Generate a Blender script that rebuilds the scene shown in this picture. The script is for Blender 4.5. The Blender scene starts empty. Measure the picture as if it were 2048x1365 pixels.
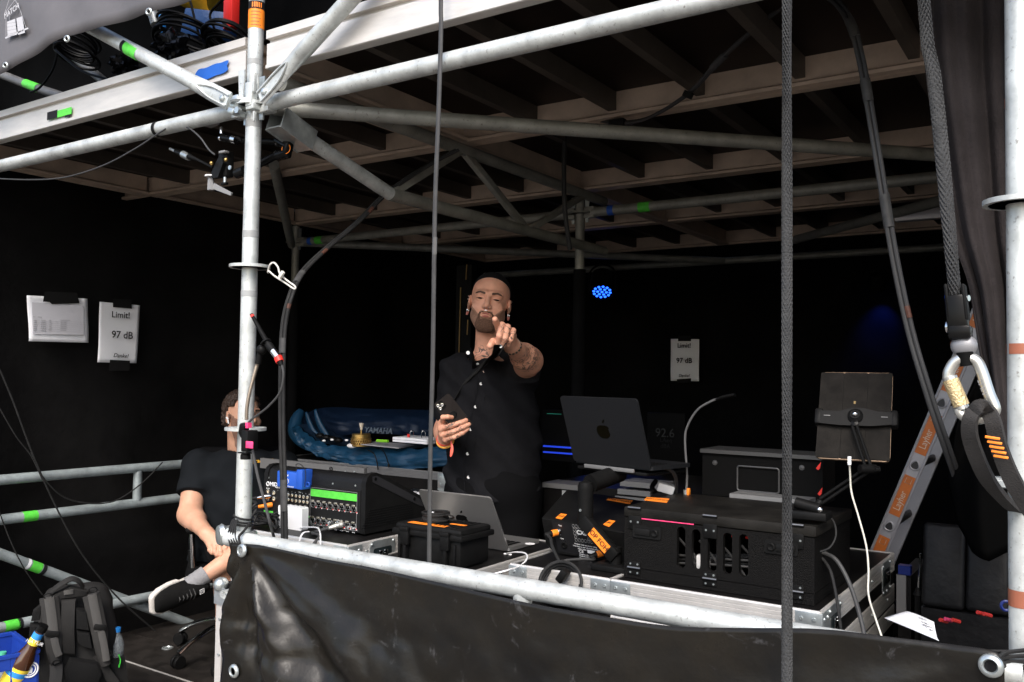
import bpy, bmesh, math, random
import numpy as np
from mathutils import noise as NZ
from mathutils import Vector, Matrix, Euler
random.seed(7); np.random.seed(7)
S = bpy.context.scene
COL = S.collection
R = math.radians
# ------------------------------------------------------------------ camera, sky, sun, exposure
FPX, YAW, PITCH, ROLL = 1764.9, .5889, .0387, .0149
CAM = Vector((2.1865, -1.8082, 1.402))
fw = Vector((-math.sin(YAW)*math.cos(PITCH), math.cos(YAW)*math.cos(PITCH), math.sin(PITCH)))
rt0 = Vector((math.cos(YAW), math.sin(YAW), 0)); up0 = rt0.cross(fw)
rt = rt0*math.cos(ROLL) + up0*math.sin(ROLL); up = up0*math.cos(ROLL) - rt0*math.sin(ROLL)
cd = bpy.data.cameras.new('camera'); cam = bpy.data.objects.new('camera', cd); COL.objects.link(cam)
cam.matrix_world = Matrix(((rt.x, up.x, -fw.x, CAM.x), (rt.y, up.y, -fw.y, CAM.y), (rt.z, up.z, -fw.z, CAM.z), (0, 0, 0, 1)))
cd.sensor_width = 36; cd.lens = FPX/2048*36; cd.clip_start = .05; cd.clip_end = 2000
S.camera = cam
SUN_EL, SUN_AZ = R(45), R(156)       # azimuth clockwise from +Y: the sun stands outside, in front of the bay and to its left
W = bpy.data.worlds.new('World'); S.world = W; W.use_nodes = True
wn = W.node_tree.nodes; bg = wn['Background']
sky = wn.new('ShaderNodeTexSky'); sky.sky_type = 'NISHITA'; sky.sun_disc = False
sky.sun_elevation = SUN_EL; sky.sun_rotation = SUN_AZ; sky.air_density = 1.0; sky.dust_density = 3.0; sky.ozone_density = .8
W.node_tree.links.new(sky.outputs[0], bg.inputs[0]); bg.inputs[1].default_value = .15
sd = bpy.data.lights.new('sun', 'SUN'); sd.energy = 1.4; sd.angle = R(26); sd.color = (1, .98, .955)
sun = bpy.data.objects.new('sun', sd); COL.objects.link(sun)
sdir = Vector((math.sin(SUN_AZ)*math.cos(SUN_EL), math.cos(SUN_AZ)*math.cos(SUN_EL), math.sin(SUN_EL)))
sun.rotation_euler = (-sdir).to_track_quat('-Z', 'Y').to_euler(); sun.location = (0, -5, 8)
S.view_settings.view_transform = 'Standard'; S.view_settings.look = 'None'
S.view_settings.exposure = 1.15; S.view_settings.gamma = 1; S.view_settings.use_curve_mapping = False
S.cycles.max_bounces = 6; S.cycles.diffuse_bounces = 4; S.cycles.use_denoising = True

def at(px, py, X=None, Y=None, Z=None, d=None):     # where the sight line of a spot in the photograph meets a plane of the place
    v = fw + rt*((px-1024)/FPX) - up*((py-682.5)/FPX)
    if X is not None: t = (X-CAM.x)/v.x
    elif Y is not None: t = (Y-CAM.y)/v.y
    elif Z is not None: t = (Z-CAM.z)/v.z
    else: t = d
    return CAM + v*t
V = Vector
# ------------------------------------------------------------------ materials
MATS = {}
def mat(name, col, rough=.5, metal=0., var=.0, vscale=12., bump=0., bscale=80., spec=.5, emit=None, estr=0., trans=0., coat=0., col2=None, rvar=0., ior=1.45, streak=None, sheen=0):
    if name in MATS: return MATS[name]
    if max(col) < .025 and not metal and 'vinyl' not in name and 'glass' not in name: spec *= .4      # dull black stuff: little sheen
    m = bpy.data.materials.new(name); m.use_nodes = True; nt = m.node_tree; n = nt.nodes; L = nt.links
    b = n['Principled BSDF']
    b.inputs['Base Color'].default_value = (*col, 1); b.inputs['Roughness'].default_value = rough; b.inputs['Metallic'].default_value = metal
    b.inputs['Specular IOR Level'].default_value = spec; b.inputs['IOR'].default_value = ior
    if trans: b.inputs['Transmission Weight'].default_value = trans
    if coat: b.inputs['Coat Weight'].default_value = coat; b.inputs['Coat Roughness'].default_value = .1
    if sheen: b.inputs['Sheen Weight'].default_value = sheen
    if emit: b.inputs['Emission Color'].default_value = (*emit, 1); b.inputs['Emission Strength'].default_value = estr
    if var or bump or col2 or rvar:
        tc = n.new('ShaderNodeTexCoord'); vec = tc.outputs['Object']
        if streak:
            mp = n.new('ShaderNodeMapping'); mp.inputs['Scale'].default_value = streak; L.new(vec, mp.inputs[0]); vec = mp.outputs[0]
    if var or col2 or rvar:
        nz = n.new('ShaderNodeTexNoise'); nz.inputs['Scale'].default_value = vscale; nz.inputs['Detail'].default_value = 5; nz.inputs['Roughness'].default_value = .65
        L.new(vec, nz.inputs['Vector'])
        rp = n.new('ShaderNodeValToRGB'); rp.color_ramp.elements[0].position = .3; rp.color_ramp.elements[1].position = .7
        c2 = col2 or tuple(c*(1-var) for c in col); c1 = col if col2 else tuple(min(1, c*(1+var*.5)) for c in col)
        rp.color_ramp.elements[0].color = (*c2, 1); rp.color_ramp.elements[1].color = (*c1, 1)
        L.new(nz.outputs['Fac'], rp.inputs[0]); L.new(rp.outputs[0], b.inputs['Base Color'])
        if rvar:
            mr = n.new('ShaderNodeMapRange'); mr.inputs['To Min'].default_value = max(.02, rough-rvar); mr.inputs['To Max'].default_value = min(1, rough+rvar)
            L.new(nz.outputs['Fac'], mr.inputs[0]); L.new(mr.outputs[0], b.inputs['Roughness'])
    if bump:
        bz = n.new('ShaderNodeTexNoise'); bz.inputs['Scale'].default_value = bscale; bz.inputs['Detail'].default_value = 4
        L.new(vec, bz.inputs['Vector'])
        bp = n.new('ShaderNodeBump'); bp.inputs['Strength'].default_value = bump; bp.inputs['Distance'].default_value = .01
        L.new(bz.outputs['Fac'], bp.inputs['Height']); L.new(bp.outputs[0], b.inputs['Normal'])
    MATS[name] = m; return m
def galv(name, base, dark, rough=.42, metal=.35, sc=14.):   # hot-dip galvanised steel: cloudy zinc, dark nicks and rust-brown specks
    m = mat(name, base, rough, metal, var=.34, vscale=sc, rvar=.14)
    nt = m.node_tree; n = nt.nodes; L = nt.links; b = n['Principled BSDF']
    src = b.inputs['Base Color'].links[0].from_socket
    tc = n.new('ShaderNodeTexCoord')
    mp = n.new('ShaderNodeMapping'); mp.inputs['Scale'].default_value = (1, 1, 1); L.new(tc.outputs['Object'], mp.inputs[0])
    z = n.new('ShaderNodeTexNoise'); z.inputs['Scale'].default_value = 120; z.inputs['Detail'].default_value = 3; L.new(mp.outputs[0], z.inputs['Vector'])
    r = n.new('ShaderNodeValToRGB'); r.color_ramp.elements[0].position = .63; r.color_ramp.elements[1].position = .71
    r.color_ramp.elements[0].color = (0, 0, 0, 1); r.color_ramp.elements[1].color = (1, 1, 1, 1); L.new(z.outputs['Fac'], r.inputs[0])
    z2 = n.new('ShaderNodeTexNoise'); z2.inputs['Scale'].default_value = 7; L.new(tc.outputs['Object'], z2.inputs['Vector'])
    mu = n.new('ShaderNodeMath'); mu.operation = 'MULTIPLY'; L.new(r.outputs[0], mu.inputs[0]); L.new(z2.outputs['Fac'], mu.inputs[1])
    mx = n.new('ShaderNodeMix'); mx.data_type = 'RGBA'; L.new(mu.outputs[0], mx.inputs[0]); L.new(src, mx.inputs[6]); mx.inputs[7].default_value = (*dark, 1)
    L.new(mx.outputs[2], b.inputs['Base Color'])
    bp = n.new('ShaderNodeBump'); bp.inputs['Strength'].default_value = .12; bp.inputs['Distance'].default_value = .004
    L.new(z.outputs['Fac'], bp.inputs['Height']); L.new(bp.outputs[0], b.inputs['Normal'])
    return m
STEEL = galv('galvanised_steel', (.56, .585, .57), (.12, .10, .08))
STEELO = galv('dark_galvanised_steel', (.26, .26, .23), (.09, .07, .05), rough=.5, metal=.3, sc=9)  # darker tone of the galvanised steel for tubes inside the bay
ALU = mat('aluminium', (.62, .60, .57), .42, .45, var=.12, vscale=9, rvar=.1, bump=.05, bscale=60)
ALUJ = mat('shaded_joist_aluminium', (.07, .058, .047), .5, .2, var=.3, vscale=7)  # same aluminium as the beams, with the under-deck shade put into its colour
ALUD = mat('bounce_lit_aluminium', (.58, .455, .35), .5, .25, var=.25, vscale=7, rvar=.1)  # brown tint is warm ground bounce put into the aluminium colour
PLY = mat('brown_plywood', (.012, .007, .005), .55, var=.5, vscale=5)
CLOTH = mat('black_stage_cloth', (.007, .007, .0073), .95, var=.5, vscale=3, spec=.1)
CLOTHL = mat('lit_stage_cloth', (.0085, .0082, .0082), .95, var=.5, vscale=2.5, spec=.1, bump=.3, bscale=30)
BLACKD = mat('deep_black_cloth', (.003, .003, .003), 1., spec=.02)
CURT = mat('greyish_black_curtain', (.034, .029, .029), .95, var=.4, vscale=6, bump=.3, bscale=200, spec=.1)  # lighter than the other black cloths
FLOOR = mat('black_phenolic_floor', (.022, .019, .017), .5, var=.6, vscale=14, bump=.25, bscale=300, rvar=.15)
GROUND = mat('brown_gravel_ground', (.17, .15, .128), .9, var=.4, vscale=6, bump=.5, bscale=40)
BLACK = mat('black_plastic', (.008, .008, .008), .45, var=.3, vscale=20, rvar=.08, spec=.3)
BLACKM = mat('matt_black_metal', (.007, .007, .007), .5, .0, var=.3, vscale=30, spec=.22)
BLACKG = mat('gloss_black', (.006, .006, .006), .25, spec=.3)
RUBBER = mat('black_rubber_cable', (.022, .022, .022), .5, var=.3, vscale=30, rvar=.1)
RUBBERG = mat('grey_rubber_cable', (.045, .045, .045), .55, var=.3, vscale=20)
TEXTURED = mat('textured_black_board', (.0065, .0062, .006), .6, var=.35, vscale=200, bump=.5, bscale=420, spec=.22)
VINYL = mat('black_vinyl', (.005, .005, .005), .31, var=.9, vscale=5, rvar=.14, bump=.22, bscale=18, col2=(.013, .011, .008), spec=.32)
if True:                                             # scuffed vinyl: pale rubbed smudges over the black
    nt = VINYL.node_tree; n = nt.nodes; L = nt.links; b = n['Principled BSDF']; src = b.inputs['Base Color'].links[0].from_socket; tc = n.new('ShaderNodeTexCoord')
    z = n.new('ShaderNodeTexNoise'); z.inputs['Scale'].default_value = 16; z.inputs['Detail'].default_value = 8; z.inputs['Roughness'].default_value = .75; z.inputs['Distortion'].default_value = .6; L.new(tc.outputs['Object'], z.inputs['Vector'])
    r = n.new('ShaderNodeValToRGB'); r.color_ramp.elements[0].position = .60; r.color_ramp.elements[1].position = .80; r.color_ramp.elements[0].color = (0, 0, 0, 1); r.color_ramp.elements[1].color = (.7, .7, .7, 1); L.new(z.outputs['Fac'], r.inputs[0])
    mx = n.new('ShaderNodeMix'); mx.data_type = 'RGBA'; L.new(r.outputs[0], mx.inputs[0]); L.new(src, mx.inputs[6]); mx.inputs[7].default_value = (.11, .11, .115, 1); L.new(mx.outputs[2], b.inputs['Base Color'])
GVINYL = mat('grey_vinyl_back', (.105, .10, .105), .6, var=.15, vscale=5, bump=.15, bscale=12)
ORANGE = mat('orange_tape', (.95, .25, .02), .5, var=.1, vscale=30)
GREEN = mat('green_label', (.10, .62, .06), .5, var=.2, vscale=60)
PINK = mat('pink_tape', (.9, .06, .2), .5, var=.2, vscale=60)
RED = mat('red_tape', (.75, .03, .02), .45)
BLUE = mat('blue_plastic', (.02, .10, .50), .4, var=.1, vscale=10)
WHITE = mat('white_plastic', (.8, .8, .8), .35)
PAPER = mat('white_paper', (.86, .87, .90), .8, var=.03, vscale=4)
INK = mat('black_print', (.012, .012, .014), .7)
GREYTAPE = mat('grey_tape', (.30, .31, .31), .6, var=.2, vscale=30)
GAFF = mat('black_gaffer_tape', (.008, .008, .008), .75)
CHROME = mat('chrome', (.75, .75, .75), .12, 1.)
BRASS = mat('brass', (.55, .36, .12), .35, .9, var=.3, vscale=60)
ZINC = mat('zinc_hardware', (.50, .54, .54), .3, .75, var=.25, vscale=25)
RUST = mat('brown_tape', (.30, .10, .055), .6, var=.2, vscale=20)
PRINTW = mat('white_print', (.75, .75, .75), .6)
PRINTG = mat('grey_print', (.22, .22, .22), .6)
# ------------------------------------------------------------------ mesh collecting
def frame(z, x=None):
    z = V(z).normalized(); x = V(x) if x is not None else (V((1, 0, 0)) if abs(z.x) < .9 else V((0, 1, 0)))
    x = (x - z*x.dot(z)).normalized(); y = z.cross(x)
    return Matrix((x, y, z)).transposed()          # columns x y z
_boxc = {}
class MB:
    def __init__(s): s.v = []; s.f = []
    def add(s, vs, fs):
        o = len(s.v); s.v += [tuple(v) for v in vs]; s.f += [tuple(i+o for i in f) for f in fs]; return s
    def box(s, c, d, rot=None, bev=0., seg=2):
        key = (round(d[0], 5), round(d[1], 5), round(d[2], 5), bev, seg)
        if key not in _boxc:
            bm = bmesh.new(); bmesh.ops.create_cube(bm, size=1)
            for v in bm.verts: v.co = V((v.co.x*d[0], v.co.y*d[1], v.co.z*d[2]))
            if bev: bmesh.ops.bevel(bm, geom=bm.edges[:], offset=bev, segments=seg, affect='EDGES', profile=.5)
            bm.verts.index_update()
            _boxc[key] = ([v.co.copy() for v in bm.verts], [[v.index for v in f.verts] for f in bm.faces]); bm.free()
        vs, fs = _boxc[key]; c = V(c)
        return s.add([(rot @ v if rot else v)+c for v in vs], fs)
    def b2(s, a, b, bev=0.):                         # box between two corners
        a, b = V(a), V(b); return s.box((a+b)/2, tuple(abs(x) for x in (b-a)), None, bev)
    def tube(s, pts, r, n=10, caps=True, closed=False, flat=1., x0=None):
        P = [V(p) for p in pts]; N = len(P); rr = r if isinstance(r, (list, tuple)) else [r]*N
        T = []
        for i in range(N):
            a, b = (P[i-1] if i or closed else P[0]), (P[(i+1) % N] if i < N-1 or closed else P[-1])
            T.append((b-a).normalized())
        F = frame(T[0], x0); x = F.col[0].copy(); rings = []
        vs = []; fs = []
        for i in range(N):
            x = (x - T[i]*x.dot(T[i])).normalized(); y = T[i].cross(x)
            for k in range(n):
                a = 2*math.pi*k/n; vs.append(P[i] + x*(math.cos(a)*rr[i]) + y*(math.sin(a)*rr[i]*flat))
        M = N if closed else N-1
        for i in range(M):
            for k in range(n):
                a = i*n+k; b = i*n+(k+1) % n; c = ((i+1) % N)*n+(k+1) % n; d = ((i+1) % N)*n+k
                fs.append((a, b, c, d))
        if caps and not closed:
            fs.append(tuple(range(n-1, -1, -1))); fs.append(tuple(range((N-1)*n, N*n)))
        return s.add(vs, fs)
    def lathe(s, prof, o, axis=(0, 0, 1), n=20, x0=None):
        F = frame(axis, x0); o = V(o); vs = []; fs = []; N = len(prof)
        for r, z in prof:
            for k in range(n):
                a = 2*math.pi*k/n; vs.append(o + F @ V((max(r, 1e-5)*math.cos(a), max(r, 1e-5)*math.sin(a), z)))
        for i in range(N-1):
            for k in range(n): fs.append((i*n+k, i*n+(k+1) % n, (i+1)*n+(k+1) % n, (i+1)*n+k))
        if prof[0][0] > 1e-4: fs.append(tuple(range(n-1, -1, -1)))
        if prof[-1][0] > 1e-4: fs.append(tuple(range((N-1)*n, N*n)))
        return s.add(vs, fs)
    def cyl(s, a, b, r, n=14):
        return s.tube([a, b], r, n)
    def prism(s, poly, o, ux, uy, th):               # polygon in the plane (ux, uy) at o, thickened along ux x uy
        o, ux, uy = V(o), V(ux), V(uy); nz = ux.cross(uy).normalized()*th; N = len(poly)
        vs = [o+ux*p[0]+uy*p[1] for p in poly]; vs += [v+nz for v in vs]
        fs = [tuple(range(N-1, -1, -1)), tuple(range(N, 2*N))]+[(i, (i+1) % N, N+(i+1) % N, N+i) for i in range(N)]
        return s.add(vs, fs)
    def strip(s, ring1, ring2, closed=True):
        N = len(ring1); return s.add(list(ring1)+list(ring2), [(i, (i+1) % N, N+(i+1) % N, N+i) for i in range(N if closed else N-1)])
    def grid(s, fn, nu, nv):
        vs = [fn(i/nu, j/nv) for j in range(nv+1) for i in range(nu+1)]
        return s.add(vs, [(j*(nu+1)+i, j*(nu+1)+i+1, (j+1)*(nu+1)+i+1, (j+1)*(nu+1)+i) for j in range(nv) for i in range(nu)])
    def torus(s, c, axis, Rr, r, n=24, m=8, x0=None, e=1.):
        F = frame(axis, x0); c = V(c)
        return s.tube([c+F @ V((Rr*math.cos(2*math.pi*k/n), Rr*e*math.sin(2*math.pi*k/n), 0)) for k in range(n)], r, m, closed=True, x0=axis)
    def sphere(s, c, r, n=12, sc=(1, 1, 1), rot=None):
        vs = []; fs = []; m = n//2; c = V(c)
        for j in range(m+1):
            t = math.pi*j/m
            for k in range(n):
                p = 2*math.pi*k/n; v = V((math.sin(t)*math.cos(p)*r*sc[0], math.sin(t)*math.sin(p)*r*sc[1], math.cos(t)*r*sc[2])); vs.append(c+(rot @ v if rot else v))
        for j in range(m):
            for k in range(n): fs.append((j*n+k, (j+1)*n+k, (j+1)*n+(k+1) % n, j*n+(k+1) % n))
        return s.add(vs, fs)
    def build(s, name, m, parent=None, loc=None, ang=35, label=None, smooth=True, fix=True):
        me = bpy.data.meshes.new(name)
        L = V(loc) if loc is not None else (WL[parent.name] if parent else V((0, 0, 0)))
        me.from_pydata([(v[0]-L[0], v[1]-L[1], v[2]-L[2]) for v in s.v], [], s.f); me.validate()
        if fix:
            bm = bmesh.new(); bm.from_mesh(me); bmesh.ops.recalc_face_normals(bm, faces=bm.faces); bm.to_mesh(me); bm.free()
        if smooth:
            me.polygons.foreach_set('use_smooth', [True]*len(me.polygons)); me.set_sharp_from_angle(angle=R(ang))
        if m: me.materials.append(m)
        return link(name, me, parent, L, label)
WL = {}
def link(name, me, parent, L, label=None):
    o = bpy.data.objects.new(name, me); COL.objects.link(o)
    if parent: o.parent = parent
    else: o.location = L
    WL[o.name] = V(L)
    if label: o['label'] = label
    return o
def thing(name, label, cat, loc=(0, 0, 0), group=None):
    o = bpy.data.objects.new(name, None); COL.objects.link(o); o.location = loc; o.empty_display_size = .05
    WL[o.name] = V(loc); return tag(o, label, cat, group)
def tag(o, label, cat, group=None):
    o['label'] = label; o['category'] = cat
    if group: o['group'] = group
    return o
def struct(o, kind='structure'): o['kind'] = kind; return o
def copy_tree(o, off, label=None):
    def cp(a, parent):
        c = a.copy(); COL.objects.link(c)
        if parent: c.parent = parent
        else: c.location = a.location+V(off)
        WL[c.name] = WL[a.name]+V(off)
        for ch in [x for x in bpy.data.objects if x.parent == a]: cp(ch, c)
        return c
    r = cp(o, None)
    if label: r['label'] = label
    return r
def curve(pts, k=8, closed=False):                    # Catmull-Rom through points
    P = [V(p) for p in pts]; N = len(P); out = []
    for i in range(N if closed else N-1):
        g = lambda j: P[j % N] if closed else P[max(0, min(N-1, j))]
        a, b, c, d = g(i-1), g(i), g(i+1), g(i+2)
        for q in range(k):
            t = q/k
            out.append(.5*((2*b)+(c-a)*t+(2*a-5*b+4*c-d)*t*t+(3*b-a-3*c+d)*t**3))
    if not closed: out.append(P[-1])
    return out
def text(body, size, o, ux, uy, m, parent, name='print', bold=0., shear=0., align='CENTER', sx=1., label=None, sp=1.):
    c = bpy.data.curves.new('t', 'FONT'); c.body = body; c.size = size; c.align_x = align; c.align_y = 'CENTER'; c.shear = shear; c.offset = bold*size; c.extrude = .0002; c.resolution_u = 3; c.space_character = sp
    ob = bpy.data.objects.new('t', c); COL.objects.link(ob)
    me = bpy.data.meshes.new_from_object(ob.evaluated_get(bpy.context.evaluated_depsgraph_get()))
    bpy.data.objects.remove(ob); bpy.data.curves.remove(c)
    ux = V(ux).normalized(); uy = V(uy); uy = (uy-ux*uy.dot(ux)).normalized(); nz = ux.cross(uy)
    vs = [V(o)+ux*(v.co.x*sx)+uy*v.co.y+nz*(v.co.z+.0004) for v in me.vertices]
    mb = MB().add(vs, [tuple(p.vertices) for p in me.polygons]); bpy.data.meshes.remove(me)
    return mb.build(name, m, parent, smooth=False, fix=False, label=label)
def rdg(p, s=1.): return 1-abs(NZ.noise(V(p)*s))*2.2       # ridged wrinkles
X1, Y1, Z1 = V((1, 0, 0)), V((0, 1, 0)), V((0, 0, 1))
def rrect(w, h, r, k=4):
    out = []
    for cx, cy, a0 in ((w/2-r, h/2-r, 0), (-w/2+r, h/2-r, 90), (-w/2+r, -h/2+r, 180), (w/2-r, -h/2+r, 270)):
        for i in range(k+1):
            a = R(a0+90*i/k); out.append((cx+r*math.cos(a), cy+r*math.sin(a)))
    return out
# ------------------------------------------------------------------ signed distance modelling for bodies (one continuous skin)
def rcone(P, a, b, r1, r2):
    a, b = np.array(a, float), np.array(b, float); ba = b-a; t = np.clip(((P-a) @ ba)/(ba @ ba), 0, 1)
    return np.linalg.norm(P-a-t[..., None]*ba, axis=-1)-(r1+(r2-r1)*t)
def ell(P, c, r, M=None):
    q = P-np.array(c, float)
    if M is not None: q = q @ np.array(M)               # columns of M: the ellipsoid's own axes
    r = np.array(r, float); k0 = np.linalg.norm(q/r, axis=-1); k1 = np.linalg.norm(q/(r*r), axis=-1)+1e-9
    return k0*(k0-1)/k1
def smin(a, b, k):
    h = np.clip(.5+.5*(b-a)/k, 0, 1); return b+(a-b)*h-k*h*(1-h)
def smax(a, b, k): return -smin(-a, -b, k)
def nets(fn, lo, hi, h):                              # naive surface nets
    lo = np.array(lo, float); n = [int(math.ceil((hi[i]-lo[i])/h))+1 for i in range(3)]
    g = np.stack(np.meshgrid(*[lo[i]+h*np.arange(n[i]) for i in range(3)], indexing='ij'), -1)
    st_ = 4; ci = [np.unique(np.append(np.arange(0, n[i], st_), n[i]-1)) for i in range(3)]
    Dc = fn(g[np.ix_(*ci)]); near = np.abs(Dc) < h*st_*2.6; D = np.zeros(n)
    idx_ = [np.minimum((np.arange(n[i])+st_//2)//st_, len(ci[i])-1) for i in range(3)]
    D = Dc[np.ix_(*idx_)].astype(np.float64); fine = near[np.ix_(*idx_)]
    D[fine] = fn(g[fine]); s = D < 0
    nx, ny, nz = [k-1 for k in n]
    acc = np.zeros((nx, ny, nz, 3)); cnt = np.zeros((nx, ny, nz))
    cor = [(i, j, k) for i in (0, 1) for j in (0, 1) for k in (0, 1)]
    sl = lambda c: (slice(c[0], c[0]+nx), slice(c[1], c[1]+ny), slice(c[2], c[2]+nz))
    for c in cor:
        for ax in range(3):
            if c[ax]: continue
            e = list(c); e[ax] = 1
            d0, d1 = D[sl(c)], D[sl(e)]; m = (d0 < 0) != (d1 < 0)
            t = np.where(m, d0/np.where(m, d0-d1, 1), 0)
            for q in range(3): acc[..., q] += np.where(m, (c[q]+t) if q == ax else c[q], 0)
            cnt += m
    ok = cnt > 0; idx = -np.ones((nx, ny, nz), int); idx[ok] = np.arange(ok.sum())
    base = np.stack(np.nonzero(ok), -1)
    vs = lo+h*(base+acc[ok]/cnt[ok][:, None]); fs = []
    for ax in range(3):
        u, w = [(1, 2), (2, 0), (0, 1)][ax]
        a = [slice(1, n[i]-1) for i in range(3)]; a[ax] = slice(0, n[ax]-1); b = list(a); b[ax] = slice(1, n[ax])
        m = s[tuple(a)] != s[tuple(b)]; I = np.stack(np.nonzero(m), -1); 
        if not len(I): continue
        off = np.array([1, 1, 1]); off[ax] = 0; I = I+off
        flip = s[tuple(a)][m]
        du = np.zeros(3, int); du[u] = 1; dw = np.zeros(3, int); dw[w] = 1
        q = [idx[tuple((I-x).T)] for x in (0*du, du, du+dw, dw)]
        Q = np.stack(q, -1); Q[flip] = Q[flip][:, ::-1]; fs.append(Q[:, ::-1])
    return vs, np.concatenate(fs)
def sdf_obj(name, parts, m, parent=None, loc=None, label=None):
    L = V(loc) if loc is not None else WL[parent.name]
    vv = []; ff = []; o = 0
    for fn, lo, hi, h in parts:
        v, f = nets(fn, lo, hi, h); vv.append(v); ff.append(f+o); o += len(v)
    v = np.concatenate(vv)-np.array(L); f = np.concatenate(ff)
    me = bpy.data.meshes.new(name); me.from_pydata(v.tolist(), [], f.tolist()); me.validate()
    me.polygons.foreach_set('use_smooth', [True]*len(me.polygons)); me.materials.append(m)
    return link(name, me, parent, L, label)
# ================================================================== the setting
struct(MB().grid(lambda u, v: V(((u-.5)*400, (v-.5)*400, -.32)), 8, 8).build('ground', GROUND))
fl = MB()
for i, (x0, x1) in enumerate(((-2.16, -1.05), (-1.045, -.01), (-.005, 1.03), (1.035, 2.3))):
    for y0, y1 in ((.05, 1.03), (1.035, 2.06), (2.065, 4.35)): fl.b2((x0, y0, -.05), (x1, y1, 0))
fo = struct(fl.build('stage_floor', FLOOR))
MB().b2((-2.16, .02, -.055), (2.3, .047, .003)).build('edge_rail', ALU, fo)
MB().b2((-2.15, .745, .0005), (-.4, .752, .004)).build('seam_strip', ALU, fo)
MB().lathe([(.028, 0), (.028, .004), (.02, .006), (.018, .002)], at(335, 1297, Z=0), n=18).build('floor_socket', ZINC, fo)
def drape(fn, nu, nv, th, name, m):
    mb = MB(); mb.grid(fn, nu, nv); o = mb.build(name, m, ang=180)
    md = o.modifiers.new('thick', 'SOLIDIFY'); md.thickness = th; md.offset = 0; return o
def fold(u, v, f, a): return a*(math.sin(u*f)+.5*math.sin(u*f*2.3+1.3+v*2)+.3*math.sin(u*f*.41+v*3))
lw = drape(lambda u, v: V((-2.24+fold(u*5, v, 3.1, .05)+.05*rdg((u*2.2, v*1.6+u*1.1, 2.), 1.5)*(1-.7*v)+.05*math.exp(-((v-.28-.25*(u-.35)**2*4)/.05)**2)*math.exp(-((u-.4)/.3)**2), -.9+5.6*u, .0-.3+2.75*v)), 70, 40, .004, 'side_cloth_wall', CLOTHL)
tag(lw, 'black cloth wall closing the left side behind the railings, papers taped on it', 'wall')
bw = drape(lambda u, v: V((-2.5+5.2*u, 4.4+fold(u*5, v, 3.3, .02), -.3+2.75*v)), 60, 20, .004, 'back_cloth_wall', CLOTH)
tag(bw, 'black cloth wall at the far back of the bay behind the standing man', 'wall')
rw = drape(lambda u, v: V((2.42+fold(u*5, v, 3.0, .02), .9+3.8*u, -.3+2.75*v)), 40, 20, .004, 'right_cloth_wall', CLOTH)
tag(rw, 'black cloth wall on the right side behind the ladder', 'wall')
uw = drape(lambda u, v: V((-7+11.2*u, 1.0+fold(u*9, v, 3.0, .03), 2.465+1.3*v)), 60, 20, .004, 'added_upper_cloth', CLOTH)  # backdrop added to keep the stored gear dark
tag(uw, 'added black cloth keeping the upper level dark behind the coiled cables', 'wall')
ur = MB().b2((-7, .30, 3.6), (4.2, 4.4, 3.65)).build('added_roof', PLY); tag(ur, 'added unseen roof panel shading the upper level', 'roof')  # out of view, added to shade the upper level
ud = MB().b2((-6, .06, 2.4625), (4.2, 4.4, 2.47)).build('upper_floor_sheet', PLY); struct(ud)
# ------------------------------------------------------------------ stage decks overhead (2.07 x 1.035 m)
ZB, ZT = 2.335, 2.455
def beam_prof(h0, h1, inward):     # section of a deck frame beam: lip, groove and inward flange; +u points into the deck
    s = inward
    return [(0, h0), (s*.034, h0), (s*.034, h0+.012), (s*.014, h0+.022), (s*.014, h1), (-s*.0, h1), (-s*.004, h1), (-s*.004, h1-.026), (s*.012, h1-.027), (s*.012, h1-.040), (0, h1-.041), (0, h0+.014), (-s*.004, h0+.012), (-s*.004, h0+.002)]
def make_deck(Xa, Xb, Ya, Yb, label):
    t = thing('stage_deck', label, 'stage deck', (Xa, Ya, ZB), 'aluminium stage decks overhead')
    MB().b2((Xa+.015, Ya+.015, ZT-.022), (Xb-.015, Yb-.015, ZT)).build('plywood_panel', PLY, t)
    for y, s in ((Ya+.003, 1), (Yb-.003, -1)):
        MB().prism(beam_prof(ZB, ZT, s), (Xa, y, 0), Y1, Z1, Xb-Xa).build('side_beam', ALUF if (Ya == 0 and s == 1) else ALUD, t, smooth=False)
    for x, s in ((Xa+.003, 1), (Xb-.003, -1)):
        MB().prism(beam_prof(ZB+.001, ZT-.001, s), (x, Yb-.04, 0), X1, Z1, Yb-Ya-.08).build('end_beam', ALUD, t, smooth=False)
    n = 5
    for k in range(n):
        x = Xa+(Xb-Xa)*(k+1)/(n+1)
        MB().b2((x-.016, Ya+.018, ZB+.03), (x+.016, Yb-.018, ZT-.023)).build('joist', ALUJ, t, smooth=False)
    return t
ALUF = mat('front_deck_aluminium', (.62, .59, .55), .42, .35, var=.14, vscale=5, rvar=.12, bump=.04, bscale=50, streak=(1, 6, 6))
nm = ['front', 'second', 'third', 'fourth']; D = 1.035
for j in range(4):
    for i, (a, b, w) in enumerate(((-2.07, 0, 'left'), (0, 2.07, 'right'))):
        a2, b2 = a+.045*(i == 1 and j == 0)+.004, b-.045*(i == 0 and j == 0)-.004
        make_deck(a2, b2, j*D, (j+1)*D, 'aluminium stage deck seen from below, %s row from the front, %s of the middle standard' % (nm[j], w))
make_deck(-4.14, -2.074, 0, D, 'aluminium stage deck at the far left, running out of the picture'); make_deck(2.09, 4.14, 0, D, 'aluminium stage deck beyond the right standard')
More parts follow.
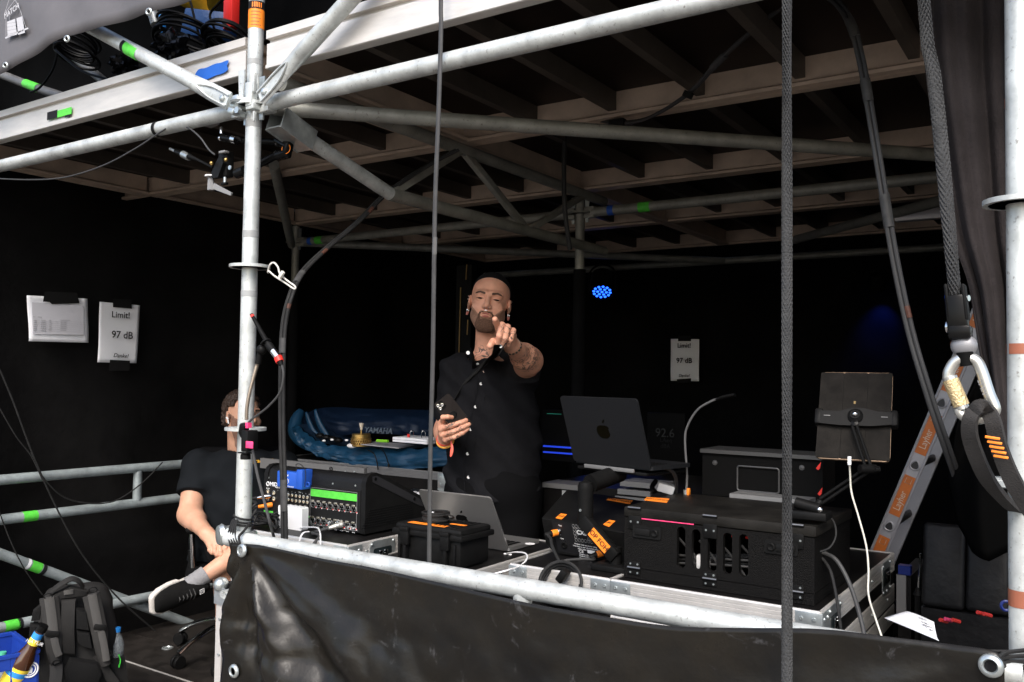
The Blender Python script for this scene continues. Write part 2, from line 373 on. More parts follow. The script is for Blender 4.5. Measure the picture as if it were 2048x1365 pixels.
# print and paint on the front beam
yb = -.0035
g = MB().b2(at(95, 232, Y=yb)+V((0, -.0006, -.018)), at(143, 221, Y=yb)+V((0, .0004, .013))).build('label_sticker', GREEN, bpy.data.objects['stage_deck']); 
MB().b2(at(95, 232, Y=yb)+V((-.001, -.0012, -.018)), at(115, 227, Y=yb)+V((0, -.0002, .014))).build('label_sticker', INK, bpy.data.objects['stage_deck'])
MB().b2(at(130, 231, Y=yb)+V((0, -.0012, -.01)), at(141, 228, Y=yb)+V((0, -.0002, -.001))).build('label_sticker', INK, bpy.data.objects['stage_deck'])
BPAINT = mat('blue_spray_paint', (.01, .10, .45), .5, var=.2, vscale=10)
pp = [at(388, 158, Y=yb), at(396, 140, Y=yb), at(412, 136, Y=yb), at(430, 128, Y=yb), at(441, 126, Y=yb), at(457, 121, Y=yb), at(454, 132, Y=yb), at(456, 139, Y=yb), at(446, 147, Y=yb), at(430, 152, Y=yb), at(411, 160, Y=yb), at(400, 156, Y=yb)]
pc = [V((q.x, yb, q.z)) for q in curve(pp, 4, True)]
MB().add(pc, [tuple(range(len(pc)))]).build('spray_paint', BPAINT, bpy.data.objects['stage_deck'], fix=False)
# ------------------------------------------------------------------ scaffold
ZR = 1.2253; TR = .02415
def rosette(mb, c):
    n = 48; R1, R2, R3, R4 = TR+.0005, .035, .0525, .062; h = .0045
    for a, b in ((R1, R2), (R3, R4)):
        mb.lathe([(a, -h), (b, -h), (b, h), (a, h), (a, -h)], c, n=n)
    for k in range(8):
        a = R(45*k+22.5); w = .006 if k % 2 else .008
        mb.box(V(c)+V((math.cos(a), math.sin(a), 0))*.044, (.022, w*2, h*1.9), Matrix.Rotation(a, 3, 'Z'))
def standard(x, y, z0, z1, label, zs, m=STEEL):
    t = thing('scaffold_standard', label, 'scaffold pole', (x, y, z0), 'scaffold standards')
    MB().tube([(x, y, z0), (x, y, z1)], TR, 28).build('tube', m, t)
    for z in zs:
        mb = MB(); rosette(mb, (x, y, z)); mb.build('rosette', m, t)
    return t
def band(parent, a, b, m, r=TR, name='tape_band', label=None, gap=.0006):
    return MB().tube([a, b], r+gap, 28, caps=False).build(name, m, parent, label=label)
st = standard(0, 0, -.3, 3.9, 'galvanised standard left of centre with orange label and ring discs', [ZR-.5, ZR, ZR+.5, ZR+1, ZR+1.5])
zz = lambda py: at(508, py, Y=0).z
band(st, (0, 0, zz(62)), (0, 0, zz(24)), ORANGE, name='label_band'); band(st, (0, 0, zz(25)), (0, 0, zz(9)), INK, name='label_band')
fa = math.atan2(CAM.y, CAM.x)                     # label print faces outward
def polar(a, z, r=TR+.0012): return V((r*math.cos(fa+a), r*math.sin(fa+a), z))
for q in range(5):
    z = zz(30+q*6.5); a0, a1 = -.75, .55-.15*(q % 2)
    MB().strip([polar(a0+(a1-a0)*i/8, z) for i in range(9)], [polar(a0+(a1-a0)*i/8, z-.002) for i in range(9)], False).build('label_print', RUST, st, fix=False)
for q, a in enumerate((-.6, -.35, -.15, .05, .25, .5)):
    MB().strip([polar(a+.06*i, zz(12)) for i in range(3)], [polar(a+.06*i, zz(22)) for i in range(3)], False).build('label_print', ORANGE, st, fix=False)
for y0, y1 in ((243, 257), (122, 133), (582, 594), (462, 476)): band(st, (0, 0, zz(y1)), (0, 0, zz(y0)), GREYTAPE)
MB().cyl((-.0, -.02, zz(1060)), (-.012, -.0262, zz(1060)), .004, 10).build('pin_hole', INK, st)
sr = standard(2.07, 0, -.3, 3.9, 'galvanised standard at the right edge with brown tape marks', [ZR-.5, ZR, ZR+.5, ZR+1])
zr = lambda py: at(2042, py, Y=0).z
fa = math.atan2(CAM.y, CAM.x-2.07)
for (y0, y1, a0, a1) in ((688, 709, -.95, 1.2), (688, 709, -1.7, -1.35), (1178, 1212, -1.7, 1.4), (195, 213, -1.75, -1.35)):
    pr_ = lambda a, z: V((2.07+(TR+.0009)*math.cos(fa+a), (TR+.0009)*math.sin(fa+a), z))
    MB().strip([pr_(a0+(a1-a0)*i/10, zr(y0)) for i in range(11)], [pr_(a0+(a1-a0)*i/10, zr(y1)) for i in range(11)], False).build('tape_mark', RUST, sr, fix=False)
standard(-2.07, 0, -.3, 3.9, 'galvanised standard outside the left edge of the picture', [ZR, ZR+.5, ZR+1])
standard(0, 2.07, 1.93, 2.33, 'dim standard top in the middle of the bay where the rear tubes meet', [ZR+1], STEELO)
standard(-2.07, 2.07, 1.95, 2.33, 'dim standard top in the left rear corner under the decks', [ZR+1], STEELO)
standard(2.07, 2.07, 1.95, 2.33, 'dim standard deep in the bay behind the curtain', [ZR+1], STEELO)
def wedge_head(mb, o, d):                           # cast head hooked over a rosette, d = outward direction
    d = V(d).normalized(); s = Z1.cross(d); M = Matrix((d, s, Z1)).transposed()
    mb.box(V(o)+d*.052+Z1*.017, (.05, .034, .024), M, .004); mb.box(V(o)+d*.052-Z1*.017, (.05, .034, .024), M, .004)
    mb.box(V(o)+d*.075, (.022, .038, .058), M, .004)
def wedge(mb, o, d):
    d = V(d).normalized(); s = Z1.cross(d); M = Matrix((d, s, Z1)).transposed()
    mb.prism([(-.009, -.05), (.007, -.05), (.012, .085), (-.012, .085)], V(o)+d*.044-s*.003, d, Z1, .006)
ZN = ZR+1.0
def ledger(a, b, label, m=STEEL, r=TR, heads=(1, 1), cat='scaffold tube', group='scaffold ledgers', name='scaffold_ledger'):
    a, b = V(a), V(b); d = (b-a).normalized(); dh = V((d.x, d.y, 0)).normalized()
    t = thing(name, label, cat, a, group)
    MB().tube([a+d*(.07 if heads[0] else 0), b-d*(.07 if heads[1] else 0)], r, 22).build('tube', m, t)
    for k, (o, dd) in enumerate(((a, dh), (b, -dh))):
        if heads[k]:
            mb = MB(); wedge_head(mb, o, dd); mb.build('wedge_head', m, t)
            mb = MB(); wedge(mb, o, dd); mb.build('wedge', ZINC, t)
    return t
lr_ = ledger((0, 0, ZN), (2.07, 0, ZN), 'bright ledger running right from the node under the deck edge')
ll_ = ledger((0, 0, ZN), (-2.07, 0, ZN), 'bright ledger running left from the node, black tape round it')
for px, w in ((318, .018),):
    p = at(px, 245, Y=0); band(ll_, (p.x-.008, 0, ZN), (p.x+.008, 0, ZN), GAFF, gap=.002)
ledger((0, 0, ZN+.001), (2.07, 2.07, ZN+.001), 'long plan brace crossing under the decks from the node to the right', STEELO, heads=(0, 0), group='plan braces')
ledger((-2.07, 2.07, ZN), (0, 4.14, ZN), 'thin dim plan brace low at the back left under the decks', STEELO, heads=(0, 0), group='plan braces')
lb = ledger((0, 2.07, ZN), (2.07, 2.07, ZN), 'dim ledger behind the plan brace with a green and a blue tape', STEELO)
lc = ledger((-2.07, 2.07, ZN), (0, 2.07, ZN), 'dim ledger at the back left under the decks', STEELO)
for t_, px, m_ in ((lb, 1290, GREEN), (lb, 1223, BLUE), (lc, 640, GREEN), (lc, 622, BLUE)):
    p = at(px, 430 if t_ is lb else 482, Y=2.07); w = .03 if m_ is GREEN else .016
    MB().tube([(p.x-w, 2.07, ZN), (p.x+w, 2.07, ZN)], TR+.001, 20, caps=False).build('tape_band', m_, t_)
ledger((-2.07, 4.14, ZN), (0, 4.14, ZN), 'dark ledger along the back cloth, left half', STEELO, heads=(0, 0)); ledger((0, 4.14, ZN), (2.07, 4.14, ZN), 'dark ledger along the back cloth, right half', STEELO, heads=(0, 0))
pa, pb = at(548, 330, Y=.9), at(583, 490, X=-1.85)
ledger(pa, pb, 'dark oblique brace just right of the front standard under the decks', STEELO, heads=(0, 0), group='plan braces')
pa, pb = at(1590, 480, Y=3.3), at(1895, 398, Y=2.3)
ledger(pa, pb, 'dark oblique brace at the right under the rear decks', STEELO, heads=(0, 0), group='plan braces')
# diagonal braces in the front plane: flattened, bolted ends
def brace(a, b, label, m=STEEL):
    a, b = V(a), V(b); d = (b-a).normalized(); t = thing('diagonal_brace', label, 'scaffold brace', a, 'diagonal braces')
    side = d.cross(Y1).normalized(); N = 9; vs = []; mb = MB(); prof = []
    n = 20; rings = []
    for q, (s_, fl_) in enumerate(((0, .28), (.05, .28), (.1, .34), (.16, .75), (.2, 1.), ((b-a).length, 1.))):
        wd = 1.25-.25*fl_ if fl_ < 1 else 1
        rings.append([a+d*s_+side*(TR*wd*math.cos(2*math.pi*k/n))+Y1*(TR*fl_*math.sin(2*math.pi*k/n)) for k in range(n)])
    o = [v for r_ in rings for v in r_]
    fs = [(i*n+k, i*n+(k+1) % n, (i+1)*n+(k+1) % n, (i+1)*n+k) for i in range(len(rings)-1) for k in range(n)]
    mb.add(o, fs+[tuple(range(n)), tuple(range(len(o)-n, len(o)))]); mb.build('tube', m, t)
    # bead along the crushed end
    MB().tube(curve([a+side*.017+d*.0-Y1*.008, a+side*.017+d*.09-Y1*.010, a+d*.15-Y1*.018, a-side*.017+d*.09-Y1*.010, a-side*.017-Y1*.008], 5), .0035, 6).build('rolled_edge', m, t)
    MB().lathe([(.011, 0), (.011, .006), (.006, .009), (.0, .009)], a+d*.025-Y1*.006, (0, -1, 0), 6).build('bolt', ZINC, t)
    return t
na = at(458, 203, Y=-.055); nb = at(185, 57, Y=-.055); nb = na+(nb-na)*1.9
bl = brace(na, nb, 'diagonal brace rising left from the node to the grey banner, green label on it')
d_ = (nb-na).normalized(); g0 = at(258, 97, Y=-.055); g1 = at(282, 110, Y=-.055)
MB().tube([g0, g1], TR+.001, 22, caps=False).build('label_band', GREEN, bl); MB().tube([g0-(g1-g0)*.25, g0], TR+.001, 22, caps=False).build('label_band', INK, bl)
na2 = at(522, 196, Y=-.05); nb2 = at(700, 0, Y=-.05); brace(na2, na2+(nb2-na2)*2, 'diagonal brace rising right from the node in front of the deck edge')
# node fittings in front of the standard
nf = thing('wedge_coupler', 'grey coupler with upright wedge clamped at the node left of the standard', 'scaffold coupler', at(478, 205, Y=-.03))
c = at(478, 208, Y=-.03); mb = MB(); mb.box(c, (.05, .05, .045), None, .008); mb.box(c+V((.015, -.02, -.035)), (.03, .05, .02), Matrix.Rotation(.4, 3, 'Y'), .005); mb.torus(c+V((.02, -.0, 0)), Z1, .032, .009, 20, 8); mb.build('body', ZINC, nf)
wp = at(485, 190, Y=-.045); mb = MB(); mb.prism([(-.008, -.02), (.008, -.02), (.015, .075), (-.015, .075)], wp, X1, Z1, .006); mb.build('wedge', STEEL, nf)
MB().prism([(-.006, .06), (.006, .06), (0, .045)], wp+V((0, -.0005, 0)), X1, Z1, -.0005).build('wedge_hole', INK, nf, smooth=False)
MB().lathe([(.011, 0), (.011, .012), (.0, .012)], at(479, 222, Y=-.06), (0, -1, 0), 6).build('bolt', ZINC, nf)
wf = thing('brace_head', 'cast wedge head clasping the standard below the right brace', 'scaffold coupler', (0, -.03, ZN))
mb = MB(); mb.box(at(503, 190, Y=-.035), (.03, .025, .075), None, .004); mb.box(at(506, 214, Y=-.03), (.036, .03, .022), None, .004); mb.build('body', STEEL, wf)
MB().box(at(509, 165, Y=-.045), (.007, .012, .06), None, .001).build('wedge', STEEL, wf); MB().box(at(509, 233, Y=-.035), (.006, .01, .03), None, .001).build('wedge_tip', STEEL, wf)
# left side guardrails, X bracing (plane X = -2.07)
def rail(x, z0, z1, ya, yb_, posts, label):
    t = thing('guardrail', label, 'railing', (x, ya, z0), None)
    MB().tube([(x, ya, z1), (x, yb_, z1)], TR, 22).build('top_tube', STEELB, t); MB().tube([(x, ya, z0), (x, yb_, z0)], TR, 22).build('bottom_tube', STEELB, t)
    for y in posts: MB().tube([(x, y, z0+.015), (x, y, z1-.015)], TR*.93, 18).build('post', STEELB, t)
    return t
STEELB = galv('bluish_galvanised_steel', (.36, .41, .42), (.13, .13, .13), rough=.45, metal=.3, sc=11)
gl = rail(-2.07, .6957, .8805, -1.0, 2.03, [at(275, 970, X=-2.07).y, -.4], 'double tube guardrail along the left cloth wall behind the seated man')
p = at(58, 1033, X=-2.07).y; MB().tube([(-2.07, p-.034, .6957), (-2.07, p+.034, .6957)], TR+.001, 22, caps=False).build('label_band', GREEN, gl)
def sidetube(a, b, label, bands, group):
    t = thing('scaffold_brace', label, 'scaffold tube', a, group); a, b = V(a), V(b); MB().tube([a, b], TR, 22).build('tube', STEELB, t)
    for px, py, hw, m_ in bands:
        p = at(px, py, X=a.x); s_ = (p-a).dot((b-a).normalized()); d = (b-a).normalized()
        MB().tube([a+d*(s_-hw), a+d*(s_+hw)], TR+.001, 22, caps=False).build('label_band', m_, t)
    return t
a, b = at(0, 1108, X=-2.07), at(435, 1268, X=-2.07); sidetube(a-(b-a)*.4, b+(b-a)*.1, 'diagonal tube falling to the right behind the backpack, green label on it', [(70, 1132, .028, GREEN), (85, 1138, .01, INK), (55, 1126, .008, PAPER)], 'crossed tubes behind the backpack')
a, b = at(0, 1256, X=-2.03), at(310, 1191, X=-2.03); sidetube(a-(b-a)*.4, b+(b-a)*.6, 'tube rising to the right behind the backpack with a green label at the left edge', [(22, 1252, .034, GREEN), (38, 1249, .01, INK)], 'crossed tubes behind the backpack')
# lattice girder along X = .07
t = thing('lattice_girder', 'dark lattice girder with zigzag bars running back from the node', 'girder', (.07, .1, 2.05))
gx = .07
G = lambda px, py: at(px, py, X=gx)
e0, e1 = G(600, 268), G(772, 388); c0, c1 = G(780, 395), G(1150, 492); u0, u1 = G(700, 212), G(1150, 373)
u0.z = u1.z = 2.30; c0.z = 2.045; c1.z = 2.045; e1 = c0.copy()
MB().tube([u0+V((0, -.3, 0)), u1+V((0, .3, 0))], TR, 20).build('top_chord', STEELO, t)
MB().tube([c0, c1+V((0, .3, 0))], TR, 20).build('bottom_chord', STEELO, t); MB().tube([e0, e1], TR, 20).build('end_bar', STEEL, t)
w1 = V((gx, G(925, 298).y, 2.30)); w2 = V((gx, G(1055, 462).y, 2.045)); w3 = V((gx, u1.y+.1, 2.30))
for a, b in ((c0, w1), (w1, w2), (w2, w3)): MB().box((a+b)/2, ((b-a).length, .028, .028), frame(X1, b-a) if False else Matrix(((b-a).normalized(), X1, (b-a).normalized().cross(X1))).transposed(), .003).build('web_bar', STEELO, t)
q0, q1 = G(552, 238), G(615, 285); dd = (q1-q0).normalized(); M = Matrix((dd, X1, dd.cross(X1))).transposed()
mb = MB(); mb.box((q0+q1)/2+dd.cross(X1)*.03, ((q1-q0).length, .07, .005), M); mb.box((q0+q1)/2+X1*.033, ((q1-q0).length, .005, .07), M); mb.box((q0+q1)/2-X1*.033, ((q1-q0).length, .005, .07), M); mb.build('end_bracket', ZINC, t)
# bar at the far right
p = at(1866, 428, Y=2.6); ab = MB().box(p, (.32, .05, .05), None, .004).build('aluminium_bar', mat('bright_bar', (.6, .6, .62), .4, .2), loc=p); tag(ab, 'short bright aluminium bar high beside the curtain at right', 'metal bar')
# ------------------------------------------------------------------ front handrail and banners
hr = thing('front_handrail', 'bright galvanised handrail above the black banner', 'railing', (0, 0, .9))
hz = .900
MB().tube([(.0, -.052, hz), (2.07, -.03, hz)], TR, 26).build('top_tube', STEEL, hr); MB().tube([(.03, -.03, hz-.19), (2.05, -.03, hz-.19)], TR, 18).build('bottom_tube', STEEL, hr)
for x in (at(1050, 1190, Y=-.03).x, .35, 1.7): MB().tube([(x, -.04, hz-.18), (x, -.04, hz-.01)], TR*.95, 16).build('post', STEEL, hr)
mb = MB(); mb.torus((-.0, 0, hz+.005), Z1, .033, .011, 22, 10); mb.box((-.045, -.01, hz), (.05, .04, .05), None, .008); mb.lathe([(.028, -.01), (.034, 0), (.028, .012), (0, .016)], (-.06, -.03, hz-.0), (-.4, -1, 0), 18); mb.build('end_coupler', ZINC, hr)
# banner: top edge sags between two tied eyelets
EY = [at(486, 1101, Y=-.135), at(470, 1342, Y=-.135), at(1982, 1331, Y=-.135)]
tops = [(462, 1086), (520, 1090), (640, 1117), (740, 1135), (880, 1166), (1040, 1203), (1200, 1232), (1340, 1252), (1480, 1256), (1640, 1258), (1800, 1276), (1900, 1288), (1990, 1300), (2010, 1330)]
tw = [at(px, py, Y=-.118) for px, py in tops]; tc_ = curve(tw, 6)
xs = [q.x for q in tc_]; zs_ = [q.z for q in tc_]
def banner_pt(u, v):
    x = xs[0]+(xs[-1]-xs[0])*u; zt = float(np.interp(x, xs, zs_)); z = zt-v*(zt+.15)
    x2 = x-.035*v*(1-u)
    dx = x-EY[0].x; dz = EY[0].z-z
    rr = math.hypot(dx, dz)+.02; ang = math.atan2(dz, dx)
    w = .020*math.sin(ang*9+.6)*min(1, rr*5)*math.exp(-rr*.9)+.012*math.sin(ang*17+2)*min(1, rr*4)*math.exp(-rr*2.2)
    dx2 = EY[2].x-x; r2 = math.hypot(dx2, EY[2].z-z)+.02; a2 = math.atan2(EY[2].z-z, dx2); w += .008*math.sin(a2*11)*min(1, r2*5)*math.exp(-r2*2.5)
    dd_ = math.hypot(dx, dz); fal = math.exp(-((dd_-.16)/.22)**2)
    for k_, (a0_, wd_, am_) in enumerate(((.55, .10, .030), (.95, .09, -.022), (1.22, .07, .026), (.25, .07, -.016), (1.45, .05, -.016))): w += am_*math.exp(-((ang-a0_-.25*dd_)/wd_)**2)*fal
    w += .010*math.exp(-((x-.42-.25*v)/.03)**2)*v-.009*math.exp(-((x-.62+.15*v)/.025)**2)*v+.008*math.exp(-((x-1.05-.3*v)/.03)**2)*min(1, v*3)+.007*math.exp(-((x-1.5+.2*v)/.04)**2)*min(1, v*3)
    w += .006*rdg((x*1.2+z*.9, z*2.2-x*.5, 3.), 3.2)*min(1, v*4)+.0045*rdg((x+z*.7, z*1.6, 8.), 9.)*(.4+max(0, NZ.noise(V((x*2, z*2, 5.))))*2)*min(1, v*5)+.005*rdg((x*.8-z, z+x, 1.), 6.)*min(1, v*5)-.010
    w += .008*math.sin(x*5+z*3+1)*v+.006*math.sin(x*13-z*7)*v+.010*math.sin(x*3.1+z*9)*v
    ne = min(math.hypot(x-e_.x, z-e_.z) for e_ in EY); w *= min(1, max(0, (ne-.02)*14)); x2 = x2+(x-x2)*max(0, 1-ne*12)
    return V((x2, -.118-.012*max(0, 1-ne*14)+min(.03, w*1.5)*(.15+min(1, v*6)*.85)-.012*v, z))
bn = thing('black_banner', 'glossy creased black vinyl banner tied below the front handrail', 'banner', (0, -.08, 0))
b_ = MB().grid(banner_pt, 220, 100).build('vinyl_sheet', VINYL, bn, ang=180); md = b_.modifiers.new('thick', 'SOLIDIFY'); md.thickness = .0012
for q, nrm in ((EY[0], (-.05, -1, .12)), (EY[1], (0, -1, 0)), (EY[2], (-.1, -1, .05))):
    k = 1.0
    q = q+V((0, -.004, 0)); MB().lathe([(.0105, 0), (.0095, .003), (.012, .006), (.0175, .0045), (.0195, .0), (.0195, -.002)], q, nrm, 26).build('eyelet', ZINC, bn, ang=60)
    MB().lathe([(0, .0008), (.0102, .0008)], q, nrm, 20).build('eyelet_hole', INK if q.x > 1 else GREYTAPE, bn)
# left banner, hung outside the upper level
LY = -.14
le = [(-140, 205), (0, 146), (66, 113), (132, 77), (210, 52), (300, 26), (392, 0), (400, -40)]
lt = curve([at(px, py, Y=LY) for px, py in le], 6); lxs = [q.x for q in lt]; lzs = [q.z for q in lt]
def lb_pt(u, v):
    x = lxs[0]+(lxs[-1]-lxs[0])*u; z = float(np.interp(x, lxs, lzs)); d_ = v*.9
    return V((x-d_*.35, LY+.006*math.sin(x*9+v*4)+.004*math.sin(x*23+v*9)*(1-v), z+d_*.95))
lbn = thing('grey_banner', 'grey banner with a white house print hanging outside the upper level', 'banner', (-1.2, LY, 2.7))
b_ = MB().grid(lb_pt, 60, 20).build('vinyl_sheet', GVINYL, lbn, ang=180); b_.modifiers.new('thick', 'SOLIDIFY').thickness = .0012
for px, py in ((11, 131), (134, 78), (298, 24)):
    q = at(px, py, Y=LY-.012); MB().lathe([(.007, 0), (.006, .002), (.0085, .004), (.012, .0025), (.013, .0)], q, (0.3, -1, -.05), 20).build('eyelet', ZINC, lbn, ang=60)
    MB().lathe([(0, .0008), (.0062, .0008)], q, (0.3, -1, -.05), 16).build('eyelet_hole', INK, lbn)
# house print: gable, sign board, doors, step
HP = mat('light_banner_print', (.42, .42, .44), .6)
P = lambda px, py: at(px, py, Y=LY-.0125)
def inkline(pts, w=.0016, name='house_print', m=None):
    MB().tube([P(*q) for q in pts], w, 5, flat=.25, x0=None).build(name, m or HP, lbn)
def inkfill(pts): 
    q = [P(*p_) for p_ in pts]; MB().add(q, [tuple(range(len(q)))]).build('house_print', HP, lbn, fix=False)
inkfill([(14, 44), (30, 38), (34, 70), (15, 74)]); inkfill([(33, 37), (44, 33), (50, 66), (36, 70)]); inkfill([(10, 75), (56, 55), (57, 58), (11, 78)])
for l in ([(9, 28), (18, 0)], [(9, 28), (30, 0)], [(11, 30), (33, 4)], [(11, 34), (34, 13)], [(12, 28), (12, 72)], [(36, 8), (52, 56)], [(30, 0), (38, 14)], [(18, 30), (20, 68)], [(24, 40), (26, 68)], [(39, 36), (44, 66)]): inkline(l, .0009)
for k in range(4): inkline([(14, 48+7*k), (34, 44+7*k)], .0006, m=GVINYL)
text('MATCH', .03, P(23, 23), P(40, 9)-P(6, 36), P(22, 16)-P(23, 23), HP, lbn, 'banner_print', bold=.02)

for x, lab in ((0, 'black cloth sleeve round the lower part of the middle rear standard'), (-2.07, 'black cloth sleeve round the left rear standard'), (2.07, 'black cloth sleeve round the right rear standard')):
    tag(MB().lathe([(.034, 0), (.040, .5), (.036, 1.2), (.031, 1.94)], (x, 2.07, 0), n=16).build('cloth_sleeve', CLOTH), lab, 'sleeve')
# ================================================================== flight cases used as tables
def alu_edge(t, a, b, h, out, name='edge_profile', m=None):   # ribbed aluminium edge strip, top at a.z, running a to b on the outward side
    a, b, out = V(a), V(b), V(out); d = (b-a); L = d.length; d.normalize()
    n = 5; prof = []
    for k in range(n):
        z0 = -h*k/n; z1 = -h*(k+1)/n; prof += [(0.0035, z0-.0006), (.0035, z1+.0014), (.002, z1+.0008)]
    poly = [(-.004, .0035), (.002, .0035)]+prof+[(-.004, -h)]
    mb = MB(); nz = out.cross(Z1)
    if nz.dot(d) < 0: a = b; 
    mb.prism(poly, a, out, Z1, L); return mb.build(name, m or ALU, t, smooth=False)
def rivets(t, pts, n, r=.0045, m=ZINC):
    mb = MB()
    for p in pts: mb.lathe([(r*1.25, 0), (r*1.25, .001), (r, .0028), (r*.35, .0032), (r*.3, .0018), (0, .0018)], p, n, 10)
    return struct(mb.build('rivets', m, t), 'stuff')
LAMI = mat('black_laminate', (.008, .0075, .0075), .42, var=.3, vscale=30, bump=.1, bscale=300, spec=.3)
def flight_case(name, label, x0, x1, y0, y1, zt, split=None, h=.055, right=True, latches=(), bottom=0., em=None):
    t = thing(name, label, 'flight case', (x0, y0, bottom), 'flight cases serving as tables')
    MB().b2((x0, y0, bottom), (x1, y1, zt)).build('body', LAMI, t)
    rows = [zt] + ([zt-split, zt-split-h-.012] if split else [])
    for z in rows:
        alu_edge(t, (x0, y0, z), (x1, y0, z), h, (0, -1, 0), m=em); alu_edge(t, (x1, y0, z), (x1, y1, z), h, (1, 0, 0), m=em); alu_edge(t, (x0, y1, z), (x1, y1, z), h, (0, 1, 0), m=em); alu_edge(t, (x0, y0, z), (x0, y1, z), h, (-1, 0, 0), m=em)
        k = 4; rivets(t, [(x1+.003, y0+(y1-y0)*(i+.5)/k, z-h*.5) for i in range(k)], (1, 0, 0))
    for (x, sx) in ((x0, -1), (x1, 1)):               # corner brackets
        mb = MB(); o = V((x, y0, zt))
        mb.box(o+V((-sx*.028, -.0045, -.034)), (.064, .003, .066), None, .001); mb.box(o+V((sx*.0045, .028, -.034)), (.003, .064, .066), None, .001)
        if sx: mb.prism([(0, -.0), (-.035*1, -.02), (-.05, -.055), (-.02, -.075), (0, -.075)] , o+V((-sx*.012, -.0038, -.02)), (sx, 0, 0), Z1, .003*(-sx) if sx > 0 else .003)
        mb.build('corner_bracket', ZINC, t)
        rivets(t, [o+V((-sx*.014, -.006, -.018)), o+V((-sx*.045, -.006, -.018)), o+V((-sx*.045, -.006, -.05)), o+V((-sx*.018, -.006, -.05))], (0, -1, 0)); rivets(t, [o+V((sx*.006, .014, -.018)), o+V((sx*.006, .045, -.018)), o+V((sx*.006, .014, -.05))], (sx, 0, 0))
    for yl in latches:                                # butterfly latch in a dish on the right side
        o = V((x1+.004, yl, zt-.05)); mb = MB(); mb.prism(rrect(.125, .10, .02), o, Y1, Z1, .002); mb.build('latch_dish', ZINC, t)
        mb = MB(); mb.prism(rrect(.09, .05, .008), o+V((.0021, 0, 0)), Y1, Z1, -.0002); mb.build('latch_recess', mat('dark_recess', (.05, .07, .075), .3, .8), t)
        mb = MB(); mb.box(o+V((.006, -.012, 0)), (.006, .018, .034), None, .003); mb.box(o+V((.006, .012, 0)), (.006, .018, .034), None, .003); mb.cyl(o+V((.003, 0, 0)), o+V((.009, 0, 0)), .008); mb.build('latch_wing', CHROME, t)
        rivets(t, [o+V((.002, a, b)) for a in (-.052, .052) for b in (-.04, .04)]+[o+V((.002, 0, -.043))], (1, 0, 0))
    return t
flight_case('flight_case', 'aluminium edged black flight case carrying the mixing desk', -.37, .188, .262, .93, .85, split=.075, latches=(.42,))
flight_case('flight_case', 'lower flight case under the small hard case and the silver laptop', .192, .575, .30, .98, .795, split=.0)
flight_case('flight_case', 'flight case under the black lighting console box', .70, 1.035, .43, 1.0, .832)
cc = flight_case('flight_case', 'flight case with a hinged lid under the slotted rack box', 1.04, 1.61, .43, 1.34, .832, split=.10, latches=(.55, 1.2))
for y, z in ((.62, .80), (.8, .74), (1.0, .80)): pass
lo_ = at(440, 1165, Y=.20); t = thing('flight_case', 'lower flight case end with a pale upright edge and ball corner left of the banner', 'flight case', (lo_.x, .2, 0), 'flight cases serving as tables')
MB().b2((lo_.x+.012, .205, 0), (.15, .6, lo_.z)).build('body', LAMI, t); MB().b2((lo_.x, .188, -.0), (lo_.x+.030, .204, lo_.z-.01)).build('edge_profile', ALU, t); MB().b2((lo_.x-.004, .190, 0), (lo_.x+.010, .23, lo_.z-.01)).build('edge_profile', ALU, t)
MB().sphere((lo_.x+.012, .195, lo_.z-.005), .026, 16).build('ball_corner', ZINC, t); MB().prism([(-.02, -.05), (.035, -.05), (.035, .01), (-.02, .01)], (lo_.x+.012, .186, lo_.z-.02), X1, Z1, .003).build('corner_plate', ZINC, t)
rivets(t, [(lo_.x+.02, .187, lo_.z-.12*k) for k in range(1, 5)], (0, -1, 0))
# ================================================================== mixing desk
mx = thing('mixing_desk', 'black digital mixing desk, its socket panel facing out beside the pole', 'mixing desk', (-.39, .42, .85))
mx0, mx1, my, mz = -.392, .115, .42, .858
prof = [(0, 0), (0, .165), (.006, .183), (.02, .193), (.045, .196), (.075, .186), (.30, .085), (.33, .075), (.50, .07), (.512, .06), (.515, 0)]
MB().prism(prof, (mx0+.02, my, mz), Y1, Z1, mx1-mx0-.04).build('body', mat('desk_black', (.009, .009, .0095), .42, var=.15, vscale=200, bump=.1, bscale=500), mx, ang=40)
prof2 = [(-.004, 0), (-.004, .17), (.004, .19), (.02, .2005), (.048, .203), (.08, .193), (.305, .092), (.335, .082), (.51, .076), (.52, .06), (.52, 0)]
for x in (mx0, mx1-.02): MB().prism(prof2, (x, my, mz), Y1, Z1, .02).build('side_cheek', BLACK, mx, ang=40)
inl = [(.028, .19), (.05, .192), (.295, .083), (.33, .071), (.36, .068), (.36, .055), (.32, .055), (.28, .064), (.03, .172)]
MB().prism(inl, (mx1+.0002, my, mz), Y1, Z1, .0015).build('cheek_inlay', mat('dark_grey_plastic', (.022, .022, .024), .5), mx)
for yy, zz_ in ((.042, .182), (.25, .092), (.345, .061)): MB().lathe([(.006, 0), (.006, .002), (0, .002)], (mx1+.0015, my+yy, mz+zz_), X1, 10).build('screw', BLACKG, mx)
for k in range(8): MB().box((mx1+.0005, my+.12, mz+.022+.008*k), (.002, .2+.01*(8-k), .0025)).build('vent_rib', BLACKM, mx)
def onp(px, py): q = at(px, py, Y=my-.002); return q
panel0, panel1 = onp(533, 963), onp(716, 1100)
PY = my-.0045
MB().b2((mx0+.024, my-.003, mz+.003), (mx1-.024, my+.001, mz+.145)).build('socket_panel', mat('panel_black', (.012, .012, .0125), .45, spec=.3), mx, smooth=False)
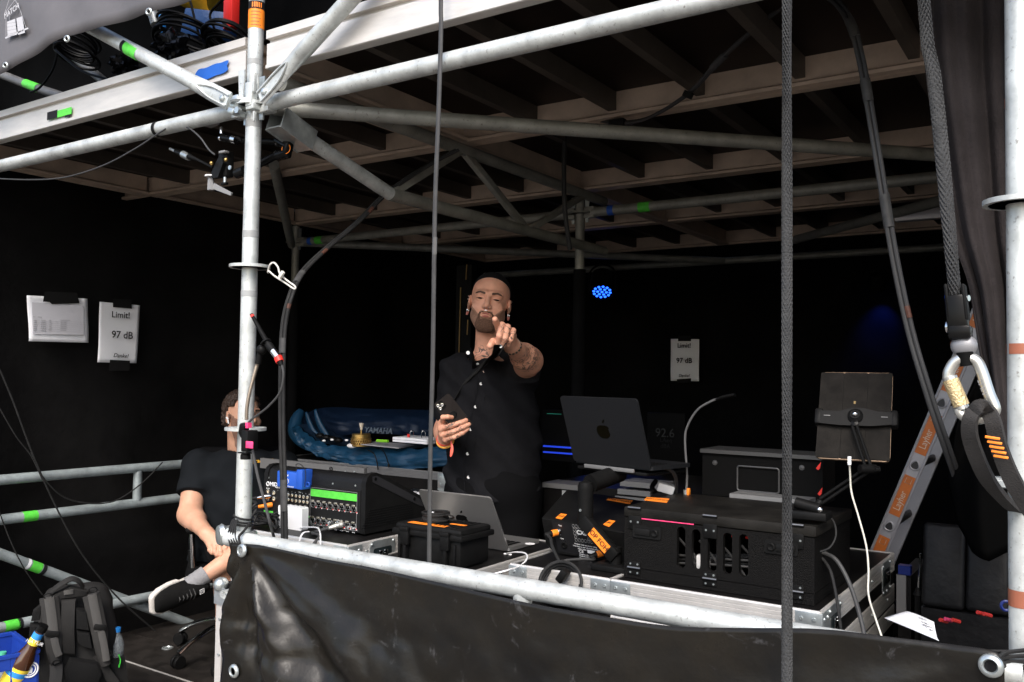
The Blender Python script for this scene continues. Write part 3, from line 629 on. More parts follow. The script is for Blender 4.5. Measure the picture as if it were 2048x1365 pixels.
def fr(a, b, c_, d_, w=.0011, name='panel_line'):   # printed frame on the panel
    mb = MB(); 
    for (p, q) in (((a, c_), (b, c_)), ((a, d_), (b, d_)), ((a, c_), (a, d_)), ((b, c_), (b, d_))):
        mb.b2((min(p[0], q[0])-w/2, PY, min(p[1], q[1])-w/2), (max(p[0], q[0])+w/2, PY+.0012, max(p[1], q[1])+w/2))
    mb.build(name, PRINTG, mx, smooth=False)
XL, XR = at(621, 1020, Y=PY).x, at(712, 1020, Y=PY).x
zA, zB_, zC = at(660, 1013, Y=PY).z, at(660, 1046, Y=PY).z, at(665, 990, Y=PY).z
fr(XL-.003, XR+.003, at(660, 1062, Y=PY).z+.014, zC+.017)
MB().b2((XL, PY-.0008, zC-.013), (XR+.003, PY+.0004, zC+.012)).build('marking_strip', GREEN, mx, smooth=False)
SOCK = mat('socket_black', (.006, .006, .006), .35); GOLD = mat('pin_gold', (.75, .55, .30), .3, .8)
XR_ = mat('socket_rim', (.20, .20, .20), .3, .4); NIK = mat('nickel_socket', (.58, .53, .44), .25, .9)
def xlr(x, z, r=.0125):
    MB().lathe([(r, 0), (r, .0025), (r*.84, .0035), (r*.8, .0005), (0, .0004)], (x, PY+.001, z), (0, -1, 0), 18).build('xlr_socket', XR_, mx); MB().lathe([(r*.78, .0012), (0, .0012)], (x, PY+.001, z), (0, -1, 0), 16).build('xlr_core', SOCK, mx)
    mb = MB(); mb.box((x, PY-.002, z+r*.98), (r*1.25, .005, r*.55), None, .0006); mb.build('latch_tab', NIK, mx)
    mb = MB()
    for a in (90, 210, 330): mb.box((x+r*.42*math.cos(R(a)), PY-.0007, z+r*.42*math.sin(R(a))), (.0022, .002, .0022))
    struct(mb.build('socket_pins', ZINC, mx, smooth=False), 'stuff')
    MB().box((x+r*1.05, PY-.0004, z-r*.75), (.0035, .002, .0035)).build('marker', RED, mx, smooth=False); MB().box((x+r*1.25, PY-.0004, z-r*.9), (.003, .0022, .003)).build('marker', PRINTW, mx, smooth=False)
for z in (zA, zB_):
    for k in range(8): xlr(XL+.013+(XR-XL-.02)*k/7.1, z)
for k in range(8): text('%d-%d' % (2*k+1, 2*k+2), .006, (XL+.013+(XR-XL-.02)*k/7.1, PY, zB_-.021), X1, Z1, PRINTW, mx)
def pxp(px, py): q = at(px, py, Y=PY); return q.x, q.z
def jack(x, z, r=.0075):
    MB().lathe([(r, 0), (r, .004), (r*.7, .0048), (r*.55, .0048), (r*.5, .001), (0, .001)], (x, PY, z), (0, -1, 0), 14).build('jack_socket', NIK, mx)
for row, n0 in ((1000, 6), (990, 6)):
    for k in range(n0): x, z = pxp(578+7.6*k, row+k*1.0); jack(x, z, .0065)
for k in range(4): x, z = pxp(583+9.6*k, 1015+k*1.1); xlr(x, z, .0095)
for px, py in ((549, 986), (549, 998), (537, 983), (537, 998)): x, z = pxp(px, py); jack(x, z, .0085)
x0_, z0_ = pxp(582, 1028); x1_, z1_ = pxp(619, 1034); MB().b2((x0_, PY-.001, min(z0_, z1_)-.004), (x1_, PY+.0004, max(z0_, z1_)+.002)).build('marking_strip', GREEN, mx, smooth=False)
x0_, z0_ = pxp(528, 1021); x1_, z1_ = pxp(546, 1026); MB().b2((x0_, PY-.001, z1_-.003), (x1_, PY+.0004, z0_+.001)).build('marking_strip', GREEN, mx, smooth=False)
for a, b in (((616, 1036), (626, 1052)), ((629, 1037), (649, 1053)), ((652, 1041), (666, 1055)), ((668, 1043), (691, 1062))):
    (xa, za), (xb, zb) = pxp(*a), pxp(*b); fr(xa, xb, zb, za, .0009)
for px, py in ((633, 1045), (645, 1046), (659, 1047), (674, 1047)): x, z = pxp(px, py); MB().lathe([(.008, 0), (.008, .002), (.006, .0025), (.005, .0005), (0, .0005)], (x, PY, z), (0, -1, 0), 14).build('data_socket', CHROME if px > 650 else SOCK, mx)
x, z = pxp(621, 1046); MB().box((x, PY, z), (.012, .003, .013), None, .001).build('usb_socket', ZINC, mx)
x, z = pxp(544, 969); text('MIDAS', .021, (x+.022, PY, z), X1, Z1, PRINTW, mx, bold=.02, sx=1.1)
MB().torus((x-.022, PY, z), Y1, .007, .0018, 16, 5).build('badge', PRINTW, mx)
x, z = pxp(703, 1056); text('MIDAS', .0105, (x+.004, PY, z), X1, Z1, PRINTW, mx, bold=.02, sx=1.15); MB().torus((x-.017, PY, z), Y1, .0032, .0009, 12, 5).build('badge', PRINTW, mx)
MB().b2((x-.02, PY, z-.009), (x+.02, PY+.0006, z-.0082)).build('panel_line', PRINTG, mx)
for k in range(10): x, z = pxp(556+7*k, 981+.9*k); text('%d' % (k+1), .0055, (x, PY, z), X1, Z1, PRINTW, mx, 'panel_text')
for k, w_ in enumerate(('AUX IN', 'MAIN OUT', 'TALK', 'USB', 'AES50', 'ULTRANET')): x, z = pxp((536, 556, 600, 621, 645, 676)[k], (977, 976, 985, 1033, 1036, 1041)[k]); text(w_, .0055, (x, PY, z), X1, Z1, PRINTW, mx, 'panel_text')
for px, py in ((536, 956), (664, 968), (709, 972)): x, z = pxp(px, py); MB().lathe([(.0035, 0), (.003, .0015), (0, .0015)], (x, my, z), (0, -1, 0), 10).build('screw', ZINC, mx)
for j in range(5):
    for i in range(7): 
        x = mx0+.27+.05*i*.9; 
for i in range(16):                                   # fader caps and keys on the sloping side, seen past the shoulder
    xx = mx0+.04+(mx1-mx0-.08)*i/15; MB().box((xx, my+.40, mz+.085), (.013, .026, .016), None, .003).build('fader_cap', mat('fader_grey', (.45, .45, .46), .4), mx)
    for q in range(3): MB().box((xx, my+.325+.02*q, mz+.083-.003*q), (.015, .009, .006), None, .001).build('key', mat('key_grey', (.3, .3, .31), .4), mx)
sc = MB().box((-.12, my+.185, mz+.152), (.2, .10, .006), Matrix.Rotation(-R(24), 3, 'X'), .002).build('screen', BLACKG, mx)
# keyboard-like fader bank to the right of the desk: its bright caps show above the silver laptop
fb = thing('fader_bank', 'fader bank with a row of pale caps behind the silver laptop', 'fader bank', (.14, .86, .85))
c0 = at(790, 985, Y=.95); c1 = at(945, 997, Y=.95)
MB().box(((c0.x+c1.x)/2, .99, c0.z-.03), (c1.x-c0.x+.03, .2, .04), Matrix.Rotation(R(8), 3, 'X'), .008).build('body', BLACK, fb)
for i in range(13):
    x = c0.x+.02+(c1.x-c0.x-.03)*i/12.5; MB().box((x, .935, c0.z-.012-.003*i/12), (.011, .02, .018), None, .003).build('fader_cap', mat('pale_cap', (.6, .6, .62), .35), fb)
    MB().box((x, .905, c0.z-.026), (.012, .008, .008), None, .001).build('button', mat('pale_cap', (.6,)*3, .35), fb)
MB().b2((c0.x-.01, .9, .795), (c1.x+.01, 1.08, c0.z-.055)).build('support_block', LAMI, fb)
# ================================================================== things on and at the desk
t = thing('receiver_box', 'blue receiver box clipped on top of the mixing desk behind the cable', 'receiver', at(588, 958, Y=.395))
a, b = at(560, 941, Y=.395), at(611, 979, Y=.395); cx = (a.x+b.x)/2; cz = (a.z+b.z)/2
MB().box((cx, .398, cz), (b.x-a.x, .034, a.z-b.z), None, .004).build('body', BLUE, t); MB().box((b.x-.012, .40, cz+.006), (.03, .05, a.z-b.z+.012), None, .003).build('clip', BLUE, t)
MB().torus((b.x+.008, .398, cz-.012), Y1, .008, .003, 16, 6).build('lug', BLUE, t)
MB().torus((cx-.012, .3805, cz-.005), Y1, .008, .0008, 18, 5).build('logo_ring', PRINTW, t); MB().box((cx-.012, .3805, cz-.005), (.0015, .0015, .008)).build('logo_ring', PRINTW, t)
text('BT Receiver', .008, (cx+.004, .3808, cz-.023), X1, Z1, PRINTW, t); text('ahead', .010, (cx-.018, .3808, cz+.016), X1, Z1, PRINTW, t, bold=.02)
MB().tube(curve([at(598, 946, Y=.41), at(592, 930, Y=.42), at(602, 930, Y=.415), at(611, 944, Y=.38), at(609, 975, Y=.375)], 5), .0015, 6).build('antenna_wire', RUBBER, t)
MB().box((b.x-.014, .405, a.z+.003), (.012, .012, .02), None, .002).build('plug', BLACK, t)
def stand_text(): pass
t = thing('white_router', 'white wireless router standing on the flight case in front of the desk', 'router', at(575, 1040, Y=.36))
a, b = at(552, 1017, Y=.35), at(599, 1062, Y=.35)
MB().prism([(p[0], p[1]) for p in rrect(b.x-a.x, a.z-b.z+.014, .007)], ((a.x+b.x)/2, .36, (a.z+b.z)/2+.004), X1, Z1, -.03).build('body', WHITE, t, ang=50)
a, b = at(563, 1000, Y=.375), at(571, 1030, Y=.375); 
MB().box(((a.x+b.x)/2, .38, (a.z+b.z)/2), (.012, .02, a.z-b.z+.05), None, .003).build('antenna', WHITE, t)
mbn = [at(600, 1056, Y=.36), at(612, 1055, Y=.345), at(634, 1056, Y=.30), at(640, 1066, Y=.26), at(641, 1080, Y=.245), at(641, 1110, Y=.24)]
tag(MB().tube(curve(mbn, 6), .0024, 7).build('white_cable', WHITE), 'thin white cable looping from the white router over the case edge', 'cable')
tag(MB().tube(curve([at(618, 1064, Y=.27), at(607, 1066, Y=.25), at(600, 1078, Y=.24), at(597, 1100, Y=.24)], 6), .0045, 8, flat=.5).build('white_strap', WHITE), 'short white strap hanging over the case edge left of the white cable', 'strap')
t = thing('data_cable', 'black cable with a silver connector plugged into the lower right of the desk', 'cable', at(660, 1060, Y=.4))
x, z = pxp(685, 1049); MB().lathe([(.010, 0), (.012, .002), (.012, .012), (.010, .014), (.010, .03), (.0075, .036), (.0075, .05)], (x, PY, z), (-.55, -1, -.25), 16).build('connector', mat('connector_metal', (.6, .58, .52), .35, .7), t)
e = V((x, PY, z))+V((-.55, -1, -.25)).normalized()*.05
MB().tube(curve([e, e+V((-.03, -.045, -.012)), at(640, 1072, Y=.285), at(628, 1088, Y=.25), at(618, 1110, Y=.24)], 6), .0055, 9).build('cord', RUBBERG, t)
for k, (p0, m_) in enumerate((((537, 992), RUBBER), ((540, 1010), RUBBER))):
    t = thing('audio_cable', ['black audio cable plugged into the upper left socket of the desk', 'black audio cable with an orange ring plugged into the lower left socket of the desk'][k], 'cable', at(*p0, Y=.4), 'audio cables at the desk')
    x, z = pxp(p0[0]+4, p0[1]); q = V((x, PY, z)); MB().lathe([(.009, 0), (.009, .02), (.007, .024), (.006, .05)], q, (-.5, -1, -.1), 14).build('connector', CHROME if k == 0 else ORANGE, t)
    MB().tube(curve([q+V((-.022, -.045, -.004)), q+V((-.05, -.07, -.012)), at(512, 1006+k*12, Y=.28), at(500, 1020+k*20, Y=.26), at(490, 1050+k*10, Y=.25)], 6), .0045, 8).build('cord', m_, t)
mb = MB(); rr = random.Random(3)
for k in range(9):
    pts = [at(505+rr.random()*55, 1022+rr.random()*36, Y=.27+rr.random()*.09) for _ in range(5)]
    for p_ in pts: p_.z = max(p_.z, .862)
    mb.tube(curve(pts, 6), .0035, 6)
tag(mb.build('cable_tangle', RUBBER), 'tangle of thin black cables on the case behind the pole', 'cables')
# ------------------------------------------------------------------ small hard case with coil, silver laptop
t = thing('hard_case', 'small black latching hard case with orange tape on its ribbed lid', 'hard case', (.26, .40, .797))
cx0, cx1, cy0, cy1 = .262, .545, .385, .565
MB().box(((cx0+cx1)/2, (cy0+cy1)/2, .846), (cx1-cx0-.022, cy1-cy0-.022, .096), None, .012).build('base', BLACK, t)
MB().box(((cx0+cx1)/2, (cy0+cy1)/2, .893), (cx1-cx0, cy1-cy0, .018), None, .004).build('rim', BLACK, t)
MB().box(((cx0+cx1)/2, (cy0+cy1)/2, .907), (cx1-cx0-.014, cy1-cy0-.014, .026), None, .010).build('lid', BLACK, t)
for k in range(6): MB().box((cx1-.04-.018*k, (cy0+cy1)/2, .9205), (.006, cy1-cy0-.05, .003), None, .001).build('lid_rib', BLACKM, t)
for x in (cx0+.06, cx1-.06):
    mb = MB(); mb.box((x, cy0-.004, .882), (.034, .014, .055), None, .003); mb.box((x, cy0-.008, .905), (.036, .012, .014), None, .003); mb.box((x, cy0+.002, .83), (.012, .02, .07), None, .002); mb.build('latch', BLACK, t)
for x in (cx0+.03, cx1-.03): MB().box((x, cy0+.008, .835), (.008, .012, .075), None, .002).build('rib', BLACK, t)
MB().b2((cx0+.05, cy0+.02, .9199), (cx0+.2, cy0+.045, .9212)).build('tape', ORANGE, t); MB().b2((cx1-.10, cy0+.07, .9222), (cx1-.04, cy0+.085, .9232)).build('tape', ORANGE, t)
t = thing('cable_coil', 'flat coil of thin black cable lying on the hard case', 'cable coil', (.37, .475, .921))
mb = MB()
for k in range(6): mb.torus((.372+.002*math.sin(k*2), .475, .9245+.0052*k), (0.03*math.sin(k), .02*math.cos(k), 1), .042+.003*math.sin(k*1.7), .003, 30, 6)
mb.build('loops', RUBBER, t); MB().tube(curve([(.415, .47, .945), (.44, .46, .95), (.45, .47, .942), (.43, .48, .935)], 5), .003, 6).build('loose_end', RUBBER, t)
MB().lathe([(.037, 0), (.037, .028), (.01, .03), (0, .03)], (.372, .475, .9215), n=24).build('reel', BLACK, t); MB().box((.372, .455, .953), (.014, .007, .003), None, .001).build('tag', PRINTW, t)
ALUG = mat('space_grey_aluminium', (.60, .59, .58), .32, .85, var=.04, vscale=5)
MIDN = mat('midnight_aluminium', (.013, .0138, .0155), .5, .3, spec=.3)
def apple(parent, o, ux, uy, s, m):                    # bitten fruit emblem with a leaf
    pts = []
    for k in range(40):
        a = 2*math.pi*k/40; x = math.sin(a); y = math.cos(a)
        r = .5*(1-.16*max(0, math.cos(a))**6-.10*max(0, -math.cos(a))**8)*(1+.06*math.cos(2*a+math.pi))
        x *= r*(1-.12*max(0, -y)); y *= r
        dx, dy = x-.56, y-.06
        dd = math.hypot(dx, dy)
        if dd < .2: x = .56-.2*abs(dx)/max(dd, .01); y = .06+.2*dy/max(dd, .01)
        pts.append((x*s, y*s))
    n = V(ux).cross(V(uy)).normalized()
    MB().prism(pts, V(o)+n*.0003, ux, uy, .0005).build('emblem', m, parent, smooth=False)
    lf = [(.02, .54), (.05, .66), (.14, .76), (.24, .80), (.22, .68), (.14, .58)]
    MB().prism([(a*s, b*s) for a, b in lf], V(o)+n*.0003, ux, uy, .0005).build('emblem', m, parent, smooth=False)
def laptop(label, bl, br, tl, w, h, depth, m, em, name='laptop', loc=None, thick=.006, base_dz=0):
    bl, br, tl = V(bl), V(br), V(tl); ux = (br-bl).normalized(); uy = (tl-bl); uy = (uy-ux*uy.dot(ux)).normalized(); n = ux.cross(uy)
    o = bl+ux*w/2+uy*h/2
    t = thing(name, label, 'laptop', loc if loc else bl)
    MB().prism(rrect(w, h, .011, 5), o-n*thick, ux, uy, thick).build('lid', m, t, ang=50)
    MB().prism(rrect(w-.012, h-.016, .006), o-n*(thick+.0012), ux, uy, .001).build('screen', BLACKG, t)
    apple(t, o, ux, uy, .052 if h > .2 else .045, em)
    fwd = (-n); fwd = V((fwd.x, fwd.y, 0)).normalized(); fwd = (fwd-ux*fwd.dot(ux)).normalized(); nz = ux.cross(fwd)
    MB().prism(rrect(w, depth, .011, 5), bl+ux*w/2+fwd*(depth/2+.004)-V((0, 0, .004+base_dz)), ux, fwd, .012).build('base', m, t, ang=50)
    mb = MB()
    for r_ in range(5):
        for k in range(12): mb.box(bl+ux*(.03+(w-.06)*k/11)+fwd*(.03+.018*r_)+V((0, 0, .0092-base_dz)), (.016, .015, .0015), Matrix((ux, fwd, Z1)).transposed())
    mb.build('keyboard', BLACK, t, smooth=False)
    return t, ux, uy, fwd, n
lb_, rb_ = V((.183, .723, .803)), V((.4955, .7208, .803))
tl_ = V((.182, .611, .994))
lp, ux, uy, fwd_, n_ = laptop('open silver laptop, back of its lid facing out, leaning behind the hard case', lb_, rb_, tl_, .3125, .2212, .2, ALUG, mat('dark_mirror', (.03, .03, .03), .15, .8))
tag(MB().lathe([(.018, 0), (.018, .0004), (0, .0004)], at(1060, 1088, Z=.8225), n=20).build('round_sticker', PRINTW), 'round white sticker on the dark case top right of the silver laptop', 'sticker')
wcp = [at(1012, 1108, Y=.70), at(1030, 1105, Y=.62), at(1050, 1107, Y=.56), at(1054, 1118, Y=.50), at(1040, 1132, Y=.44), at(1015, 1141, Y=.35), at(985, 1149, Y=.33)]
t = thing('charging_cable', 'white charging cable curling from the silver laptop over the case edge', 'cable', wcp[0]); MB().tube(curve(wcp, 6), .0026, 8).build('cord', WHITE, t); MB().box(wcp[0]+V((.01, -.004, 0)), (.03, .008, .006), None, .002).build('plug', WHITE, t)
# ------------------------------------------------------------------ lighting console box
t = thing('console_box', 'black console box with printed back panel and orange name tapes', 'console', (.75, .62, .835))
A0 = at(1088, 1036, Y=.62); A1 = V((1.0, .60, .945)); B0 = V((.735, .60, .838)); 
bx = [V((.70, .60, .95)), V((1.03, .60, .935)), V((1.03, .63, .836)), V((.735, .63, .836)), V((.70, .63, .86))]
bk = [V((.62, .90, 1.005)), V((1.03, .90, .985)), V((1.03, .95, .84)), V((.735, .95, .84)), V((.70, .95, .86))]
mb = MB(); mb.add(bx+bk, [(0, 1, 2, 3, 4), (9, 8, 7, 6, 5), (0, 5, 6, 1), (1, 6, 7, 2), (2, 7, 8, 3), (3, 8, 9, 4), (4, 9, 5, 0)]); ob = mb.build('body', BLACKM, t, smooth=False)
bvl = ob.modifiers.new('b', 'BEVEL'); bvl.width = .004; bvl.segments = 2
bn_ = (V((1.03, .63, .836))-V((1.03, .60, .935))).normalized(); uyp = -bn_; uxp = V((1, 0, -.045)).normalized(); uyp = (uyp-uxp*uyp.dot(uxp)).normalized(); nrm = uxp.cross(uyp)
def cxp(px, py):                                     # a spot on the sloping back panel
    v = at(px, py, d=1)-CAM; p0 = V((1.03, .60, .935)); tt = (p0-CAM).dot(nrm)/v.dot(nrm); return CAM+v*tt+nrm*.001
ct = [cxp(*q) for q in ((1103, 1042), (1200, 1058), (1214, 1122), (1118, 1108))]
MB().add(ct, [(0, 1, 2, 3)]).build('back_panel', mat('panel_gloss', (.012, .012, .013), .28), t, fix=False)
text('CX5', .019, cxp(1164, 1066)+nrm*.001, uxp, uyp, PRINTW, t, bold=.03)
for px0, px1, py, step in ((1147, 1166, 1052, 6), (1149, 1156, 1059, 6), (1150, 1157, 1066, 6), (1152, 1158, 1073, 6), (1153, 1190, 1079, 6.2), (1178, 1186, 1069, 6), (1178, 1190, 1075, 6)):
    x = px0
    while x < px1: MB().torus(cxp(x, py+(x-1147)*.13)+nrm*.0008, nrm, .0042, .0006, 10, 4, x0=uxp, e=1.35).build('vent_ring', PRINTG, t); x += step
lines = ['Product code and power rating', 'Warning: no user serviceable parts', 'inside. Refer servicing.']
for k, l in enumerate(lines): text(l, .0062, cxp(1172, 1091+4.4*k)+nrm*.0008, uxp, uyp, PRINTW, t)
text('CE', .013, cxp(1163, 1103)+nrm*.0008, uxp, uyp, PRINTW, t, sx=1.2); a_ = cxp(1183, 1104)
MB().box(a_+nrm*.0008, (.026, .011, .0006), Matrix((uxp, uyp, nrm)).transposed()).build('serial_sticker', PRINTW, t)
for k in range(3): text('Designed in Europe', .0055, cxp(1172, 1110+3.6*k)+nrm*.0008, uxp, uyp, PRINTW, t)
for px, py in ((1121, 1051), (1125, 1077)): text('Data', .006, cxp(px, py)+nrm*.0008, uxp, uyp, PRINTW, t)
qx = cxp(1129, 1090); MB().lathe([(.011, 0), (.011, .003), (.008, .004), (.007, .001), (0, .001)], qx, nrm, 16).build('socket', SOCK, t)
def tape(px0, py0, px1, py1, wpx, zf, m=ORANGE, txt=None, parent=None, sz=.012):
    pass
def tape_top(pts, parent, z, txt=None, sz=.014, name='name_tape'):     # a strip lying on a near level top
    q = [at(px, py, Z=z) for px, py in pts]; o = MB(); o.add(q+[p+V((0, 0, .0007)) for p in q], [(0, 1, 2, 3), (4, 5, 6, 7), (0, 1, 5, 4), (1, 2, 6, 5), (2, 3, 7, 6), (3, 0, 4, 7)]); o = o.build(name, ORANGE, parent, smooth=False)
    if txt:
        c = sum(q, V((0, 0, 0)))/4; text(txt, sz, c+V((0, 0, .001)), q[1]-q[0], q[3]-q[0], INK, parent, 'handwriting', bold=.01, shear=.2)
def ztop(px, py):
    return .95
def on_top(px, py):                                  # the console's sloping top
    a, b, c = bx[0], bx[1], bk[0]; n = (b-a).cross(c-a).normalized(); v = at(px, py, d=1)-CAM; return CAM+v*((a-CAM).dot(n)/v.dot(n))+(n if n.z > 0 else -n)*.0008, (n if n.z > 0 else -n)
def tape_c(pts, txt, sz):
    q = [on_top(*p)[0] for p in pts]; n = on_top(*pts[0])[1]; MB().add(q+[p+n*.0006 for p in q], [(0, 1, 2, 3), (4, 5, 6, 7), (0, 1, 5, 4), (1, 2, 6, 5), (2, 3, 7, 6), (3, 0, 4, 7)]).build('name_tape', ORANGE, t, smooth=False)
    c = sum(q, V((0, 0, 0)))/4; text(txt, sz, c+n*.0009, q[1]-q[0], q[3]-q[0], INK, t, 'handwriting', bold=.012, shear=.15)
tape_c([(1111, 1037), (1123, 1040), (1134, 1030), (1122, 1028)], 'L2', .018)
tape_c([(1206, 1050), (1218, 1055), (1231, 1043), (1219, 1041)], 'R1', .018)
tape_c([(1213, 1001), (1260, 1009), (1266, 1002), (1217, 997)], 'HOLZ CHASING', .0135)
for k, (p0, d0, path) in enumerate((((1119, 1064), (-.6, -1, -.15), [(1101, 1077), (1104, 1092), (1112, 1110), (1120, 1125), (1135, 1148), (1165, 1180)]), ((1210, 1104), (-.7, -.8, -.3), [(1188, 1120), (1165, 1119), (1130, 1122), (1118, 1130), (1112, 1145), (1108, 1165)]))):
    tt = thing('console_cable', ['black cable with orange taped plug in the upper left of the console panel', 'black cable with orange taped plug at the lower right of the console'][k], 'cable', cxp(*p0), 'cables plugged into the console')
    q = cxp(*p0); d0 = V(d0).normalized()
    MB().lathe([(.011, 0), (.011, .006), (.009, .008)], q, d0, 16).build('collar', CHROME, tt); MB().lathe([(.0095, .006), (.0105, .008), (.0105, .026), (.009, .028)], q, d0, 16).build('tape_wrap', ORANGE, tt)
    MB().lathe([(.0095, .026), (.008, .045), (.0055, .052)], q, d0, 14).build('boot', BLACK, tt)
    MB().tube(curve([q+d0*.045]+[at(px, py, Y=.56-.022*i) for i, (px, py) in enumerate(path)], 6), .005, 8).build('cord', RUBBER, tt)
t = thing('cable_coil', 'black cable coil tied on the case below the console box', 'cable coil', at(1120, 1150, Y=.46))
mb = MB()
for k in range(6): mb.torus(at(1118+rr.random()*8, 1166+3*k, Y=.40+.012*k), (.25+.05*k, -1, .55), .062-.004*k, .005, 34, 7)
mb.build('loops', RUBBER, t); MB().box(at(1126, 1152, Y=.40), (.022, .03, .04), Matrix.Rotation(.6, 3, 'Y'), .004).build('tie_strap', BLACK, t)
# articulated laptop arm
t = thing('laptop_stand', 'black articulated arm with an orange tape holding up the dark laptop', 'laptop stand', at(1225, 1120, Z=.84))
pb0 = at(1222, 1122, Y=.53); MB().box((pb0.x, .55, .842), (.11, .09, .018), None, .004).build('foot_plate', BLACKM, t); MB().cyl((pb0.x+.005, .55, .84), (pb0.x+.005, .55, .90), .018, 20).build('socket', BLACKM, t)
s0 = at(1226, 1108, Y=.54); s1 = at(1172, 1046, Y=.54); dv = (s1-s0); M = Matrix((dv.normalized(), Y1, dv.normalized().cross(Y1))).transposed()
MB().box((s0+s1)/2, (dv.length+.03, .03, .042), M, .006).build('lower_arm', BLACKM, t)
cc_ = (s0+s1)/2-dv.normalized()*.008; tn = Matrix((-dv.normalized(), Z1, Y1)); ux_ = -dv.normalized(); uy_ = ux_.cross(V((0, 1, 0))) ; uy_ = uy_ if uy_.z > 0 else -uy_
MB().box(cc_+V((0, -.0158, 0))+uy_*.002, (.075, .001, .03), Matrix((ux_, Y1, uy_)).transposed()).build('name_tape', ORANGE, t)
text('OP FOH', .021, cc_+V((0, -.0168, 0))+uy_*.002, ux_, uy_, INK, t, 'handwriting', bold=.008)
v0 = at(1171, 1048, Y=.55); v1 = at(1171, 980, Y=.55); MB().tube([v0, v1], .0235, 22).build('upright', BLACKM, t); MB().lathe([(.0235, 0), (.024, .01), (.02, .022), (.0, .03)], v1, Z1, 22).build('joint_cap', BLACKM, t)
MB().lathe([(.004, 0), (.004, .003), (0, .003)], at(1161, 1021, Y=.525), (0, -1, 0), 8).build('screw', ZINC, t)
h0 = at(1180, 968, Y=.57); h1 = at(1240, 946, Y=.70); MB().tube([h0, h1], .028, 20).build('upper_arm', BLACKM, t)
for k in range(5): MB().lathe([(.006, 0), (.006, .003), (0, .003)], h0+(h1-h0)*(.25+.12*k)+V((.01, -.025, -.014)), (0, -1, -.3), 8).build('arm_screw', ZINC, t)
tr = V((.935, .76, 1.115)); MB().box(tr+V((.0, .0, -.006)), (.28, .2, .010), Matrix.Rotation(-.228, 3, 'Z'), .003).build('tray', BLACKM, t); MB().box(tr+V((-.025, -.105, .002)), (.2, .008, .012), Matrix.Rotation(-.228, 3, 'Z'), .002).build('tray_lip', mat('dull_alu', (.13,)*3), t)
bl_ = V((.764, .693, 1.127)); br_ = V((1.068, .622, 1.127)); tl_ = V((.748, .624, 1.337))
tr_ = at(1275, 797, Y=1.15)
br_.z = br_.z
lp2, ux, uy, fwd_, n_ = laptop('dark open laptop held on an arm above the console, lid facing out', bl_, br_, tl_, (br_-bl_).length, (tl_-bl_).length, .2, MIDN, mat('dark_gold_mirror2', (.003, .0025, .001), .4, 0, spec=.15))
q = at(1302, 935, Y=.68); t = thing('adapter_cable', 'dark cable arching down from the dark laptop to the rack box', 'cable', q)
MB().tube(curve([q, at(1320, 935, Y=.70), at(1340, 940, Y=.74), at(1351, 955, Y=.80), at(1352, 985, Y=.86), at(1345, 1003, Y=.87)], 6), .006, 8).build('cord', RUBBERG, t); MB().box(q+V((.02, 0, 0)), (.04, .012, .01), None, .003).build('plug', BLACK, t)
# ------------------------------------------------------------------ slotted rack box
rb = thing('rack_box', 'black textured rack box with five slots, hinges and latches in front', 'rack box', (1.05, .48, .832), None)
rx0, rx1, ry0, ry1, rz0, rz1 = 1.052, 1.582, .482, .86, .834, 1.003
RP = lambda px, py: at(px, py, Y=ry0)
slots = []
for px, yt, yb2 in ((1362, 1054, 1137), (1392, 1059, 1140), (1424, 1063, 1144), (1455, 1066, 1149), (1487, 1069, 1154)):
    a, b = RP(px, yt), RP(px, yb2); slots.append(((a.x+b.x)/2, b.z, a.z))
sw = .0125
zlo = rz0+.03
# front panel built around the slots
mb = MB(); xs_ = [rx0]+[v for s_ in slots for v in (s_[0]-sw, s_[0]+sw)]+[rx1]
th = .016
for k in range(0, len(xs_), 2): mb.b2((xs_[k], ry0, zlo), (xs_[k+1], ry0+th, rz1))
for x, z0, z1 in slots:
    arc = lambda zc, s_: [(x+sw*math.cos(a)*1, zc+s_*sw*math.sin(a)) for a in [math.pi*i/8 for i in range(9)]]
    up_ = arc(z1-sw, 1); mb.prism([(p[0], p[1]) for p in up_]+[(x-sw, rz1), (x+sw, rz1)], (0, ry0, 0), X1, Z1, -th)
    dn_ = arc(z0+sw, -1); mb.prism([(p[0], p[1]) for p in dn_]+[(x-sw, zlo), (x+sw, zlo)], (0, ry0, 0), X1, Z1, -th)
mb.build('front_flap', TEXTURED, rb, smooth=False)
MB().b2((rx0, ry0-.001, rz0), (rx1, ry1, zlo-.0015)).build('base_frame', TEXTURED, rb)
mb = MB(); mb.b2((rx0, ry0+th+.001, zlo), (rx0+.014, ry1, rz1)); mb.b2((rx1-.014, ry0+th+.001, zlo), (rx1, ry1, rz1)); mb.b2((rx0+.015, ry1-.014, zlo), (rx1-.015, ry1, rz1)); mb.build('shell', TEXTURED, rb)
LIDM = mat('scuffed_lid', (.014, .013, .0115), .55, var=.6, vscale=9, rvar=.15, bump=.2, bscale=400, spec=.3)
MB().box(((rx0+rx1)/2+.002, (ry0+ry1)/2, rz1+.016), (rx1-rx0+.006, ry1-ry0+.008, .028), None, .004).build('lid', LIDM, rb)
MB().b2((RP(1284, 1030).x, ry0-.002, rz1-.0005), (RP(1388, 1040).x, ry0+.004, rz1+.0022)).build('red_seal', PINK, rb)
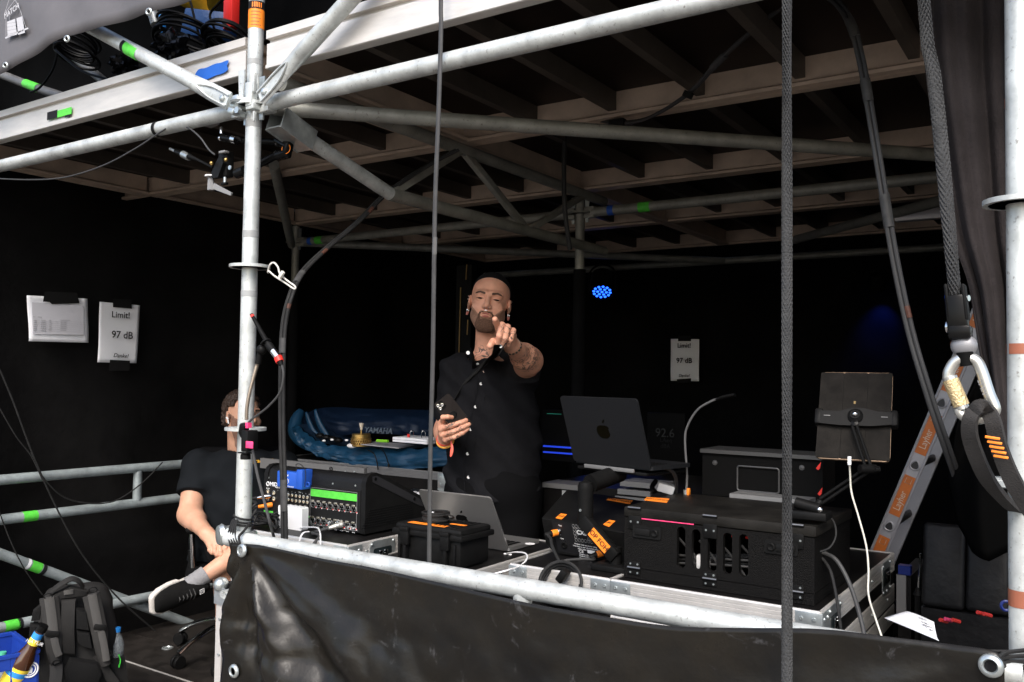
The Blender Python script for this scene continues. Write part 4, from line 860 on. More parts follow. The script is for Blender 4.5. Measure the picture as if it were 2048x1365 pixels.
for x in (RP(1270, 1050).x, RP(1421, 1060).x, rx1-.045):
    for zc, nm_ in ((rz1+.002, 'lid_hinge'), (zlo-.001, 'flap_hinge')):
        mb = MB(); mb.box((x, ry0-.003, zc-.014 if nm_ == 'lid_hinge' else zc), (.038, .003, .038 if nm_ == 'lid_hinge' else .036), None, .001); zk = zc+.026 if nm_ == 'lid_hinge' else zc; mb.cyl((x-.02, ry0-.004, zk), (x+.02, ry0-.004, zk), .0042, 10); h_ = mb.build(nm_, BLACKM, rb)
        MB().cyl((x-.0195, ry0-.0045, zk+.0012), (x+.0195, ry0-.0045, zk+.0012), .0035, 8).build('pin', mat('dark_pin', (.16, .16, .16), .3, .8), h_)
        s_ = MB()
        for dx in (-.011, .011):
            for dz in ((-.012,) if nm_ == 'lid_hinge' else (-.012, .012)): s_.lathe([(.003, 0), (.0028, .0012), (0, .0012)], (x+dx, ry0-.0045, zc+dz-.0), (0, -1, 0), 8)
        struct(s_.build('screws', ZINC, h_), 'stuff')
for (pa_, pb_, side) in (((1262, 1049), (1328, 1081), 1), ((1524, 1079), (1603, 1113), -1)):
    a, b = RP(*pa_), RP(*pb_); c = (a+b)/2; w = .086; h = .034
    lt_ = MB().prism(rrect(w, h, .006), (c.x, ry0, c.z), X1, Z1, .005).build('latch', BLACK, rb, ang=50)
    MB().prism(rrect(w-.012, h-.012, .003), (c.x, ry0-.0051, c.z), X1, Z1, .0006).build('latch_well', SOCK, lt_); MB().box((c.x-side*.012, ry0-.007, c.z), (w-.04, .004, h-.016), None, .001).build('paddle', BLACK, lt_)
    MB().lathe([(.0105, 0), (.0105, .004), (.008, .006), (.005, .005), (0, .004)], (c.x+side*(w/2-.018), ry0-.005, c.z), (0, -1, 0), 18).build('knob', BLACKM, lt_)
mb = MB()
for k in range(7): z = .88+.03*rr.random(); mb.tube(curve([(rx0+.12, ry0+.05+.01*k, z), (rx0+.3, ry0+.04+.012*k, z+.03*rr.random()), (rx0+.43, ry0+.05+.01*k, z+.02)], 5), .0035, 6)
for k in range(4): mb.tube(curve([(1.2+.06*k, ry0+.04, .955), (1.23+.06*k, ry0+.05, .92), (1.27+.06*k, ry0+.05, .868)], 4), .0035, 6)
mb.build('inner_cables', RUBBERG, rb); MB().box((slots[1][0], ry0+.055, .895), (.034, .03, .04), None, .006).build('inner_adapter', WHITE, rb); MB().box((slots[0][0]+.008, ry0+.055, .89), (.016, .02, .05), None, .004).build('inner_adapter', GREYTAPE, rb)
for x in (slots[3][0], slots[4][0]-.004): MB().box((x, ry0+.06, .975), (.018, .02, .008), None, .002).build('inner_tag', RED, rb)
tape_top([(1288, 1001), (1334, 1006), (1339, 998), (1293, 995)], rb, rz1+.0305, 'FRONT AUDIO', .012)
t = thing('power_adapter', 'white power adapter lying on the back of the rack box', 'adapter', at(1330, 978, Y=.84)); MB().box(at(1331, 976, Y=.84), (.055, .04, .03), Euler((.1, .25, .5)).to_matrix(), .006).build('body', WHITE, t)
MB().tube(curve([at(1310, 985, Y=.84), at(1304, 975, Y=.85), at(1312, 962, Y=.88)], 5), .008, 8).build('wrapped_plug', BLACK, t)
t = thing('gooseneck_lamp', 'thin grey gooseneck lamp arching up from the rack box', 'lamp', at(1372, 990, Y=.84))
gp = [at(1372, 988, Y=.84), at(1374, 950, Y=.84), at(1370, 880, Y=.84), at(1376, 850, Y=.84), at(1395, 820, Y=.84), at(1420, 804, Y=.84), at(1436, 798, Y=.84)]
MB().tube(curve(gp, 7), .0036, 10).build('neck', mat('grey_flex', (.13, .13, .13), .5, .3), t); MB().tube([at(1432, 800, Y=.84), at(1445, 795, Y=.84), at(1470, 790, Y=.84)], [.006, .010, .009], 12, flat=.6).build('head', BLACKM, t)
MB().cyl(at(1372, 992, Y=.84), at(1372, 980, Y=.84), .008).build('plug', ZINC, t); MB().box(at(1377, 984, Y=.835), (.008, .016, .022), None, .002).build('tape', ORANGE, t)
CASEB = mat('case_black', (.005, .005, .005), .7, spec=.12)
mo = thing('monitor_case', 'black lidded monitor case with a wide handle frame behind the rack box', 'case', at(1405, 960, Y=.95))
a, b, c_, d_ = at(1405, 905, Y=.97), at(1632, 918, Y=.97), at(1632, 1010, Y=.97), at(1420, 1000, Y=.97)
MB().b2((a.x, .97, c_.z), (b.x+.02, 1.12, a.z)).build('body', CASEB, mo); MB().b2((a.x-.004, .958, a.z), (b.x+.02, 1.13, a.z+.012)).build('top_edge', mat('dark_alu', (.07, .07, .07), .4, .4), mo)
p0, p1 = at(1475, 932, Y=.965), at(1558, 988, Y=.965)
mb = MB(); cxm, czm = (p0.x+p1.x)/2, (p0.z+p1.z)/2; fr_ = [(cxm+q[0], czm+q[1]) for q in rrect(abs(p1.x-p0.x), abs(p0.z-p1.z), .008)]
mb.tube([V((q[0], .964, q[1])) for q in fr_], .003, 8, closed=True); mb.build('handle_frame', mat('dark_alu', (.12,)*3, .4, .5), mo)
for px, py in ((1430, 926), (1604, 936)): MB().lathe([(.009, 0), (.008, .004), (0, .005)], at(px, py, Y=.97), (0, -1, 0), 14).build('button', mat('dark_alu', (.12,)*3, .4, .5), mo)
for px, py in ((1637, 934), (1640, 985)): MB().add([at(px-5, py+3, Y=.955), at(px+2, py-6, Y=.955), at(px+5, py-10, Y=.955), at(px+3, py+3, Y=.955), at(px-1, py+7, Y=.955)], [(0, 1, 2, 3, 4)]).build('red_ribbon', RED, mo, fix=False)
al = at(1560, 1003, Y=.9); tag(MB().b2((at(1470, 997, Y=.93).x, .88, 1.03), (at(1625, 1010, Y=.93).x, .965, 1.043)).build('aluminium_rail', mat('grey_alu', (.2, .2, .2), .5, .3)), 'grey aluminium rail lying under the monitor case', 'rail')
# dark shelves with pale edges behind the console
for k, (pa_, pb_) in enumerate((((1085, 965), (1165, 974)), ((1240, 962), (1320, 967)), ((1235, 978), (1300, 985)), ((1230, 992), (1290, 1000)))):
    a, b = at(*pa_, Y=1.32), at(*pb_, Y=1.32); bx_ = MB().b2((a.x, 1.32, a.z-.02), (b.x, 1.45, a.z)).build('case_rim', mat('dull_alu', (.07, .07, .07), .5, .2)); tag(bx_, ['dull metal case rim behind the standing man, right of his hip', 'topmost dull metal rim under the dark laptop', 'middle dull metal rim under the dark laptop', 'lowest dull metal rim under the dark laptop'][k], 'case rim', 'case rims under the laptop')
pg = thing('brand_sign', 'small white plate with a dark orange printed label behind the console box', 'sign', at(1140, 990, Y=1.28)); a, b = at(1124, 981, Y=1.28), at(1160, 1002, Y=1.28)
MB().b2((a.x, 1.28, b.z-.03), (b.x, 1.284, a.z)).build('plate', GREYTAPE, pg); MB().b2((a.x+.02, 1.2785, a.z-.018), (b.x, 1.2798, a.z-.002)).build('label', INK, pg); text('Grand', .012, (a.x+.045, 1.278, a.z-.01), X1, Z1, ORANGE, pg)
cb = MB().b2((at(1088, 1000, Y=1.33).x, 1.33, 0), (at(1420, 1000, Y=1.33).x, 2.0, .96)).build('rear_rack', LAMI); tag(cb, 'black rear rack cabinet behind the consoles', 'rack')
# ------------------------------------------------------------------ tablet on a jointed holder
tb = thing('tablet', 'tablet in a worn black cover with a bronze rim, back facing out', 'tablet', at(1710, 830, Y=.5))
TQ = [V((1.563, .557, 1.199)), V((1.742, .578, 1.199)), V((1.729, .687, 1.424)), V((1.551, .667, 1.424))]
ux = (TQ[1]-TQ[0]).normalized(); uy = TQ[3]-TQ[0]; uy = (uy-ux*uy.dot(ux)).normalized(); nt_ = ux.cross(uy); o = sum(TQ, V((0, 0, 0)))/4; w = (TQ[1]-TQ[0]).length; h = (TQ[3]-TQ[0]).length
MB().prism(rrect(w, h, .012, 5), o-nt_*.012, ux, uy, .009).build('body', mat('bronze_rim', (.26, .18, .12), .35, .6), tb, ang=50)
MB().prism(rrect(w-.005, h-.005, .010), o-nt_*.0032, ux, uy, .0006).build('cover_back', BLACKM, tb)
WORN = mat('worn_leatherette', (.014, .0125, .011), .65, var=.5, vscale=25, bump=.06, bscale=300, rvar=.1, spec=.2)
for k in range(3):
    ww = w/3-.0009; MB().prism(rrect(ww, h-.004, .004), o-nt_*.003+ux*((k-1)*w/3), ux, uy, .003).build('cover_panel', WORN, tb, ang=50)
MB().box(o+ux*.0+uy*.035+nt_*.0008, (.005, .008, .001), Matrix((ux, uy, nt_)).transposed()).build('emblem', mat('dull_brass', (.16, .11, .04), .5, .4), tb)
th_ = thing('tablet_holder', 'black jointed clamp arm gripping the tablet from behind', 'tablet holder', at(1640, 1000, Y=.55))
Mt = Matrix((ux, uy, nt_)).transposed(); v_ = at(1712, 838, d=1)-CAM; hc = CAM+v_*((o-CAM).dot(nt_)/v_.dot(nt_))+nt_*.012
poly = [(-.088, -.022), (-.04, -.026), (.04, -.026), (.088, -.02), (.088, .014), (.05, .016), (.02, .024), (-.01, .024), (-.04, .014), (-.088, .014)]
MB().prism(poly, hc-nt_*.008, ux, uy, .012).build('clamp_bar', BLACK, th_)
for s_ in (-1, 1): MB().box(hc+ux*.092*s_-nt_*.012, (.02, .045, .032), Mt, .006).build('clamp_jaw', BLACK, th_); MB().box(hc+ux*.07*s_+nt_*.0045, (.016, .0015, .001), Mt).build('jaw_mark', PRINTG, th_)
MB().lathe([(.019, 0), (.019, .006), (.015, .01), (.012, .012), (.012, .014)], hc+nt_*.003, nt_, 24).build('ball_joint', BLACKM, th_); MB().sphere(hc+nt_*.018, .0075, 14).build('ball', CHROME, th_); MB().lathe([(.009, 0), (.009, .012), (0, .014)], hc-uy*.023+nt_*.004, nt_, 16).build('knob', BLACKG, th_)
j1 = at(1738, 938, Y=.53); j0 = at(1640, 1004, Y=.52); pa_ = hc-uy*.03+nt_*.01
for s_ in (-.007, .007): MB().tube([pa_+ux*s_*.8, j1+ux*s_], .004, 10).build('upper_bar', BLACKM, th_); MB().tube([j1+V((0, 0, s_)), j0+V((0, 0, s_*1.1))], .004, 10).build('lower_bar', BLACKM, th_)
MB().cyl(j1-V((.018, .02, 0)), j1+V((.014, .01, 0)), .011, 18).build('elbow', BLACKM, th_); MB().cyl(j1+V((.012, 0, 0)), j1+V((.022, .008, 0)), .008, 14).build('elbow_knob', BLACKG, th_)
k0 = at(1615, 1012, Y=.50); MB().cyl(k0-V((.03, 0, -.006)), k0+V((.03, -.0, -.006)), .014, 18).build('wrist', BLACK, th_); MB().sphere(k0+V((.032, -.006, -.006)), .009, 12).build('wrist_ball', CHROME, th_); MB().box(k0+V((-.0, .02, -.024)), (.10, .07, .022), None, .006).build('mount', BLACK, th_); MB().cyl(k0+V((.02, .01, 0)), j0, .009, 12).build('stub', BLACK, th_)
t = thing('charging_cable', 'white charging cable hanging from the tablet down past the cases', 'cable', at(1700, 925, Y=.5)); cp = [at(1699, 922, Y=.49), at(1700, 945, Y=.5), at(1703, 985, Y=.5), at(1716, 1030, Y=.46), at(1732, 1090, Y=.44), at(1737, 1140, Y=.40), at(1737, 1190, Y=.36), at(1752, 1240, Y=.30), at(1764, 1275, Y=.28)]
MB().tube(curve(cp, 6), .0022, 7).build('cord', mat('cream_plastic', (.6, .58, .5), .5), t); MB().box(cp[0], (.009, .006, .022), None, .002).build('plug', WHITE, t)
for k, (pts, r_, lab) in enumerate((([(1640, 1030), (1665, 1040), (1672, 1070), (1660, 1095), (1640, 1104)], .0025, 'thin black cable looping beside the rack box'), ([(1640, 1104), (1672, 1120), (1700, 1170), (1722, 1240), (1732, 1290)], .0055, 'thick grey cable curving down right of the rack box'), ([(1640, 1112), (1660, 1140), (1672, 1190), (1682, 1260)], .004, 'black cable close to the right side of the rack box'))):
    tag(MB().tube(curve([at(px, py, Y=.56-.02*i) for i, (px, py) in enumerate(pts)], 6), r_, 9).build('black_cable', RUBBERG if k == 1 else RUBBER), lab, 'cable', 'cables beside the rack box')
# ================================================================== blue covered keyboard and what lies on it
NYL = mat('blue_nylon', (.006, .042, .09), .42, var=.25, vscale=10, bump=.12, bscale=600, rvar=.08)
ky = 1.42
kb = thing('keyboard_bag', 'dark blue nylon keyboard bag with a raised padded rim lying on a rack', 'keyboard bag', (-.85, ky, .95))
# flat front lobe with soft wrinkles and a raised back wall with a rolled left end
def kx(px, py, Y): return at(px, py, Y=Y)
frontl = [(592, 860), (600, 885), (625, 905), (660, 920), (700, 930), (760, 936), (830, 938), (905, 930)]
rim = [(596, 850), (618, 868), (650, 886), (700, 893), (760, 896), (830, 896), (905, 890)]
fl_c = curve([kx(*q, ky-.04) for q in frontl], 6); rm_c = curve([kx(*q, ky) for q in rim], 6)
def samp(c, u):
    t = u*(len(c)-1); i = min(int(t), len(c)-2); return c[i].lerp(c[i+1], t-i)
nzr = np.random.RandomState(5)
def wr(u, v, a): return a*(2.6*rdg((u*7+v*1.5, v*2.2-u*2, 4.), 1.6)+1.4*rdg((u*9, v*4+u*3, 9.), 2.5)-2.5)+0*(math.sin(u*31+v*9)+.7*math.sin(u*57-v*13+1)+.6*math.sin(u*19+v*23+2)+.5*math.sin(u*83+v*5))
def front(u, v):
    a, b = samp(fl_c, u), samp(rm_c, u); p = a.lerp(b, v); bul = math.sin(math.pi*min(1, v*1.0))*.5+.15
    return p+V((0, -.05*bul+wr(u, v, .005), wr(u*1.3, v+.3, .0025)))
MB().grid(front, 70, 12).build('front_lobe', NYL, kb, ang=180)
MB().grid(lambda u, v: samp(rm_c, u)+V((wr(u, v, .002)*.3, .30*v, .012*math.sin(v*3)+wr(u, v, .0015))), 60, 12).build('top_flap', mat('dark_blue_nylon', (.006, .018, .04), .5, bump=.1, bscale=600), kb, ang=180)
bt = [(588, 862), (592, 838), (612, 822), (650, 815), (720, 818), (800, 820), (850, 822), (905, 832)]
bb = [(592, 880), (610, 890), (640, 880), (680, 872), (730, 868), (800, 870), (850, 880), (905, 890)]
btc = curve([kx(*q, ky+.22) for q in bt], 6); bbc = curve([kx(*q, ky+.17) for q in bb], 6)
MB().grid(lambda u, v: samp(bbc, u).lerp(samp(btc, u), v)+V((0, .05*v-.05*math.sin(math.pi*v)+wr(u, v, .0055), 0)), 70, 14).build('back_wall', mat('mid_blue_nylon', (.003, .011, .03), .45, bump=.1, bscale=600), kb, ang=180)
rl = [(604, 822), (594, 838), (590, 860), (600, 880), (622, 896)]
MB().tube(curve([kx(*q, ky+.10-.03*i) for i, q in enumerate(rl)], 6), [.02+.018*math.sin(math.pi*i/24) for i in range(25)], 14).build('rolled_end', NYL, kb, ang=180)
for pts in ([(630, 820), (640, 850), (660, 880)], [(612, 825), (625, 860), (650, 892)]): MB().tube(curve([kx(*q, ky+.05) for q in pts], 6), [.008, .010, .012, .014, .016, .018, .019, .019, .018, .017, .014, .012, .008], 10, flat=.6).build('fold', NYL, kb, ang=180)
text('YAMAHA', .040, at(757, 862, Y=ky+.135), X1, Z1+V((.0, .25, 0)), mat('dull_print', (.10, .13, .16), .6), kb, 'bag_print', sx=1.15, bold=.02)
for pts in ([(735, 900), (748, 908), (754, 925), (756, 940)], [(760, 893), (770, 908), (776, 925), (777, 935)]): MB().tube(curve([kx(*q, ky-.08) for q in pts], 5), .0028, 6).build('drawcord', BLACK, kb)
q = kx(*(777, 934), ky-.085); MB().lathe([(.005, 0), (.006, .01), (.003, .016)], q, Z1, 10).build('toggle', BLACK, kb)
rk = flight_case('flight_case', 'black flight case under the blue keyboard bag', -1.4, -.26, ky-.06, ky+.5, .955, h=.035, em=mat('dull_alu', (.07,)*3))
# rim of an open lid right behind the desk
a, b = at(600, 934, Y=1.12), at(728, 950, Y=1.12); lid = thing('lid_rim', 'dull metal lid rim with a ring between the desk and the blue bag', 'case rim', a)
MB().b2((at(520, 934, Y=1.12).x, 1.12, b.z-.018), (b.x, 1.14, b.z+.03)).build('profile', mat('dull_alu', (.22,)*3, .5, .3), lid); MB().torus(at(662, 938, Y=1.115), (0, 1, .2), .008, .002, 14, 5).build('ring', BLACK, lid)
rivets(lid, [at(655+18*k, 944, Y=1.118) for k in range(4)], (0, -1, 0))
t = thing('grinder', 'round engraved brass tin with a pale crank knob standing on the blue bag', 'tin', at(722, 890, Y=1.36)); o = at(722, 893, Y=1.36)
MB().lathe([(.046, 0), (.049, .003), (.049, .006), (.047, .008), (.048, .034), (.05, .036), (.05, .04), (.045, .042), (.045, .058), (.042, .061), (0, .061)], o, Z1, 30).build('tin', BRASS, t)
mb = MB()
for k in range(26):
    a = 2*math.pi*k/26
    for q in range(2): mb.sphere(o+V((.0475*math.cos(a+q*.12), .0475*math.sin(a+q*.12), .014+.012*q)), .0045, 6, (1, 1, 1.2))
mb.build('engraving', mat('dark_brass', (.25, .15, .05), .45, .8), t); MB().cyl(o+V((0, 0, .06)), o+V((0, 0, .085)), .004).build('crank', BRASS, t); MB().lathe([(.006, 0), (.011, .028), (.012, .032), (0, .033)], o+V((0, 0, .08)), Z1, 16).build('knob', mat('bone', (.65, .58, .48), .5), t)
t = thing('earbud_case', 'small white earbud case lying before the brass tin', 'earbud case', at(704, 894, Y=1.33)); o = at(704, 892, Y=1.33)
MB().sphere(o, .0225, 18, (1.25, .9, .55)).build('shell', WHITE, t); MB().torus(o+V((0, 0, .003)), Z1, .0226, .0006, 24, 5, e=.78).build('seam', PRINTG, t)
t = thing('green_lighter', 'green marker lying on the grey sheet beside the brass tin', 'marker', at(765, 884, Y=1.36)); MB().tube([at(754, 884, Y=1.36)+V((0, 0, .005)), at(776, 885, Y=1.36)+V((0, 0, .005))], .007, 12).build('barrel', mat('lime', (.25, .65, .03), .4), t)
sh = MB().box(at(775, 890, Y=1.40), (.22, .13, .004), Euler((.05, .03, .1)).to_matrix()).build('grey_folder', mat('folder_grey', (.33, .33, .35), .5)); tag(sh, 'pale grey folder lying on the blue bag under the green marker', 'folder')
bi = thing('ring_binder', 'open ring binder lying on the blue bag beside the standing man', 'binder', at(835, 880, Y=1.40)); o = at(838, 884, Y=1.42)
for k in range(2): MB().box(o+V((0, 0, .004+.012*k)), (.19, .16, .010), Euler((0, .02, .12)).to_matrix(), .001).build('page_block', PAPER, bi)
for px in (820, 843): q = at(px, 878, Y=1.40); MB().tube(curve([q, q+V((0, 0, .028)), q+V((.006, 0, .036)), q+V((.013, .01, .03)), q+V((.013, .012, 0))], 5), .0016, 6).build('ring', CHROME, bi)
MB().box(at(817, 872, Y=1.38), (.012, .006, .016)).build('tab', RED, bi)
mb = MB()
for k in range(4): mb.sphere(at(640+12*k, 872+3*k, Y=1.40), .03, 10, (1, .7, .5))
tag(mb.build('black_pouch', BLACKG, ang=180), 'glossy black pouch lying in the hollow of the blue bag', 'pouch')
for k, (px, py) in enumerate(((648, 882), (664, 880), (693, 881))): tag(MB().sphere(at(px, py, Y=1.33), .0085, 10, (1.3, .8, .7)).build('earphone', WHITE), ['white earphone at the left of the black pouch', 'white earphone in front of the black pouch', 'white earphone left of the brass tin'][k], 'earphone', 'white earphones')
# ------------------------------------------------------------------ papers taped on the cloth
def sheet(name, label, q, m, loc):
    t = thing(name, label, 'paper', loc); n = (q[1]-q[0]).cross(q[3]-q[0]).normalized(); n = n if n.dot(CAM-q[0]) > 0 else -n
    def fn(u, v): p = q[0].lerp(q[1], u).lerp(q[3].lerp(q[2], u), v); return p+n*(.003*math.sin(u*5+v*4)+.002*math.sin(v*7)+.003)
    mb = MB(); mb.grid(fn, 14, 14); o = mb.build('sheet', m, t, ang=180); o.modifiers.new('t', 'SOLIDIFY').thickness = .0006
    return t, n
XW = -2.185
Q = lambda px, py, X=XW: at(px, py, X=X)
t, n = sheet('paper_notice', 'landscape paper with a small printed table taped left of the limit notice', [Q(57, 683), Q(177, 686), Q(174, 598), Q(53, 591)], PAPER, Q(115, 640))
LT = mat('faint_print', (.42, .42, .45), .8); FT = mat('pale_print_panel', (.60, .60, .64), .8)
off = n*.016
def seg(q0, q1, w, m, parent, name='print'): 
    a, b = q0+off, q1+off; d = (b-a).normalized(); u_ = n.cross(d); MB().add([a-u_*w, b-u_*w, b+u_*w, a+u_*w], [(0, 1, 2, 3)]).build(name, m, parent, fix=False)
MB().add([q+n*.013 for q in (Q(63, 669), Q(165, 670), Q(164, 612), Q(61, 605))], [(0, 1, 2, 3)]).build('print_panel', FT, t, fix=False)
for k in range(6):
    y = 643+4*k; seg(Q(64, y-1), Q(164, y+2), .0006, LT, t)
    for x0 in (64, 78, 94, 117): seg(Q(x0, y-2), Q(x0+[6, 10, 5, 20 if k == 0 else 12][(64, 78, 94, 117).index(x0)], y-1.6), .0018, LT, t)
seg(Q(63, 634), Q(67, 634), .0015, LT, t); seg(Q(72, 634.5), Q(80, 635), .0015, LT, t)
off = n*.02
for q4 in ([(82, 604), (155, 607), (150, 586), (86, 584)], [(100, 609), (155, 607), (150, 600), (90, 600)]): MB().add([Q(*p)+n*.018 for p in q4], [(0, 1, 2, 3)]).build('gaffer_strip', GAFF, t, fix=False)
t, n = sheet('paper_notice', 'Limit 97 dB notice taped on the left cloth wall', [Q(194, 725), Q(273, 727), Q(279, 611), Q(199, 604)], PAPER, Q(240, 665)); 
wy, wz = Y1, Z1
tx = lambda s, sz, px, py, **k: text(s, sz, Q(px, py)+n*.017, (Q(px+10, py+.7)-Q(px, py)), Z1, INK, t, 'lettering', **k)
tx('Limit!', .047, 238, 631, bold=.012); tx('97 dB', .053, 241, 671, bold=.014); tx('Danke!', .030, 238, 712, bold=.008, shear=.25)
for q4 in ([(222, 615), (260, 618), (259, 600), (222, 598)], [(214, 742), (255, 742), (256, 722), (216, 720)]): MB().add([Q(*p)+n*.018 for p in q4], [(0, 1, 2, 3)]).build('gaffer_strip', GAFF, t, fix=False)
YW = 4.34
B = lambda px, py: at(px, py, Y=YW)
t, n = sheet('paper_notice', 'dim Limit 97 dB notice far back on the cloth, right of the standing man', [B(1342, 762), B(1398, 763), B(1399, 679), B(1342, 678)], PAPER, B(1370, 720))
for s_, sz, py, k in (('Limit!', .047, 692, dict(bold=.012)), ('97 dB', .053, 722, dict(bold=.014)), ('Danke!', .030, 752, dict(bold=.008, shear=.25))): text(s_, sz, B(1370, py)+n*.017, X1, Z1, INK, t, 'lettering', **k)
for q4 in ([(1358, 683), (1384, 683), (1384, 672), (1358, 672)], [(1355, 766), (1384, 766), (1384, 757), (1356, 759)]): MB().add([B(*p)+n*.018 for p in q4], [(0, 1, 2, 3)]).build('gaffer_strip', GAFF, t, fix=False)
# ------------------------------------------------------------------ LED spot in the dark, the dim reading screen
BLED = mat('blue_led', (.02, .05, .4), .3, emit=(.015, .10, 1.), estr=2.0)
c = at(1204, 584, Y=3.9); t = thing('stage_light', 'small round stage light glowing blue at the back of the bay', 'stage light', c)
dn = (CAM-c).normalized(); dn = V((dn.x, dn.y, -1.5)).normalized(); MB().lathe([(.078, -.16), (.095, -.02), (.095, .01), (.082, .01), (.082, .0), (0, 0)], c, dn, 28).build('can', BLACKM, t)
F = frame(dn, V((.8, .6, 0)))
for i, (n_, rr_) in enumerate(((1, 0), (6, .032), (12, .060))):
    for k in range(n_): a = 2*math.pi*k/n_; MB().lathe([(.0105, 0), (.009, .004), (0, .005)], c+F @ V((rr_*math.cos(a), rr_*math.sin(a), .001)), dn, 10).build('led', BLED, t)
MB().tube(curve([c+V((-.11, 0, 0)), c+V((-.1, 0, .15)), c+V((0, 0, .2)), c+V((.1, 0, .15)), c+V((.11, 0, 0))], 5), .008, 6).build('yoke', BLACKM, t)
lt = bpy.data.lights.new('blue_lamp', 'SPOT'); lt.energy = 1.5; lt.color = (.05, .15, 1); lt.spot_size = R(70); lt.spot_blend = .6; lt.shadow_soft_size = .08
lo = bpy.data.objects.new('blue_lamp', lt); COL.objects.link(lo); lo.location = c+dn*.03; lo.rotation_euler = (-V((dn.x, dn.y, -.6))).to_track_quat('Z', 'Y').to_euler()
c2 = at(1757, 578, Y=4.22); t = thing('stage_light', 'hidden stage light throwing a faint blue streak on the cloth beside the ladder', 'stage light', c2)
MB().lathe([(.05, -.1), (.055, 0), (.048, 0), (.046, -.005), (0, -.005)], c2, (0, .5, -1), 20).build('can', BLACKM, t); MB().lathe([(.035, 0), (0, 0)], c2+V((0, 0, -.0)), (0, .5, -1), 14).build('led', mat('dim_blue_led', (.02, .05, .3), emit=(.05, .2, 1), estr=1.), t)
l2 = bpy.data.lights.new('blue_lamp', 'SPOT'); l2.energy = 3.2; l2.color = (.02, .08, 1); l2.spot_size = R(75); l2.spot_blend = 1
o2 = bpy.data.objects.new('blue_lamp', l2); COL.objects.link(o2); o2.location = c2+V((0, .03, -.02)); o2.rotation_euler = (-(at(1758, 690, Y=4.4)-c2)).to_track_quat('Z', 'Y').to_euler()
DIM = mat('dim_screen_print', (.02, .02, .02), emit=(.5, .5, .45), estr=.002)
c = at(1330, 880, Y=2.2); t = thing('level_meter', 'dark display reading 92.6 in dim digits beside the dark laptop', 'display', c); MB().box(c+V((0, .02, 0)), (.2, .03, .26), None, .004).build('screen', CASEB, t)
text('92.6', .06, at(1330, 867, Y=2.2)+V((0, -.002, 0)), X1, Z1, DIM, t, 'digits'); DIM2 = mat('dim_print', (.012, .012, .012), .8); text('LAeq', .03, at(1332, 881, Y=2.2)+V((0, -.002, 0)), X1, Z1, DIM2, t, 'digits'); text('dBA', .03, at(1331, 893, Y=2.2)+V((0, -.002, 0)), X1, Z1, DIM2, t, 'digits')
sk = thing('screen_unit', 'rack unit with glowing blue strips left of the dark laptop', 'rack unit', at(1115, 900, Y=1.5)); BST = mat('blue_strip', (.02, .03, .3), emit=(.02, .08, 1), estr=.28)
for y0, y1 in ((891, 896), (903, 908)): a, b = at(1086, y0, Y=1.5), at(1145, y1+2, Y=1.5); MB().b2((a.x, 1.5, b.z), (b.x, 1.51, a.z)).build('light_strip', BST, sk)
a, b = at(1085, 820, Y=1.515), at(1150, 925, Y=1.515); MB().b2((a.x, 1.515, b.z), (b.x, 1.6, a.z)).build('housing', CASEB, sk); a, b = at(1094, 827, Y=1.51), at(1122, 828, Y=1.51); MB().b2((a.x, 1.508, b.z-.003), (b.x, 1.514, a.z)).build('status_line', mat('teal_strip', (.02, .2, .15), emit=(.05, .6, .4), estr=.04), sk)
# ------------------------------------------------------------------ ropes, cables
BRW = mat('woven_grey_rope', (.034, .035, .036), .85, var=.3, vscale=40, bump=.3, bscale=300)
def braid(t, path, r, pitch=.02, m=BRW):
    c = curve(path, 3); MB().tube(c, r*.82, 12).build('core', BRW, t)
    # resample evenly
    d = [0]
    for i in range(1, len(c)): d.append(d[-1]+(c[i]-c[i-1]).length)
    Lh = d[-1]; pos = lambda s: V([float(np.interp(s, d, [q[k] for q in c])) for k in range(3)])
    mb = MB(); n = int(Lh/.0036); ns = 10
    for sgn in (-1, 1):
        for k in range(9):
            pts = []
            for i in range(n+1):
                s = Lh*i/n; T = (pos(min(Lh, s+.01))-pos(max(0, s-.01))).normalized(); x = V((0, 1, 0)); x = (x-T*x.dot(T)).normalized(); y = T.cross(x); a = sgn*s/pitch*2*math.pi/2+2*math.pi*k/9
                w = 1+.05*math.sin(9*sgn*s/pitch*2*math.pi+(0 if sgn > 0 else math.pi)); pts.append(pos(s)+(x*math.cos(a)+y*math.sin(a))*r*.90*w)
            mb.tube(pts, r*.34, 6, flat=.38, x0=(0, 1, 0))
    o = mb.build('braid', m, t); return o
t = thing('braided_rope', 'grey braided rope hanging straight down in front of everything', 'rope', at(1574, 700, Y=-.3)); braid(t, [V((at(1574, 0, Y=-.3).x+.0, -.3, 3.3)), at(1574, -60, Y=-.3), at(1574, 450, Y=-.3), at(1574, 900, Y=-.3), at(1574, 1440, Y=-.3)], .0074, .05)
t = thing('braided_rope', 'slanting grey braided rope at the right ending in a clamp over the carabiner', 'rope', at(1880, 300, Y=-.2)); braid(t, [at(1842, -60, Y=-.2)+V((-.07, 0, 1.2)), at(1842, -60, Y=-.2), at(1868, 150, Y=-.2), at(1893, 400, Y=-.2), at(1913, 625, Y=-.2)], .0092, .055)
t = thing('flat_cable', 'single black cable hanging straight down left of the standing man', 'cable', at(870, 600, Y=.03)); MB().tube(curve([at(883, -60, Y=-.045)+V((.01, 0, .8)), at(883, -60, Y=-.045), at(882, 60, Y=-.045), at(877, 230, Y=-.045), at(870, 420, Y=-.03), at(866, 700, Y=-.01), at(861, 900, Y=.0), at(859, 1050, Y=.0), at(858, 1180, Y=.0)], 8), .0068, 10, flat=.6).build('cord', RUBBERG, t); MB().tube([at(870, 475, Y=-.026), at(869, 510, Y=-.024)], .0072, 10, flat=.6).build('tape_wrap', mat('clear_tape', (.09, .09, .09), .25), t)
